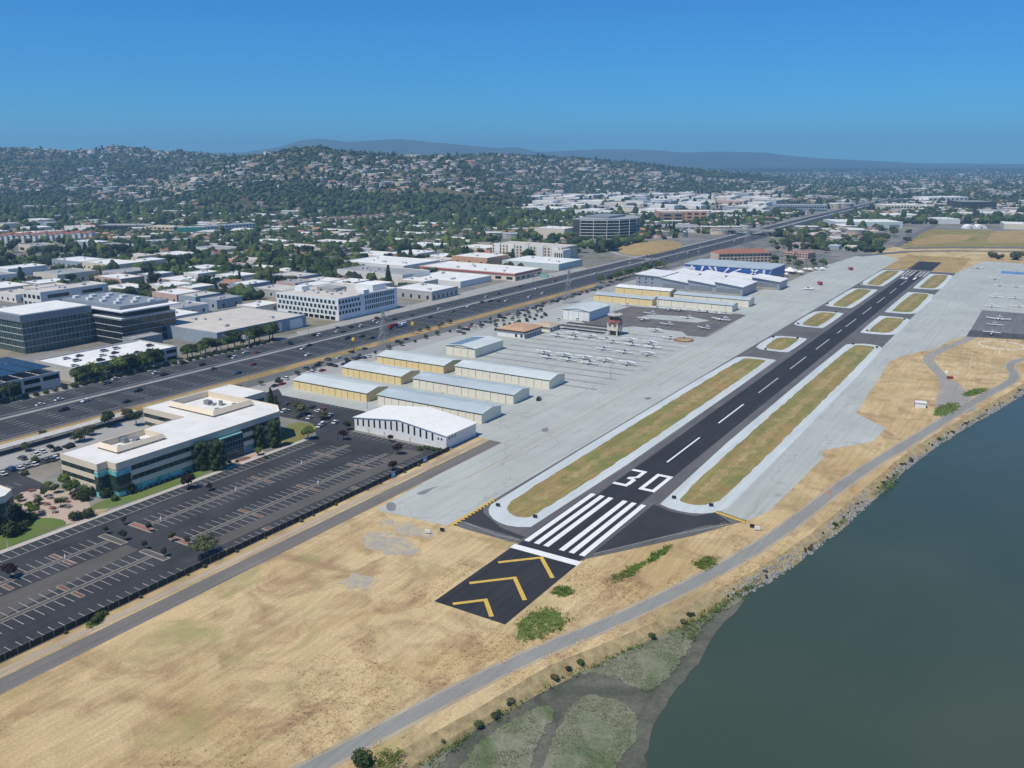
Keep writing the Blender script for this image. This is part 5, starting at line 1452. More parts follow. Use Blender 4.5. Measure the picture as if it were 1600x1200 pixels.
t = block('parking_garage', 'pale open-deck parking garage before the black glass office', 'garage', -352, 47, -315.5, 112, 8.2, PC, RF_WHITE, None, 0, 1)
for r in (0, 1): wins(t, 18.25, 32.5, 'e', .8+r*4.0, 6.6, 1.9, BLK, 8, 'opening')
for i in range(13):
    c = ('white', 'silver', 'grey', 'white', 'black')[i % 5]
    near_car(0, 0, 0, c, i % 2, f'{c} car parked on the roof of the pale garage', 'cars on the garage roof').location = (-322-(i % 3)*10, 52+(i*7.7) % 54, 7.25)
# glass offices
FR = M('pale_frame', (.60, .63, .62), .1, 1)
SCRB = M('blue_grey_screen', (.24, .27, .30), .1, .5, .6)
GL_A = glassmat('grey_green_glass', (.055, .085, .08), .1)
def curtain(t, p0, p1, floors, fh, n, m, z0=.3, nm='window', frame=FR, gap=.3):
    L = math.hypot(p1[0]-p0[0], p1[1]-p0[1])
    for k in range(floors):
        row_of(nm, t, p0, p1, z0+k*fh, L/n-gap, fh-.65, .05, m, n, .06)
        row_of('floor_band', t, p0, p1, z0+k*fh+fh-.55, L, .32, .10, frame, 1, .08)
t = thing('glass_office', 'five storey glass office with blue grey roof screens behind the garages', 'office', (0, 0, 0))
occ(-445, 70, -374, 160)
MB().box(-446, 72, 0, -407, 118, 19.8).build('wall', M('curtain_grey', (.30, .33, .33), .1, .5), t)
curtain(t, (-446, 72), (-407, 72), 5, 3.95, 14, GL_A, .3, 'window', FR, .45); curtain(t, (-407, 72), (-407, 118), 5, 3.95, 18, GL_A, .3, 'window', FR, .5)
MB().box(-446.6, 71.4, 19.8, -406.4, 118, 23.8).build('roof_screen', SCRB, t)
MB().box(-444, 74, 23.82, -409, 117, 23.9).build('roof', RF_WHITE, t)
MB().box(-445.5, 118.02, 0, -376, 158, 17.2).build('wall', M('black_curtain', (.06, .062, .064), .1, .5), t)
curtain(t, (-407, 118.02), (-376, 118.02), 4, 4.2, 5, GL_DARK); curtain(t, (-376, 118.02), (-376, 158), 4, 4.2, 6, GL_DARK)
MB().box(-407, 117.6, 17.22, -375.6, 158.2, 17.7).build('terrace', RF_WHITE, t)
MB().box(-445, 124, 17.72, -380, 157, 21.6).build('wall', M('black_curtain'), t)
MB().box(-445.5, 117.5, 21.62, -373.5, 161, 22.4, bottom=True).build('roof', WHITE, t)
MB().box(-444, 121, 22.42, -381, 157, 24.6).build('roof_screen', SCRB, t)
mb = MB()
for i in range(12): mb.box(-440+i*5, 126+(i % 3)*9, 24.62, -437+i*5, 130+(i % 3)*9, 26.2)
kind(mb.build('rooftop_unit', RF_WHITE, t), 'stuff')
t = thing('glass_office', 'edge of a teal glass office at the far left behind the solar garage', 'office', (0, 0, 0))
occ(-480, -10, -426, 54)
MB().box(-480, -10, 0, -427, 50, 19).build('wall', M('curtain_grey'), t)
MB().box(-480.5, -10.5, 19.02, -426.5, 50.5, 22.4).build('roof_screen', SCRB, t)
curtain(t, (-427, -10), (-427, 50), 5, 3.8, 16, GL_GREEN)
MB().box(-478, -8, 22.42, -429, 48, 22.5).build('roof', RF_WHITE, t)
t = block('pavilion', 'small glazed pavilion with flat roof on the deck before the black office', 'pavilion', -368, 112, -356, 132, 8, M('curtain_grey'), RF_GREY, None, 0)
# checkered white office
t = block('checkered_office', 'white four storey office with a chequered window pattern by the freeway', 'office', -385, 256, -321, 323, 16.4, M('bright_white_wall', (.80, .81, .80), .05, .4), RF_PALE, None, 0, .5)
hx, hy = 32, 33.5
for k in range(3):
    for i in range(15): obj('window', pane_mesh('window', 2.1, 2.6, .06, GL_DARK), t, (-hx+2.0+i*4.1+(k % 2)*1.7, -hy-.04, 4.2+k*4.0)); obj('side_panel', pane_mesh('side_panel', .7, 2.6, .05, M('pale_teal_panel', (.50, .66, .64))), t, (-hx+3.5+i*4.1+(k % 2)*1.7, -hy-.03, 4.2+k*4.0))
    for i in range(7): obj('window', pane_mesh('window', 2.0, 2.35, .06, GL_DARK), t, (hx+.04, -hy+1.6+i*3.4+(k % 2)*1.1, 4.4+k*4.0), ROT90)
for k in range(3):
    for i in range(14): obj('window', pane_mesh('window', 1.5, 2.9, .06, GL_A), t, (hx+.04, -hy+30+i*2.5, 4.0+k*4.1), ROT90)
for i in range(9): obj('opening', pane_mesh('opening', 4.4, 2.4, .06, BLK), t, (-hx+14+i*5.5, -hy-.04, .4))
MB().box(hx-6, -6, 16.5, hx+.6, 0, 19.4).build('stair_tower', M('bright_white_wall'), t)
MB().box(-28, -18, 15.95, -20, -10, 19.6).build('stair_tower', M('bright_white_wall'), t)
MB().box(8, 12, 15.95, 26, 28, 20.5).build('plant_room', M('bright_white_wall'), t)
MB().box(-14, -8, 15.95, 4, 6, 18.6).build('plant_room', RF_GREY, t)
mb = MB()
for i in range(10): mb.box(-18+i*3.6, -20+(i % 4)*6, 15.95, -16+i*3.6, -18+(i % 4)*6, 17.3)
kind(mb.build('rooftop_unit', M('unit_grey'), t), 'stuff')
t = block('warehouse', 'blue grey warehouse with white doors and a pale roof by the freeway', 'warehouse', -392, 150, -326, 228, 8.6, W_BLUE, RF_PALE, None, 5)
wins(t, 33, 39, 'e', .4, 12, 6.6, WHT, 4, 'door')
t = block('workshop', 'low grey building with a pale roof beside the freeway right of the chequered office', 'workshop', -363, 366, -319, 404, 7.8, W_GREY, RF_WHITE, None, 3)
wins(t, 22, 19, 'e', 1, 2.2, 3.0, GL_DARK, 6); wins(t, 22, 19, 's', 1, 2.2, 3.0, GL_DARK, 5)
block('warehouse', 'wide grey roofed warehouse behind the chequered office', 'warehouse', -480, 424, -397, 466, 10, W_WHITE, RF_GREY, None, 6)
t = block('showroom', 'long pale showroom with a red band facing the freeway', 'showroom', -440, 505, -323, 556, 7.6, W_CREAM, RF_WHITE, None, 6)
for side, n in (('s', 9), ('e', 5)): wins(t, 58.5, 25.5, side, 1.0, 7.0, 2.6, GL_DARK, n)
MB().box(-58.9, -25.9, 5.2, 58.9, -25.52, 6.8, bottom=True).box(58.52, -25.9, 5.2, 58.9, 25.9, 6.8, bottom=True).build('red_band', M('red_band', (.45, .12, .11), .12), t)
block('warehouse', 'low white roofed workshop in front of the red banded showroom', 'workshop', -404, 440, -342, 492, 5.8, W_WHITE, RF_WHITE, None, 5)
block('warehouse', 'large white warehouse behind the red banded showroom', 'warehouse', -530, 486, -446, 548, 9, W_WHITE, RF_WHITE, None, 6)
t = block('peach_building', 'peach coloured box building behind the red banded showroom', 'building', -447, 572, -400, 616, 11.5, W_PEACH, RF_WHITE, None, 3)
wins(t, 23.5, 22, 's', 5, 3, 1.6, GL_DARK, 3)
t = block('store', 'pale mint store with a white roof beside the hotel', 'store', -398, 598, -326, 652, 7, W_MINT, RF_WHITE, None, 4)
t = block('hotel', 'cream hotel with rows of windows and a pale arched corner', 'hotel', -462, 676, -366, 716, 15.5, W_CREAM, RF_PALE, None, 4)
for k in range(4): wins(t, 48, 20, 's', 1.6+k*3.5, 1.9, 2.0, GL_DARK, 20); wins(t, 48, 20, 'e', 1.6+k*3.5, 1.9, 2.0, GL_DARK, 7)
for i in range(5): MB().box(-44+i*20, -21.4, 0, -36+i*20, -20.05, 16.6).build('bay', W_WHITE, t)
t2 = MB().box(40, -23, 0, 52, -4, 13).build('corner_pavilion', W_WHITE, t)
for i in range(4): obj('arch_window', pane_mesh('arch_window', 1.6, 9, .06, GL_DARK), t, (41.6+i*2.9, -23.04, .5))
# curved office
t = thing('curved_office', 'six storey dark glass office with a curved white framed front', 'office', (0, 0, 0))
occ(-520, 930, -425, 1075)
arc = [(-494+70*math.sin(a), 1016-72*math.cos(a)*.95) for a in [math.radians(8+i*16.5) for i in range(11)]]
poly = [(-500, 955)]+arc+[(-508, 1082)]
MB().prism(poly, 0, 27).build('wall', M('black_curtain'), t)
for k in range(6):
    for a, b in zip(arc, arc[1:]):
        L = math.hypot(b[0]-a[0], b[1]-a[1])
        row_of('window', t, a, b, .8+k*4.4, L/2-.9, 3.1, .05, GL_DARK, 2, .1)
        row_of('floor_band', t, a, b, k*4.4+4.0, L+.3, .75, .14, W_WHITE, 1, .15)
for a in arc: MB().bar((a[0]+.3, a[1], 0), (a[0]+.3, a[1], 27.4), .42, 0, 5).build('column', W_WHITE, t)
MB().prism([(x-.6, y) for x, y in poly], 27.02, 28).build('roof', RF_GREY, t)
MB().box(-495, 985, 28.02, -455, 1045, 31).build('roof_screen', SCRB, t)
block('office_wing', 'paler low wing with a flat roof left of the curved office', 'building', -548, 925, -498, 965, 15, W_CREAM, RF_WHITE, None, 3)
def bpx(name, lab, cat, ax, ay, bx, by, depth, h, wall, roof, grp=None, units=3, nwin=0, rows=2, m=None, z=0):
    """front foot from photo point a to photo point b, running back by depth"""
    a, b = PX(ax, ay), PX(bx, by)
    L = math.hypot(b[0]-a[0], b[1]-a[1])
    ang = math.atan2(b[1]-a[1], b[0]-a[0])
    mx, my = (a[0]+b[0])/2-math.sin(ang)*depth/2, (a[1]+b[1])/2+math.cos(ang)*depth/2
    n0 = len(OCC)
    t = block(name, lab, cat, -L/2, -depth/2, L/2, depth/2, h, wall, roof, grp, units)
    del OCC[n0:]
    r = max(L, depth)/2
    OCC.append((mx-r, my-r, mx+r, my+r))
    t.location, t.rotation_euler = (mx, my, z), (0, 0, ang)
    if nwin:
        for k in range(rows): wins(t, L/2, depth/2, 's', 1.5+k*(h-1.5)/rows, L/nwin*.62, (h-1.5)/rows*.5, m or GL_DARK, nwin); wins(t, L/2, depth/2, 'e', 1.5+k*(h-1.5)/rows, depth/max(2, nwin//2)*.62, (h-1.5)/rows*.5, m or GL_DARK, max(2, nwin//2))
    return t
bpx('office_block', 'brown and tan office block on a dry rise beyond the overpass', 'office', 1028, 348, 1104, 348, 45, 21, W_PEACH, RF_WHITE, None, 3, 7, 3)
bpx('office_block', 'dark brown end of the tan office block', 'office', 1026, 347, 1034, 350, 40, 20, W_BROWN, RF_GREY, None, 0, 2, 3)
bpx('parking_garage', 'grey parking deck between the curved office and the tan office', 'garage', 1012, 362, 1098, 362, 60, 8, W_GREY, RF_GREY, None, 2, 8, 2, BLK)
t = bpx('hotel', 'pink hotel with a red roof behind the blue museum', 'hotel', 1122, 412, 1205, 410, 22, 11, M('hotel_pink', (.66, .53, .42)), RF_RED, None, 0, 14, 3)
mb = MB()
hip(mb, -32, 32, -12, 12, 11.05, 15, 9); mb.build('hip_roof', RF_RED, t)
bpx('store', 'pink roofed inn with parked cars behind the show ground', 'hotel', 1225, 402, 1262, 405, 20, 7, W_PINK, RF_RED, None, 0, 8, 2)
bpx('office_block', 'long blue and white office left of the freeway in the distance', 'office', 1216, 331, 1292, 331, 50, 15, W_BLUE, RF_GREY, None, 4, 18, 2)
bpx('warehouse', 'long pale green warehouse with grey doors right of the freeway', 'warehouse', 1308, 357, 1410, 357, 70, 11, W_MINT, RF_WHITE, None, 4, 4, 1, SLV2)
bpx('warehouse', 'white low building row behind the pale green warehouse', 'warehouse', 1362, 342, 1440, 341, 60, 7, W_WHITE, RF_WHITE, None, 5)
bpx('office_block', 'pale office with window bands right of the distant freeway', 'office', 1382, 331, 1440, 331, 60, 15, W_CREAM, RF_WHITE, None, 4, 12, 2)
bpx('glass_office', 'dark glass office block with a wide flat roof far right', 'office', 1502, 330, 1556, 330, 70, 21, M('black_curtain'), RF_GREY, None, 3, 10, 4)
bpx('office_block', 'white fronted office left of the dark glass block far right', 'office', 1450, 318, 1512, 317, 60, 16, W_WHITE, RF_WHITE, None, 3, 9, 2)
bpx('warehouse', 'white gabled shed row before the dark glass block', 'warehouse', 1468, 350, 1500, 350, 50, 9, W_WHITE, RF_WHITE, None, 3)
bpx('warehouse', 'white roofed shed at the far right edge', 'warehouse', 1568, 358, 1640, 360, 60, 9, W_CREAM, RF_WHITE, None, 3)
bpx('warehouse', 'cream long store below the dark glass block', 'store', 1490, 338, 1580, 337, 40, 6, W_CREAM, RF_WHITE, None, 3)
for px in (1514, 1530):
    x, y = PX(px, 357)
    t = thing('dome_tent', 'white domed storage tent beside the dry field', 'tent', (x, y, 0), .5, 'domed storage tents')
    MB().loft([[(9*math.cos(a), yy, 7*math.sin(a)) for a in [math.pi*i/8 for i in range(9)]] for yy in (-9, 9)]).build('canopy', WHITE, t)
    MB().box(-2, -9.1, 0, 2, -9.02, 3.5).build('door', RF_GREY, t)
bpx('building', 'red roofed service buildings before the dry far fields', 'building', 1290, 372, 1352, 376, 18, 5, W_PINK, RF_RED, None, 0)
bpx('building', 'red walled low building beside the far field road', 'building', 1330, 377, 1380, 380, 15, 5, W_PEACH, RF_GREY, None, 0)
bpx('storage_yard', 'pale low depot building left of the far field', 'building', 1272, 364, 1322, 364, 40, 5, W_CREAM, RF_PALE, None, 2)
# left: white office, townhouses, apartments
bpx('office_block', 'white two storey office behind the glass office', 'office', 38, 478, 66, 482, 60, 13, W_WHITE, RF_PALE, None, 4, 4, 2)
bpx('office_block', 'wide low office with a dark overhanging roof before the hills', 'office', 150, 364, 232, 364, 45, 12, M('black_curtain'), RF_GREY, None, 4, 9, 2)
bpx('apartment_block', 'peach apartment block under construction', 'apartments', 228, 366, 272, 368, 25, 13, M('town_peach_light', (.64, .52, .36), .1), RF_PALE, None, 2, 7, 3)
bpx('apartment_block', 'apartment block wrapped in green netting', 'apartments', 277, 370, 322, 369, 25, 14, M('green_netting', (.06, .26, .22), .15), RF_PALE, None, 2)
bpx('apartment_block', 'grey white apartment block right of the green netting', 'apartments', 324, 366, 400, 360, 25, 12, W_WHITE, RF_GREY, None, 3, 14, 3)
bpx('station', 'cream station building below the peach apartments', 'building', 175, 379, 240, 377, 20, 7, M('town_peach_light'), RF_WHITE, None, 2, 5, 1)
bpx('warehouse', 'long mint coloured shed below the green netting', 'warehouse', 222, 384, 300, 380, 20, 6, W_MINT, RF_PALE, None, 2)
bpx('warehouse', 'blue fronted workshop before the townhouses', 'workshop', 110, 383, 150, 386, 25, 6, W_BLUE, RF_WHITE, None, 2)
bpx('warehouse', 'grey tank yard building left of the blue workshop', 'workshop', 30, 392, 52, 396, 30, 9, W_CREAM, RF_GREY, None, 3, 2, 1)
for i in range(17):
    px = 2+i*8.8
    x, y = PX(px, 379.5-i*.28)
    t = thing('townhouse', 'white townhouse with a red tiled roof in the long row', 'townhouse', (x, y, 0), HEAD+.1, 'townhouse row')
    occ(x-12, y-12, x+12, y+12)
    MB().box(-4.2, -8, 0, 4.2, 8, 10+(i % 3)).build('wall', W_WHITE, t)
    mb = MB(); hip(mb, -4.6, 4.6, -8.4, 8.4, 10.02+(i % 3), 12.4+(i % 3), 3); mb.build('roof', RF_RED, t)
    for k in range(3): obj('window', pane_mesh('window', 2.2, 1.7, .06, GL_DARK), t, (-.6, -8.04, 1.2+k*3.1))
for i in range(22):
    px = 440+i*9.3
    py = 356-(px-440)*.075
    x, y = PX(px, py)
    t = thing('apartment_house', 'cream apartment house with a brown roof in the long row below the hill', 'apartments', (x, y, 0), HEAD-.12, 'apartment row below the hill')
    occ(x-12, y-12, x+12, y+12)
    h = 8.5+(i*37 % 5)*.7
    MB().box(-5.2, -8, 0, 5.2, 8, h).build('wall', W_CREAM, t)
    mb = MB(); hip(mb, -5.6, 5.6, -8.4, 8.4, h+.02, h+2.4, 3.4); mb.build('roof', M('brown_tile_roof', (.26, .17, .13), .2, .5), t)
    for k in range(2): obj('window', pane_mesh('window', 4.4, 1.5, .06, GL_DARK), t, (.3, -8.04, 1.4+k*3.4))
# industrial blocks, laid out street by street
WALLS = [W_WHITE, W_CREAM, W_WHITE, W_GREY, W_CREAM, W_BLUE, W_WHITE, W_PINK, W_WHITE]
ROOFS = [RF_WHITE, RF_PALE, RF_WHITE, RF_WHITE, RF_GREY, RF_PALE, RF_WHITE]
WN = {W_WHITE: 'white', W_CREAM: 'cream', W_GREY: 'grey', W_BLUE: 'blue grey', W_PINK: 'pinkish', W_PEACH: 'peach', W_BROWN: 'brown', W_MINT: 'mint'}
RN = {RF_WHITE: 'white', RF_PALE: 'tan', RF_GREY: 'grey'}
R6 = random.Random(11)
def industry(x0, x1, y0, y1, sx, sy, where, hmin=5, hmax=9, skip=.05, ok=None):
    y = y0
    while y < y1:
        x = x1
        d = R6.uniform(.75, 1.15)*sy
        while x > x0:
            w = R6.uniform(.6, 1.4)*sx
            cx, cy = x-w/2, y+d/2
            px = TOPX(cx, cy)
            if R6.random() > skip and free(cx, cy, max(w, d)/2) and -70 < px[0] < 1670 and (ok is None or ok(*px)):
                wl, rf = R6.choice(WALLS), R6.choice(ROOFS)
                h = R6.uniform(hmin, hmax)
                t = block('warehouse', f'flat-roofed {WN[wl]} building with a {RN[rf]} roof {where}', 'warehouse', cx-w/2, cy-d/2, cx+w/2, cy+d/2, h, wl, rf, 'industrial buildings '+where, 2 if y < 700 else 1)
                if y < 420: wins(t, w/2, d/2, 's', 1.2, 2.2, 2.4, BLK if R6.random() < .5 else GL_DARK, max(2, int(w/8))); wins(t, w/2, d/2, 'e', 1.2, 2.2, 2.4, GL_DARK, max(2, int(d/9)))
            x -= w+R6.choice((1.5, 2, 6, 3, 10))
        y += d+R6.choice((2, 5, 12))
industry(-620, -362, 120, 440, 30, 27, 'behind the glass and chequered offices')
industry(-800, -500, 20, 330, 46, 36, 'at the left edge of town')
industry(-640, -330, 440, 700, 42, 36, 'in the blocks left of the hotel', 5, 9, .15, lambda a, b: a > 560 or b > 428)
industry(-800, -480, 300, 470, 42, 34, 'between the trees and the glass office', 5, 8, .15, lambda a, b: a < 330)
industry(-1500, -345, 1420, 3000, 58, 52, 'in the pale sheds beyond the tan office', 6, 11, .22, lambda a, b: 770 < a < 1225 and 299 < b < 338)
industry(-1500, -900, 1500, 3300, 75, 65, 'on the valley floor below the central hill', 6, 12, .45, lambda a, b: 640 < a < 790 and 318 < b < 333)
industry(-200, 900, 1500, 2300, 60, 55, 'right of the distant freeway', 6, 10, .5, lambda a, b: a > 1290 and b < 340 and (a > 1350 or b < 330))
industry(-1500, -480, 480, 1700, 48, 30, 'among the trees of the suburb', 4.5, 8, .62, lambda a, b: -20 < a < 780 and 330 < b < 412)
industry(-190, -100, 830, 1000, 22, 20, 'behind the show ground', 4, 6, .35)
# ================================================================ VEGETATION AND HOUSES
def leafmat(name, c, var=.5):
    nt = newmat(name, .75, .25)
    oi = nt.n('ShaderNodeObjectInfo')
    r = nt.ramp(oi.outputs['Random'], [(0, tuple(v*(1-var*.5) for v in c)), (.5, c), (1, (c[0]*1.35, c[1]*1.2, c[2]*1.1))])
    k = nt.ramp(nt.noise(.9, 3, .6, nt.vec(src='World')), [(.3, (.55,)*3), (.7, (1.35,)*3)])
    nt.l(nt.mix(1.0, r, k, 'MULTIPLY'), nt.b.inputs['Base Color'])
    return MATS[name]
L_DARK = leafmat('dark_leaves', (.034, .052, .024))
L_MID = leafmat('green_leaves', (.060, .095, .028))
L_LITE = leafmat('light_leaves', (.11, .16, .035))
L_OLIVE = leafmat('olive_leaves', (.085, .095, .045))
L_PURP = leafmat('purple_leaves', (.028, .014, .018), .3)
BARK = M('tree_bark', (.10, .075, .055), .3, 2)
def leafcloud(lobes, n, size, seed, mb=None):
    """leaf clumps through the shells of a few lobes (x, y, z, rx, rz), over dim inner bodies"""
    r = np.random.default_rng(seed)
    mb = mb or MB()
    for (x, y, z, rx, rz) in lobes:
        m = 6
        rings = [[(x+rx*.72*math.sin(math.pi*(j+.5)/5)*math.cos(6.2832*i/m+j), y+rx*.72*math.sin(math.pi*(j+.5)/5)*math.sin(6.2832*i/m+j), z-rz*.72*math.cos(math.pi*(j+.5)/5)) for i in range(m)] for j in range(5)]
        mb.loft(rings)
    tot = sum(l[3]**2 for l in lobes)
    for (x, y, z, rx, rz) in lobes:
        k = max(6, int(n*rx*rx/tot))
        u, ph = r.uniform(-.75, 1, k), r.uniform(0, 6.2832, k)
        s = np.sqrt(1-u*u)
        rad = r.uniform(.72, 1.08, k)
        P = np.stack([x+rx*rad*s*np.cos(ph), y+rx*rad*s*np.sin(ph), z+rz*rad*u], -1)
        N = np.stack([s*np.cos(ph), s*np.sin(ph), u+.35], -1)+r.normal(0, .45, (k, 3))
        N /= np.linalg.norm(N, axis=1)[:, None]
        A = np.cross(N, r.normal(0, 1, (k, 3)))
        A /= np.linalg.norm(A, axis=1)[:, None]
        B = np.cross(N, A)
        sz = size*r.uniform(.6, 1.35, k)
        for p, a, b, q, nn in zip(P, A, B, sz, N):
            mb.add([p-a*q, p-b*q*.6+nn*q*.15, p+a*q, p+b*q*.6+nn*q*.15], [(0, 1, 2, 3)])
    return mb
def lobes_round(R, H, n, seed, base=.35):
    r = random.Random(seed)
    out = [(0, 0, H*.68, R*.62, H*.3)]
    for i in range(n):
        a, d = 6.2832*i/n+r.uniform(-.4, .4), R*r.uniform(.35, .62)
        out.append((d*math.cos(a), d*math.sin(a), H*r.uniform(base+.1, .82), R*r.uniform(.34, .52), H*r.uniform(.14, .22)))
    return out
def trunkmesh(H, r, spread, seed):
    rr = random.Random(seed)
    mb = MB()
    top = (rr.uniform(-.2, .2), rr.uniform(-.2, .2), H*.45)
    mb.bar((0, 0, 0), top, r, 0, 7, r*.65)
    for i in range(4):
        a = 6.2832*i/4+rr.uniform(-.5, .5)
        mb.bar(top, (spread*.6*math.cos(a), spread*.6*math.sin(a), H*rr.uniform(.6, .8)), r*.5, 0, 5, r*.2)
    return mb.mesh('trunk', [BARK])
TREES = {}
def kindtree(k, crown_mb, mat, trunk): TREES[k] = (crown_mb.mesh('crown', [mat]), trunk)
for v in range(3):
    kindtree(('broad', v), leafcloud(lobes_round(4.6, 8.5, 7, v), 900, .42, v), (L_MID, L_DARK, L_LITE)[v], trunkmesh(8.5, .3, 3, v))
    kindtree(('olive', v), leafcloud(lobes_round(4.4, 6.5, 7, v+9, .3), 800, .4, v+5), L_OLIVE, trunkmesh(6.5, .28, 3, v+4))
    kindtree(('bush', v), leafcloud([(0, 0, 1.0, 1.35, 1.05), (.5, .3, .9, .9, .8), (-.5, -.2, .95, .95, .85)], 420, .2, v+30), (L_DARK, L_MID, L_OLIVE)[v], trunkmesh(1.2, .1, .5, v))
kindtree(('purple', 0), leafcloud(lobes_round(2.0, 3.9, 6, 3), 500, .26, 41), L_PURP, trunkmesh(3.9, .12, 1, 2))
kindtree(('small', 0), leafcloud(lobes_round(1.15, 3.0, 5, 5), 320, .2, 42), L_DARK, trunkmesh(3, .09, .6, 3))
kindtree(('spread', 0), leafcloud([(x, y, 4.6+.5*math.sin(x+y), 1.9, .85) for x, y in ((0, 0), (2.6, .8), (-2.6, .4), (1.0, 2.5), (-1.2, 2.3), (.8, -2.5), (-1.6, -2.2), (3.6, -1.2), (-3.6, -1.0))], 1100, .3, 43), L_OLIVE, trunkmesh(6, .26, 4, 6))
def conifer(seed, H=12, R=3.1):
    r = random.Random(seed)
    lob = []
    for j in range(8):
        f = j/8
        for i in range(5):
            a = 6.2832*i/5+j*.7
            d = R*(1-f*.82)*.5
            lob.append((d*math.cos(a), d*math.sin(a), H*(.12+.8*f)+r.uniform(-.3, .3), R*(1-f*.78)*.55, H*.075))
    return leafcloud(lob, 1500, .34, seed)
kindtree(('dense', 0), leafcloud([(2.3*math.cos(a+j*.6), 2.3*math.sin(a+j*.6), 1.9+j*2.5, 2.5-.12*j, 1.9) for j in range(5) for a in (0, 1.57, 3.14, 4.71)]+[(0, 0, 12.4, 2.6, 1.5)], 2600, .33, 77), leafmat('dense_dark_leaves', (.040, .066, .028)), trunkmesh(11, .35, 1.5, 9))
kindtree(('conifer', 0), conifer(50), leafmat('conifer_needles', (.036, .060, .026)), trunkmesh(12, .3, .6, 7))
kindtree(('conifer', 1), conifer(51, 14, 2.6), MATS['conifer_needles'], trunkmesh(14, .3, .6, 8))
def palm(seed):
    mb = MB()
    for i in range(14):
        a = 6.2832*i/14
        for s in (-1, 1):
            P = [(r_*math.cos(a)+s*w_*math.sin(a), r_*math.sin(a)-s*w_*math.cos(a), 9+z_) for r_, w_, z_ in ((.1, .05, .2), (1.3, .32, .9), (2.4, .1, .1))]
            Q = [(r_*math.cos(a), r_*math.sin(a), 9+z_+.08) for r_, w_, z_ in ((.1, .05, .2), (1.3, .32, .9), (2.4, .1, .1))]
            mb.add(P+Q, [(0, 1, 4, 3), (1, 2, 5, 4)])
    return mb
kindtree(('palm', 0), palm(1), L_OLIVE, MB().bar((0, 0, 0), (.2, .1, 9.1), .22, 0, 6, .16).mesh('trunk', [BARK]))
def tree(k, x, y, s, lab, grp=None, name=None, z=.05, sz=None):
    cm, tm = TREES[k]
    nm = name or {'broad': 'broadleaf_tree', 'olive': 'street_tree', 'bush': 'shrub', 'purple': 'plum_tree', 'small': 'sapling', 'spread': 'spreading_tree', 'conifer': 'conifer_tree', 'dense': 'evergreen_tree', 'palm': 'palm_tree'}[k[0]]
    t = thing(nm, lab, 'shrub' if k[0] == 'bush' else 'tree', (x, y, z), random.uniform(0, 6.28), grp)
    t.scale = (s, s, sz or s)
    obj('crown', cm, t)
    obj('trunk', tm, t)
    return t
def tpx(k, px, py, s, lab, grp=None, z=.05, sz=None, name=None): return tree(k, *PX(px, py, z), s, lab, grp, name, z, sz)
# ---- office garden and parking lot trees
for px, py, s in ((194, 819, 1.0), (233, 830, 1.1), (166, 833, .95), (194, 843, 1.2), (226, 857, 1.0), (257, 869, 1.0), (269, 845, 1.1), (294, 851, 1.0)):
    tpx(('small', 0), px, py+1, s, 'dark sapling on a kerbed island of the empty parking lot', 'saplings on the parking islands')
tpx(('spread', 0), 321, 871, 1.0, 'wide flat-topped olive tree beside the dark fence in the parking lot')
for px, py, s, w in ((16, 903, 1.15, 'at the left end of the parking lot'), (295, 764, 1.45, 'by the lawn kerb below the big dark trees'), (328, 766, .7, 'small in the first parking row'), (537, 687, 1.15, 'beside the left end of the white hall'), (622, 710, 1.2, 'in the lot before the white hall'), (614, 735, 1.0, 'on the end island beside the blue fence sign'), (610, 690, .8, 'low before the white hall wall')):
    tpx(('purple', 0), px, py, s, 'dark purple leaved plum tree '+w, 'purple plum trees')
for px, py, s in ((315, 733, .80), (341, 733, .84)): tpx(('dense', 0), px, py, s, 'big dark dense evergreen right against the office front', 'dark evergreens at the office', .05, s*1.02)
for px, py, s in ((406, 700, .58), (430, 698, .68)): tpx(('dense', 0), px, py, s, 'dark evergreen at the right end of the office front', 'dark evergreens at the office', .05, s*1.25)
for px, py, s in ((424, 632, .7), (412, 640, .62), (432, 641, .6)): tpx(('conifer', 1), px, py, s, 'slim conifer behind the right end of the office', 'slim conifers behind the office')
GREEN_ON = 'bushes and trees of the office garden'
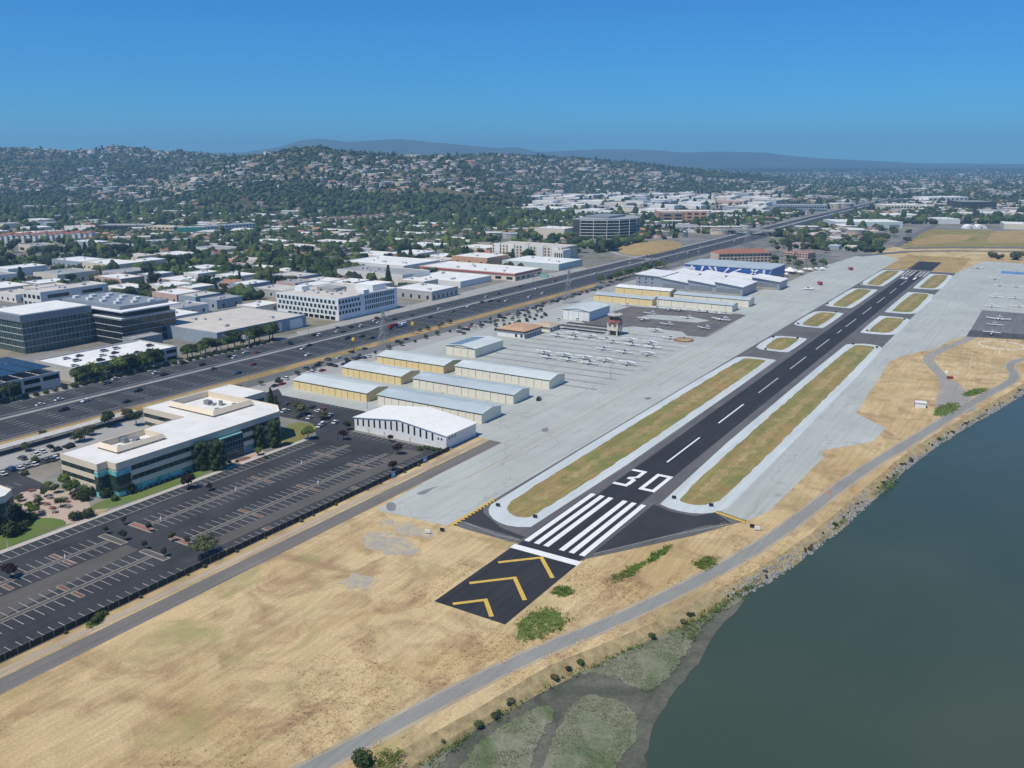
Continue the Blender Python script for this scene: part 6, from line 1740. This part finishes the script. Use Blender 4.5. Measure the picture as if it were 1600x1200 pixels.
for px, py, k, s, lab in ((404, 711, ('broad', 2), .42, 'yellow green round tree at the office entrance bed'), (374, 706, ('bush', 1), 1.1, 'small green shrub beside the office entrance'), (358, 723, ('bush', 0), .6, 'low shrub in the entrance planting bed'), (370, 722, ('bush', 1), .5, 'low green shrub at the kerb of the entrance bed'), (415, 716, ('bush', 0), .6, 'low dark shrub beside the yellow green tree'), (482, 686, ('broad', 2), .72, 'bright round green tree on the tired lawn'), (543, 672, ('broad', 1), .5, 'green tree at the left corner of the white hall'),
                          (202, 770, ('bush', 0), 1.9, 'round clipped dark shrub before the office wall'), (167, 776, ('bush', 0), 1.8, 'round clipped shrub below the glass corner'), (149, 774, ('bush', 0), 1.8, 'round clipped shrub left of the glass corner'), (135, 772, ('bush', 1), 1.8, 'loose green shrub beside the patio'), (118, 768, ('broad', 2), .6, 'light green tree over the patio tables'), (104, 762, ('broad', 2), .7, 'tall light green tree at the back of the patio'), (86, 770, ('broad', 0), .4, 'small green tree shading the patio tables'), (76, 765, ('broad', 2), .4, 'small light green tree at the back left of the patio'),
                          (55, 806, ('broad', 2), .52, 'round bright green tree on the patio'), (50, 812, ('bush', 1), 1.3, 'yellow green bush below the bright patio tree'), (31, 783, ('olive', 1), .38, 'small olive tree left on the patio'), (38, 812, ('bush', 0), 1.5, 'dark bush by the left office corner'), (17, 836, ('bush', 0), 2.3, 'big clipped bush before the left office'), (118, 812, ('bush', 0), 1.5, 'clipped oval bush beside the lawn path'), (138, 808, ('bush', 0), 1.5, 'second clipped oval bush right of the lawn path'), (40, 822, ('bush', 0), 1.2, 'low dark bush between lawn and patio'), (180, 782, ('bush', 1), 1.0, 'low shrub right of the glass corner')):
    tpx(k, px, py, s, lab, GREEN_ON)
for px, py, k, s in ((60, 788, ('olive', 0), .42), (95, 792, ('broad', 0), .42), (120, 780, ('olive', 1), .45), (70, 776, ('broad', 1), .4), (110, 772, ('broad', 0), .55), (132, 782, ('bush', 0), 1.5), (46, 796, ('broad', 2), .36), (25, 800, ('bush', 1), 1.6), (33, 830, ('bush', 0), 1.5)): tpx(k, px, py, s, 'leafy tree or shrub shading the patio tables', GREEN_ON)
for i in range(16):
    tree(('bush', i % 3), -149.2+random.uniform(-.3, .3), -34+i*2.4, .35+.2*random.random(), 'tiny clipped shrub in the bed along the office windows', 'shrubs along the office windows')
for px, py, k, s, lab in ((170, 667, ('broad', 1), .85, 'round dark tree behind the office roof'), (213, 665, ('broad', 1), .8, 'dense tree against the back wing of the office'), (200, 655, ('olive', 1), .8, 'olive tree behind the back wing of the office'), (125, 690, ('olive', 0), .9, 'olive street tree behind the beige office'), (140, 680, ('olive', 2), .7, 'thin olive tree beside the carport roof'), (41, 705, ('olive', 2), .55, 'small dark tree beside the left parked cars'), (68, 683, ('olive', 1), .5, 'small tree on the verge behind the office'), (55, 722, ('bush', 2), 1.2, 'bush between the parked cars'), (39, 742, ('bush', 2), 1.0, 'little bush at the parking row end'), (80, 706, ('broad', 1), .4, 'dark small tree by the carport'),
                          (472, 648, ('olive', 0), .85, 'olive tree between the office and the white hall'), (505, 655, ('olive', 1), .65, 'second olive tree in the side lot'), (462, 640, ('olive', 2), .6, 'olive tree near the side lot entrance')):
    tpx(k, px, py, s, lab, GREEN_ON)
for i in range(9):
    tree(('bush', i % 3), -92+i*1.3, 61+random.uniform(-1, 1), .5+.3*random.random(), 'dark shrub along the fence at the right end of the white hall', 'shrubs at the fence corner')
tpx(('bush', 1), 656, 703, .9, 'small columnar shrub beside the white hall steps', None)
# weeds climbing the fence
for i in range(14): tree(('bush', 2), -80.4, -100+i*11+random.uniform(-3, 3), .3+.25*random.random(), 'scrubby weed against the dark fence', 'weeds along the fence')
for px, py, s in ((155, 965, .8), (150, 972, .9), (160, 960, .7)): tpx(('bush', 1), px, py, s, 'bright green shrub growing through the dark fence', 'green shrubs on the fence')
# ---- freeway side trees
def rowtrees(pts, k, s, lab, grp, jit=1.5):
    for i, (x, y) in enumerate(pts):
        tree((k, i % 3), x+random.uniform(-jit, jit), y+random.uniform(-jit, jit), s*random.uniform(.8, 1.2), lab, grp)
rowtrees([(-311+(i % 2)*1.5, 46+i*4.6) for i in range(11)], 'broad', 1.15, 'dense green tree in the row before the pale garage', 'trees in front of the garages')
rowtrees([(-311, 4+i*6.5) for i in range(2)], 'broad', 1.1, 'dense green tree before the solar garage', 'trees in front of the garages')
rowtrees([(-312, 116+i*5.2) for i in range(14)], 'broad', 1.2, 'dense green tree in the row right of the pale garage', 'trees in front of the garages')
for i in range(44):
    tree(('bush', i % 3), -306.8+random.uniform(-.8, .8), -40+i*5.1, random.uniform(.9, 1.5), f"{('dark', 'green', 'olive')[i % 3]} low hedge bush along the far freeway edge {'before the garages' if i < 31 else 'before the warehouse'}", 'hedge along the freeway')
rowtrees([(-244.5+(i % 2)*3, 535+i*8.5) for i in range(18)], 'broad', .95, 'dark tree in the belt between freeway and frontage road', 'trees beside the near freeway lanes')
rowtrees([(-246+(i % 3), 255+i*9) for i in range(5)], 'olive', .45, 'low bushy tree on the dry freeway verge', 'bushes on the dry verge')
for i in range(34):
    y = 70+i*13
    tree(('olive' if i % 3 else 'bush', i % 3), -227.5+random.uniform(-1, 1), y, random.uniform(.32, .5) if i % 3 else .8, ('small round street tree' if i % 3 else 'dark street shrub')+' along the frontage road '+('by the yellow hangars' if y < 210 else ('near the terminal' if y < 340 else 'by the far hangars')), 'street trees on the frontage road')
rowtrees([(-215+random.uniform(-4, 4), 290+i*9) for i in range(10)], 'olive', .4, 'low tree in the planting strip by the white hangar', 'trees by the white hangar')
for i in range(14): tree(('bush', i % 3), -203+random.uniform(-5, 5), 300+i*4.5, 1.0, 'shrub in the planting strip by the white hangar', 'shrubs by the white hangar')
# ---- tree groups round the interchange and the show ground
def group_trees(x0, x1, y0, y1, n, kinds, s, lab, grp):
    k_ = 0
    for _ in range(n*6):
        if k_ >= n: break
        px, py = random.uniform(x0, x1), random.uniform(y0, y1)
        x, y = PX(px, py)
        if not (free(x, y, 2) or y < 1120 and x > -210) or abs(x+285) < 40: continue
        k = random.choice(kinds)
        tree((k, random.randrange(1 if k in ('palm', 'dense') else (2 if k == 'conifer' else 3))), x, y, s*random.uniform(.75, 1.25), lab, grp)
        k_ += 1
group_trees(936, 962, 388, 410, 12, ('broad', 'olive'), 1.5, 'dark tree in the clump between hotel and dry knoll', 'trees between hotel and knoll')
group_trees(1004, 1075, 358, 372, 16, ('broad', 'conifer'), 1.4, 'tree in the belt behind the dry knoll', 'trees behind the knoll')
group_trees(860, 900, 368, 378, 9, ('broad', 'olive'), 1.3, 'tree at the foot of the curved office', 'trees at the curved office')
group_trees(1082, 1132, 388, 408, 14, ('broad', 'olive'), 1.1, 'tree between the freeway and the pink hotel', 'trees by the pink hotel')
group_trees(1130, 1205, 405, 414, 9, ('broad',), .7, 'small tree in front of the pink hotel', 'trees before the pink hotel')
group_trees(1160, 1240, 362, 384, 22, ('broad', 'olive'), 1.4, 'tree right of the overpass', 'trees right of the overpass')
group_trees(1205, 1295, 384, 424, 30, ('broad', 'palm', 'olive'), 1.0, 'tree behind the show ground', 'trees behind the show ground')
group_trees(1240, 1420, 362, 386, 26, ('broad', 'olive'), 1.2, 'tree beside the far road beyond the runway', 'trees by the far road')
group_trees(1100, 1180, 346, 362, 14, ('broad', 'conifer'), 1.4, 'tree left of the overpass ramp', 'trees left of the overpass')
# ---- shore plants
def along(pl, f):
    i = f*(len(pl)-1); k = min(int(i), len(pl)-2); t = i-k
    return (pl[k][0]*(1-t)+pl[k+1][0]*t, pl[k][1]*(1-t)+pl[k+1][1]*t)
shore = [q for q in lines[1] if -110 < q[1] < 330]
for i in range(76):
    x, y = along(shore, min(.999, max(0, (int(i/4)*4+random.gauss(0, 1.6))/76)))
    tree(('bush', i % 3), x+random.uniform(-.6, 1.4), y, random.choice((.25, .3, .4, .45, .6, .75)) if y < 10 or random.random() < .4 else .28, 'scrubby dark bush on the shore bank', 'bushes on the shore bank', None, -.9, random.uniform(.18, .4))
tpx(('bush', 1), 566, 1193, 1.5, 'round dark bush beside the trail at the bottom edge', None)
ROCK = M('shore_rock', (.34, .33, .31), .35, 1.2)
mb = MB()
rs = random.Random(4)
rk = [q for q in bank if 8 < q[1] < 330]
for i in range(2600):
    f = rs.random()
    x, y = along(rk, f)
    w = rs.uniform(.9, 5.0) if y < 110 else rs.uniform(2.2, 4.8)
    nx, ny = .94, -.34
    s = rs.uniform(.22, .62)
    zz = -.2-w*.42
    v = [(x+nx*w+s*a*rs.uniform(.7, 1.2), y+ny*w+s*b*rs.uniform(.7, 1.2), zz+s*c*rs.uniform(.7, 1.1)) for a, b, c in ((-1, -1, -1), (1, -1, -1), (1, 1, -1), (-1, 1, -1), (-.7, -.6, .8), (.6, -.7, .7), (.7, .6, .9), (-.6, .7, .6))]
    mb.add(v, [(0, 1, 5, 4), (1, 2, 6, 5), (2, 3, 7, 6), (3, 0, 4, 7), (4, 5, 6, 7)])
kind(mb.build('rocks', ROCK), 'stuff')
# ---- grass tufts of the dry field and marsh plants, uncounted
def tufts(name, spots, hmin, hmax, m, seed, blades=5, wid=.5):
    r = random.Random(seed)
    mb = MB()
    for x, y, z in spots:
        for b in range(blades):
            a = r.uniform(0, 6.28); h = r.uniform(hmin, hmax); d = r.uniform(.1, wid)
            cx, cy = x+math.cos(a)*d, y+math.sin(a)*d
            mb.add([(cx-.12*math.sin(a), cy+.12*math.cos(a), z), (cx+.12*math.sin(a), cy-.12*math.cos(a), z), (cx+math.cos(a)*.25, cy+math.sin(a)*.25, z+h)], [(0, 1, 2)])
    return kind(mb.build(name, m), 'stuff')
def inside(poly, x, y):
    c, n = False, len(poly)
    for i in range(n):
        (x1, y1), (x2, y2) = poly[i], poly[i-1]
        if (y1 > y) != (y2 > y) and x < (x2-x1)*(y-y1)/(y2-y1)+x1: c = not c
    return c
sp_ = []
clump = lambda x, y: math.sin(x*.11+2*math.sin(y*.05))+math.sin(y*.13+1.7*math.sin(x*.07))+.6*math.sin((x+y)*.31)
while len(sp_) < 5000:
    x, y = rng.uniform(-67, 60), rng.uniform(-190, 60)
    if clump(x, y) < rng.uniform(-.9, 2.2): continue
    if x < bank[0][0] or (abs(x) < 12.5 and y > -41) or (x > -66 and y > 2 and x < -36) or (abs(x) < 37 and y > 3): continue
    q = min(bank, key=lambda b: abs(b[1]-y))
    tr = min(TR, key=lambda b: abs(b[1]-y))
    if x > q[0]-.3 or abs(x-tr[0]) < 3.2: continue
    sp_.append((x, y, .02))
tufts('dry_weeds', sp_, .08, .28, DRY, 5)
gw = []
for poly, z in WEEDS:
    xs, ys = [p[0] for p in poly], [p[1] for p in poly]
    cx_, cy_ = sum(xs)/len(xs), sum(ys)/len(ys)
    k = 0
    while k < 420:
        x, y = rng.uniform(min(xs)-1.5, max(xs)+1.5), rng.uniform(min(ys)-1.5, max(ys)+1.5)
        k += 1
        f = rng.uniform(.72, 1.02)
        if inside(poly, cx_+(x-cx_)*f, cy_+(y-cy_)*f): gw.append((x, y, z if z > 0 else -1.25))
for i in range(2600):
    x, y = along(shore, rng.uniform(0, 1))
    if y < 14 and math.sin(y*.35)+math.sin(y*.13+1) > -.9: gw.append((x+rng.normal(1.2, 1.0), y+rng.normal(0, 1), -1.55))
    elif y > 60 and math.sin(y*.11)+math.sin(y*.27) > .9: gw.append((x+rng.normal(.6, .8), y, -1.3))
tufts('green_weeds', gw, .15, .5, MEADOW, 8, 7, .6)
nt = newmat('marsh_leaves', .85, .2)
nt.l(nt.ramp(nt.noise(.25, 5, .7), [(.35, (.105, .125, .065)), (.65, (.185, .19, .13))]), nt.b.inputs['Base Color'])
ms = []
for poly, zz in MARSH_POLY:
    xs, ys = [p[0] for p in poly], [p[1] for p in poly]
    n = int((max(xs)-min(xs))*(max(ys)-min(ys))*4)
    for x, y in zip(rng.uniform(min(xs), max(xs), n), rng.uniform(min(ys), max(ys), n)):
        if math.sin(x*.5+2*math.sin(y*.21))+math.sin(y*.43) > -.4 and inside(poly, x, y): ms.append((x, y, zz))
tufts('marsh_leaves', ms, .06, .24, MATS['marsh_leaves'], 6, 3, .45)
# ---- town trees and houses
R7 = np.random.default_rng(21)
def lump(seed, tall=1.0):
    """small far crown: a ragged ball of 42 corners"""
    bm = bmesh.new()
    bmesh.ops.create_icosphere(bm, subdivisions=2, radius=1)
    r = np.random.default_rng(seed)
    v = np.array([q.co[:] for q in bm.verts])
    n = r.normal(0, 1, (5, 3))
    v *= (1+.16*np.sin(v@n.T*2.6+r.uniform(0, 6, 5)).sum(1)/1.6+r.normal(0, .09, len(v)))[:, None]
    v[:, 2] = v[:, 2]*tall+tall*.9
    f = np.array([[q.index for q in p.verts] for p in bm.faces])
    bm.free()
    return v, f
def lump3(seed, tall=1.0):
    vs, fs, o = [], [], 0
    r = np.random.default_rng(seed)
    for k in range(3):
        v, f = lump(seed*7+k, tall)
        s = r.uniform(.5, .75)
        a = k*2.1+r.uniform(0, 1)
        v = v*s+np.array([.42*math.cos(a), .42*math.sin(a), r.uniform(.05, .55)])
        vs.append(v); fs.append(f+o); o += len(v)
    return np.concatenate(vs), np.concatenate(fs)
LUMPS = [lump(i, t) for i, t in ((1, .8), (2, .95), (3, 1.1), (4, .75), (5, 1.5), (6, 1.9))]
def lump2(seed, tall=1.0):
    bm = bmesh.new()
    bmesh.ops.create_icosphere(bm, subdivisions=1, radius=1)
    v0 = np.array([q.co[:] for q in bm.verts])
    f0 = np.array([[q.index for q in p.verts] for p in bm.faces])
    bm.free()
    r = np.random.default_rng(seed)
    vs, fs = [], []
    for k in range(2):
        v = v0*(1+r.normal(0, .16, len(v0)))[:, None]*(.85, .6)[k]
        v[:, 2] *= tall
        vs.append(v+np.array([(0, .55)[k]*math.cos(seed), (0, .55)[k]*math.sin(seed), tall*(.85, 1.0+.4*r.random())[k]]))
        fs.append(f0+12*k)
    return np.concatenate(vs), np.concatenate(fs)
LUMPS2 = [lump2(i, t) for i, t in ((1, .8), (2, .95), (3, 1.1), (4, .75), (5, 1.5), (6, 1.9))]
LUMPS3 = [lump3(i, t) for i, t in ((1, .8), (2, .95), (3, 1.1), (4, .75), (5, 1.4), (6, 1.8))]
def vcolmat(name, rough=.9):
    nt = newmat(name, rough, .15)
    a = nt.n('ShaderNodeVertexColor', layer_name='Col')
    k = nt.ramp(nt.noise(.5, 4, .7, nt.vec(src='World')), [(.3, (.6,)*3), (.7, (1.3,)*3)])
    nt.l(nt.mix(1.0, a.outputs[0], k, 'MULTIPLY'), nt.b.inputs['Base Color'])
    return MATS[name]
VCT, VCH = vcolmat('far_tree_leaves'), vcolmat('far_house_paint')
def merged(name, V, F, C, m):
    me = bpy.data.meshes.new(name)
    nv, nf = len(V), len(F)
    me.vertices.add(nv); me.vertices.foreach_set('co', V.astype(np.float32).ravel())
    k = F.shape[1]
    me.loops.add(nf*k); me.loops.foreach_set('vertex_index', F.astype(np.int32).ravel())
    me.polygons.add(nf); me.polygons.foreach_set('loop_start', np.arange(0, nf*k, k, dtype=np.int32))
    me.update(calc_edges=True)
    ca = me.color_attributes.new('Col', 'FLOAT_COLOR', 'POINT')
    ca.data.foreach_set('color', np.concatenate([C, np.ones((nv, 1))], 1).astype(np.float32).ravel())
    me.materials.append(m)
    return kind(obj(name, me), 'stuff')
def dens(px, py):
    """how leafy the town is at a photo point: 0 bare, 1 wooded"""
    if py > 470: return 0
    if px < 140 and 378 < py < 470: return .12
    if px < 330 and 400 < py < 470: return .35
    if px > 1375 and 350 < py < 402: return 0
    if 130 < px < 760 and 345 < py < 452:
        return 1.0 if py < 415 or px < 560 else .25
    if 640 < px < 900 and 330 < py < 372: return 1.2
    if 880 < px < 1070 and 345 < py < 372: return .6
    if 770 < px < 1225 and 298 < py < 338: return .16
    if px > 1230 and 300 < py < 400: return .55
    if 1090 < px < 1240 and 340 < py < 372: return .8
    if py < 345: return 1.0
    return .16
def sampler(n, d0, d1, x0=-120, x1=1720):
    xp = R7.uniform(x0, x1, n)
    d = np.exp(R7.uniform(math.log(d0), math.log(d1), n))
    h = height(xp, d, RIDGES, .0042)
    X = (xp-800)/F_PX*cp*d
    return xp, d, h, CX+X*cs-d*ss, CY+X*ss+d*cs
def fwy_clear(x, y):
    if y < 1500: return abs(x+285) > 42
    xi = np.interp(y, [p[1] for p in fwc[:40]], [p[0] for p in fwc[:40]]) if y < 2500 else -288+(y-2500)*.45
    return abs(x-xi) > 40
# individual suburb trees (largest in the photo), each copied with crown and trunk
xp, d, h, wx, wy = sampler(9000, 560, 1700)
nind = 0
PLACE = lambda px: ('near the glass office' if px < 330 else ('behind the chequered office' if px < 640 else ('left of the hotel' if px < 800 else ('around the overpass' if px < 1200 else 'by the far fields'))))
order = np.argsort(d)
placed = []
for i in order:
    if nind >= 300: break
    p = TOPX(wx[i], wy[i], 0)
    if not (-40 < p[0] < 1640 and 330 < p[1] < 470): continue
    if R7.random() > dens(*p) or not free(wx[i], wy[i], 3.5) or not fwy_clear(wx[i], wy[i]): continue
    if any((wx[i]-a)**2+(wy[i]-b)**2 < 50 for a, b in placed[-80:]): continue
    q = R7.random()
    k = ('broad', int(R7.integers(3))) if q < .62 else (('olive', int(R7.integers(3))) if q < .8 else (('conifer', int(R7.integers(2))) if q < .95 else ('palm', 0)))
    s = R7.uniform(.9, 1.7) if k[0] != 'palm' else 1.2
    nm = {'broad': ('green round', 'dark round', 'light green round')[k[1]], 'olive': 'olive green', 'conifer': 'dark pointed', 'palm': 'tall palm'}[k[0]]
    sz_ = 'small' if s < 1.15 else ('medium' if s < 1.42 else 'large')
    dp = 'nearer' if p[1] > 425 else ('middle' if p[1] > 395 else 'farther')
    tree(k, wx[i], wy[i], s, f'{sz_} {nm} tree {PLACE(p[0])} in the {dp} town blocks', 'town trees '+PLACE(p[0]))
    placed.append((wx[i], wy[i]))
    nind += 1
dmax = d[i]
# wooded mass beyond and between
xp, d, h, wx, wy = sampler(230000, 620, 9500)
keep = []
for i in range(len(d)):
    p = TOPX(wx[i], wy[i], h[i])
    if not (-90 < p[0] < 1690): continue
    hill = h[i] > 4
    pr = (1.0 if hill else dens(*p))
    if d[i] < dmax: pr *= .55
    if d[i] > 3600 and not hill: pr = .5
    if R7.random() > pr or (d[i] < 2700 and not free(wx[i], wy[i], 3)) or not fwy_clear(wx[i], wy[i]): continue
    keep.append(i)
keep = [keep[q] for q in sorted(R7.permutation(len(keep))[:46000])]
V, F, C = [], [], []
off = 0
bare = wav(np.array([wx[i] for i in keep]), np.array([wy[i] for i in keep]), .006, 77)
for j, i in enumerate(keep):
    if h[i] > 25 and bare[j] > .72 and R7.random() < .8: continue
    v, f = (LUMPS3 if d[i] < 1400 else (LUMPS if d[i] < 1950 else LUMPS2))[int(R7.choice(6, p=[.28, .27, .21, .16, .055, .025]))]
    s = (R7.uniform(3.0, 6.2) if h[i] > 4 else R7.uniform(3.2, 6.6))*(1+.12*max(0, d[i]-2500)/2000)
    a = R7.uniform(0, 6.28)
    ca, sa = math.cos(a), math.sin(a)
    V.append(np.stack([wx[i]+s*(v[:, 0]*ca-v[:, 1]*sa), wy[i]+s*(v[:, 0]*sa+v[:, 1]*ca), h[i]-.5+s*v[:, 2]], -1))
    F.append(f+off); off += len(v)
    base = np.array([(.036, .058, .026), (.055, .080, .028), (.082, .112, .034), (.032, .046, .028), (.11, .135, .04), (.066, .070, .035)])[int(R7.choice(6, p=[.3, .26, .16, .14, .06, .08]))]
    C.append(np.tile(base*R7.uniform(.75, 1.25), (len(v), 1)))
merged('woods', np.concatenate(V), np.concatenate(F), np.concatenate(C), VCT)
# houses
HW = [(.68, .63, .55), (.60, .50, .39), (.74, .70, .64), (.48, .41, .34), (.62, .48, .39), (.46, .46, .44)]
HR = [(.20, .18, .16), (.30, .24, .19), (.40, .20, .13), (.38, .35, .32), (.14, .14, .14), (.52, .47, .41)]
def house_geo(w, l, h, rh):
    v = [(-w, -l, 0), (w, -l, 0), (w, l, 0), (-w, l, 0), (-w, -l, h), (w, -l, h), (w, l, h), (-w, l, h), (0, -l, h+rh), (0, l, h+rh)]
    wall = [(0, 1, 5, 4), (1, 2, 6, 5), (2, 3, 7, 6), (3, 0, 4, 7), (4, 5, 8, 8), (6, 7, 9, 9)]
    o = .5
    rv = [(-w-o, -l-o, h-.2), (0, -l-o, h+rh+.1), (w+o, -l-o, h-.2), (-w-o, l+o, h-.2), (0, l+o, h+rh+.1), (w+o, l+o, h-.2)]
    roof = [(0, 1, 4, 3), (1, 2, 5, 4)]
    return v, wall, rv, roof
HM = {}
for a, wc in enumerate(HW):
    for b, rc in enumerate(HR):
        if (a+b) % 2: continue
        v, wl, rv, rf = house_geo(5.2, 7.5, 4.6, 2.6)
        m1 = MB(); m1.add(v, [tuple(dict.fromkeys(q)) for q in wl])
        m2 = MB(); m2.add(rv+[(x, y, z-.15) for x, y, z in rv], rf+[(3+6-6, 4, 10, 9), (0, 6, 7, 1), (1, 7, 8, 2)])
        HM[a, b] = (m1.mesh('wall', [M('house_wall_%d' % a, wc, .1, .5)]), m2.mesh('roof', [M('house_roof_%d' % b, rc, .15, .5)]))
hk = list(HM)
RNAME = ['dark grey', 'brown', 'red tiled', 'grey', 'black', 'tan']
xp, d, h, wx, wy = sampler(5000, 620, 1800)
nh = 0
for i in np.argsort(d):
    if nh >= 260: break
    p = TOPX(wx[i], wy[i], 0)
    if not (-20 < p[0] < 1620 and 325 < p[1] < 470): continue
    if dens(*p) < .5 or not free(wx[i], wy[i], 8) or not fwy_clear(wx[i], wy[i]) or p[0] > 1080: continue
    k = hk[int(R7.integers(len(hk)))]
    t = thing('house', f'small gabled house with a {RNAME[k[1]]} roof among the trees {PLACE(p[0])}', 'house', (wx[i], wy[i], 0), .4+ROT90*int(R7.integers(2))+R7.normal(0, .08), 'suburban houses '+PLACE(p[0]))
    t.scale = (R7.uniform(.85, 1.3), R7.uniform(.85, 1.3), R7.uniform(.85, 1.25))
    obj('wall', HM[k][0], t); obj('roof', HM[k][1], t)
    obj('window', pane_mesh('window', 5.5, 1.3, .06, GL_DARK), t, (0, -7.55, 1.4)); obj('window', pane_mesh('window', 7.0, 1.3, .06, GL_DARK), t, (5.25, 0, 1.4), ROT90)
    occ(wx[i]-7, wy[i]-7, wx[i]+7, wy[i]+7, 0)
    nh += 1
xp, d, h, wx, wy = sampler(24000, 1200, 8500)
VW, FW_, CW, VR, FR_, CR = [], [], [], [], [], []
o1 = o2 = 0
cl = wav(wx, wy, .0045, 31)
for i in range(len(d)):
    p = TOPX(wx[i], wy[i], h[i])
    if not (-60 < p[0] < 1660) or cl[i] < -.22+.85*R7.random(): continue
    if h[i] < 2 and dens(*p) < .3 or (d[i] < 2700 and not free(wx[i], wy[i], 7)) or not fwy_clear(wx[i], wy[i]): continue
    if d[i] > 5200 and R7.random() < .5: continue
    big = R7.random() < (.12 if h[i] < 5 else .05)
    w, l, hh, rh = (R7.uniform(4.5, 7), R7.uniform(6.5, 11), R7.uniform(4.5, 7.5), R7.uniform(1.2, 2.8)) if not big else (R7.uniform(8, 16), R7.uniform(12, 28), R7.uniform(7, 12), .6)
    v, wl, rv, rf = house_geo(w, l, hh, rh)
    a = R7.uniform(0, 3.14) if h[i] > 5 else HEAD+R7.choice([0, 1.57])+R7.normal(0, .1)
    ca, sa = math.cos(a), math.sin(a)
    T = lambda q: np.array([(wx[i]+x*ca-y*sa, wy[i]+x*sa+y*ca, h[i]-1+z*1.0) for x, y, z in q])
    VW.append(T(v)); FW_.append(np.array(wl)+o1); o1 += len(v)
    CW.append(np.tile(np.array(HW[int(R7.integers(6))])*R7.uniform(.85, 1.15), (len(v), 1)))
    VR.append(T(rv)); FR_.append(np.array(rf)+o2); o2 += len(rv)
    CR.append(np.tile(np.array(HR[int(R7.integers(6))] if not big else (.6, .6, .6))*R7.uniform(.85, 1.2), (len(rv), 1)))
V = np.concatenate(VW+VR); F = np.concatenate(FW_+[f+o1 for f in FR_]); C = np.concatenate(CW+CR)
tri = np.concatenate([F[:, [0, 1, 2]], F[F[:, 2] != F[:, 3]][:, [0, 2, 3]]])
merged('distant_houses', V, tri, C, VCH)
# ---- air
hb = MB()
hx0, hx1, hy0, hy1 = -15500, 15500, -2500, 15800
hb.box(hx0, hy0, -3.2, hx1, hy1, 470, bottom=True)
hm = bpy.data.materials.new('haze_air')
hm.use_nodes = True
hn = hm.node_tree
hn.nodes.clear()
ho = hn.nodes.new('ShaderNodeOutputMaterial')
hv = hn.nodes.new('ShaderNodeVolumePrincipled')
hv.inputs['Color'].default_value = (.37, .70, 1.0, 1)
hv.inputs['Density'].default_value = HAZE
hv.inputs['Anisotropy'].default_value = .2
hn.links.new(hv.outputs[0], ho.inputs['Volume'])
kind(hb.build('haze', hm), 'stuff')
# ---- labels
ORD = 'first second third fourth fifth sixth seventh eighth ninth tenth eleventh twelfth thirteenth fourteenth fifteenth sixteenth seventeenth eighteenth nineteenth twentieth'.split()
bpy.context.view_layer.update()
byl = {}
for o, lab, grp in THINGS: byl.setdefault(lab, []).append(o)
for lab, os_ in byl.items():
    if len(os_) > 1 and len(os_) <= 20 and len(lab.split()) <= 13:
        os_.sort(key=lambda o: TOPX(*o.matrix_world.translation)[0])
        for i, o in enumerate(os_):
            w = 'leftmost of them' if i == 0 else ('rightmost of them' if i == len(os_)-1 else ORD[i]+' from left')
            o['label'] = lab+', '+w
    elif len(os_) > 1:
        for o in os_:
            o['label'] = lab
            if not o.get('group'): o['group'] = lab
    else:
        os_[0]['label'] = lab
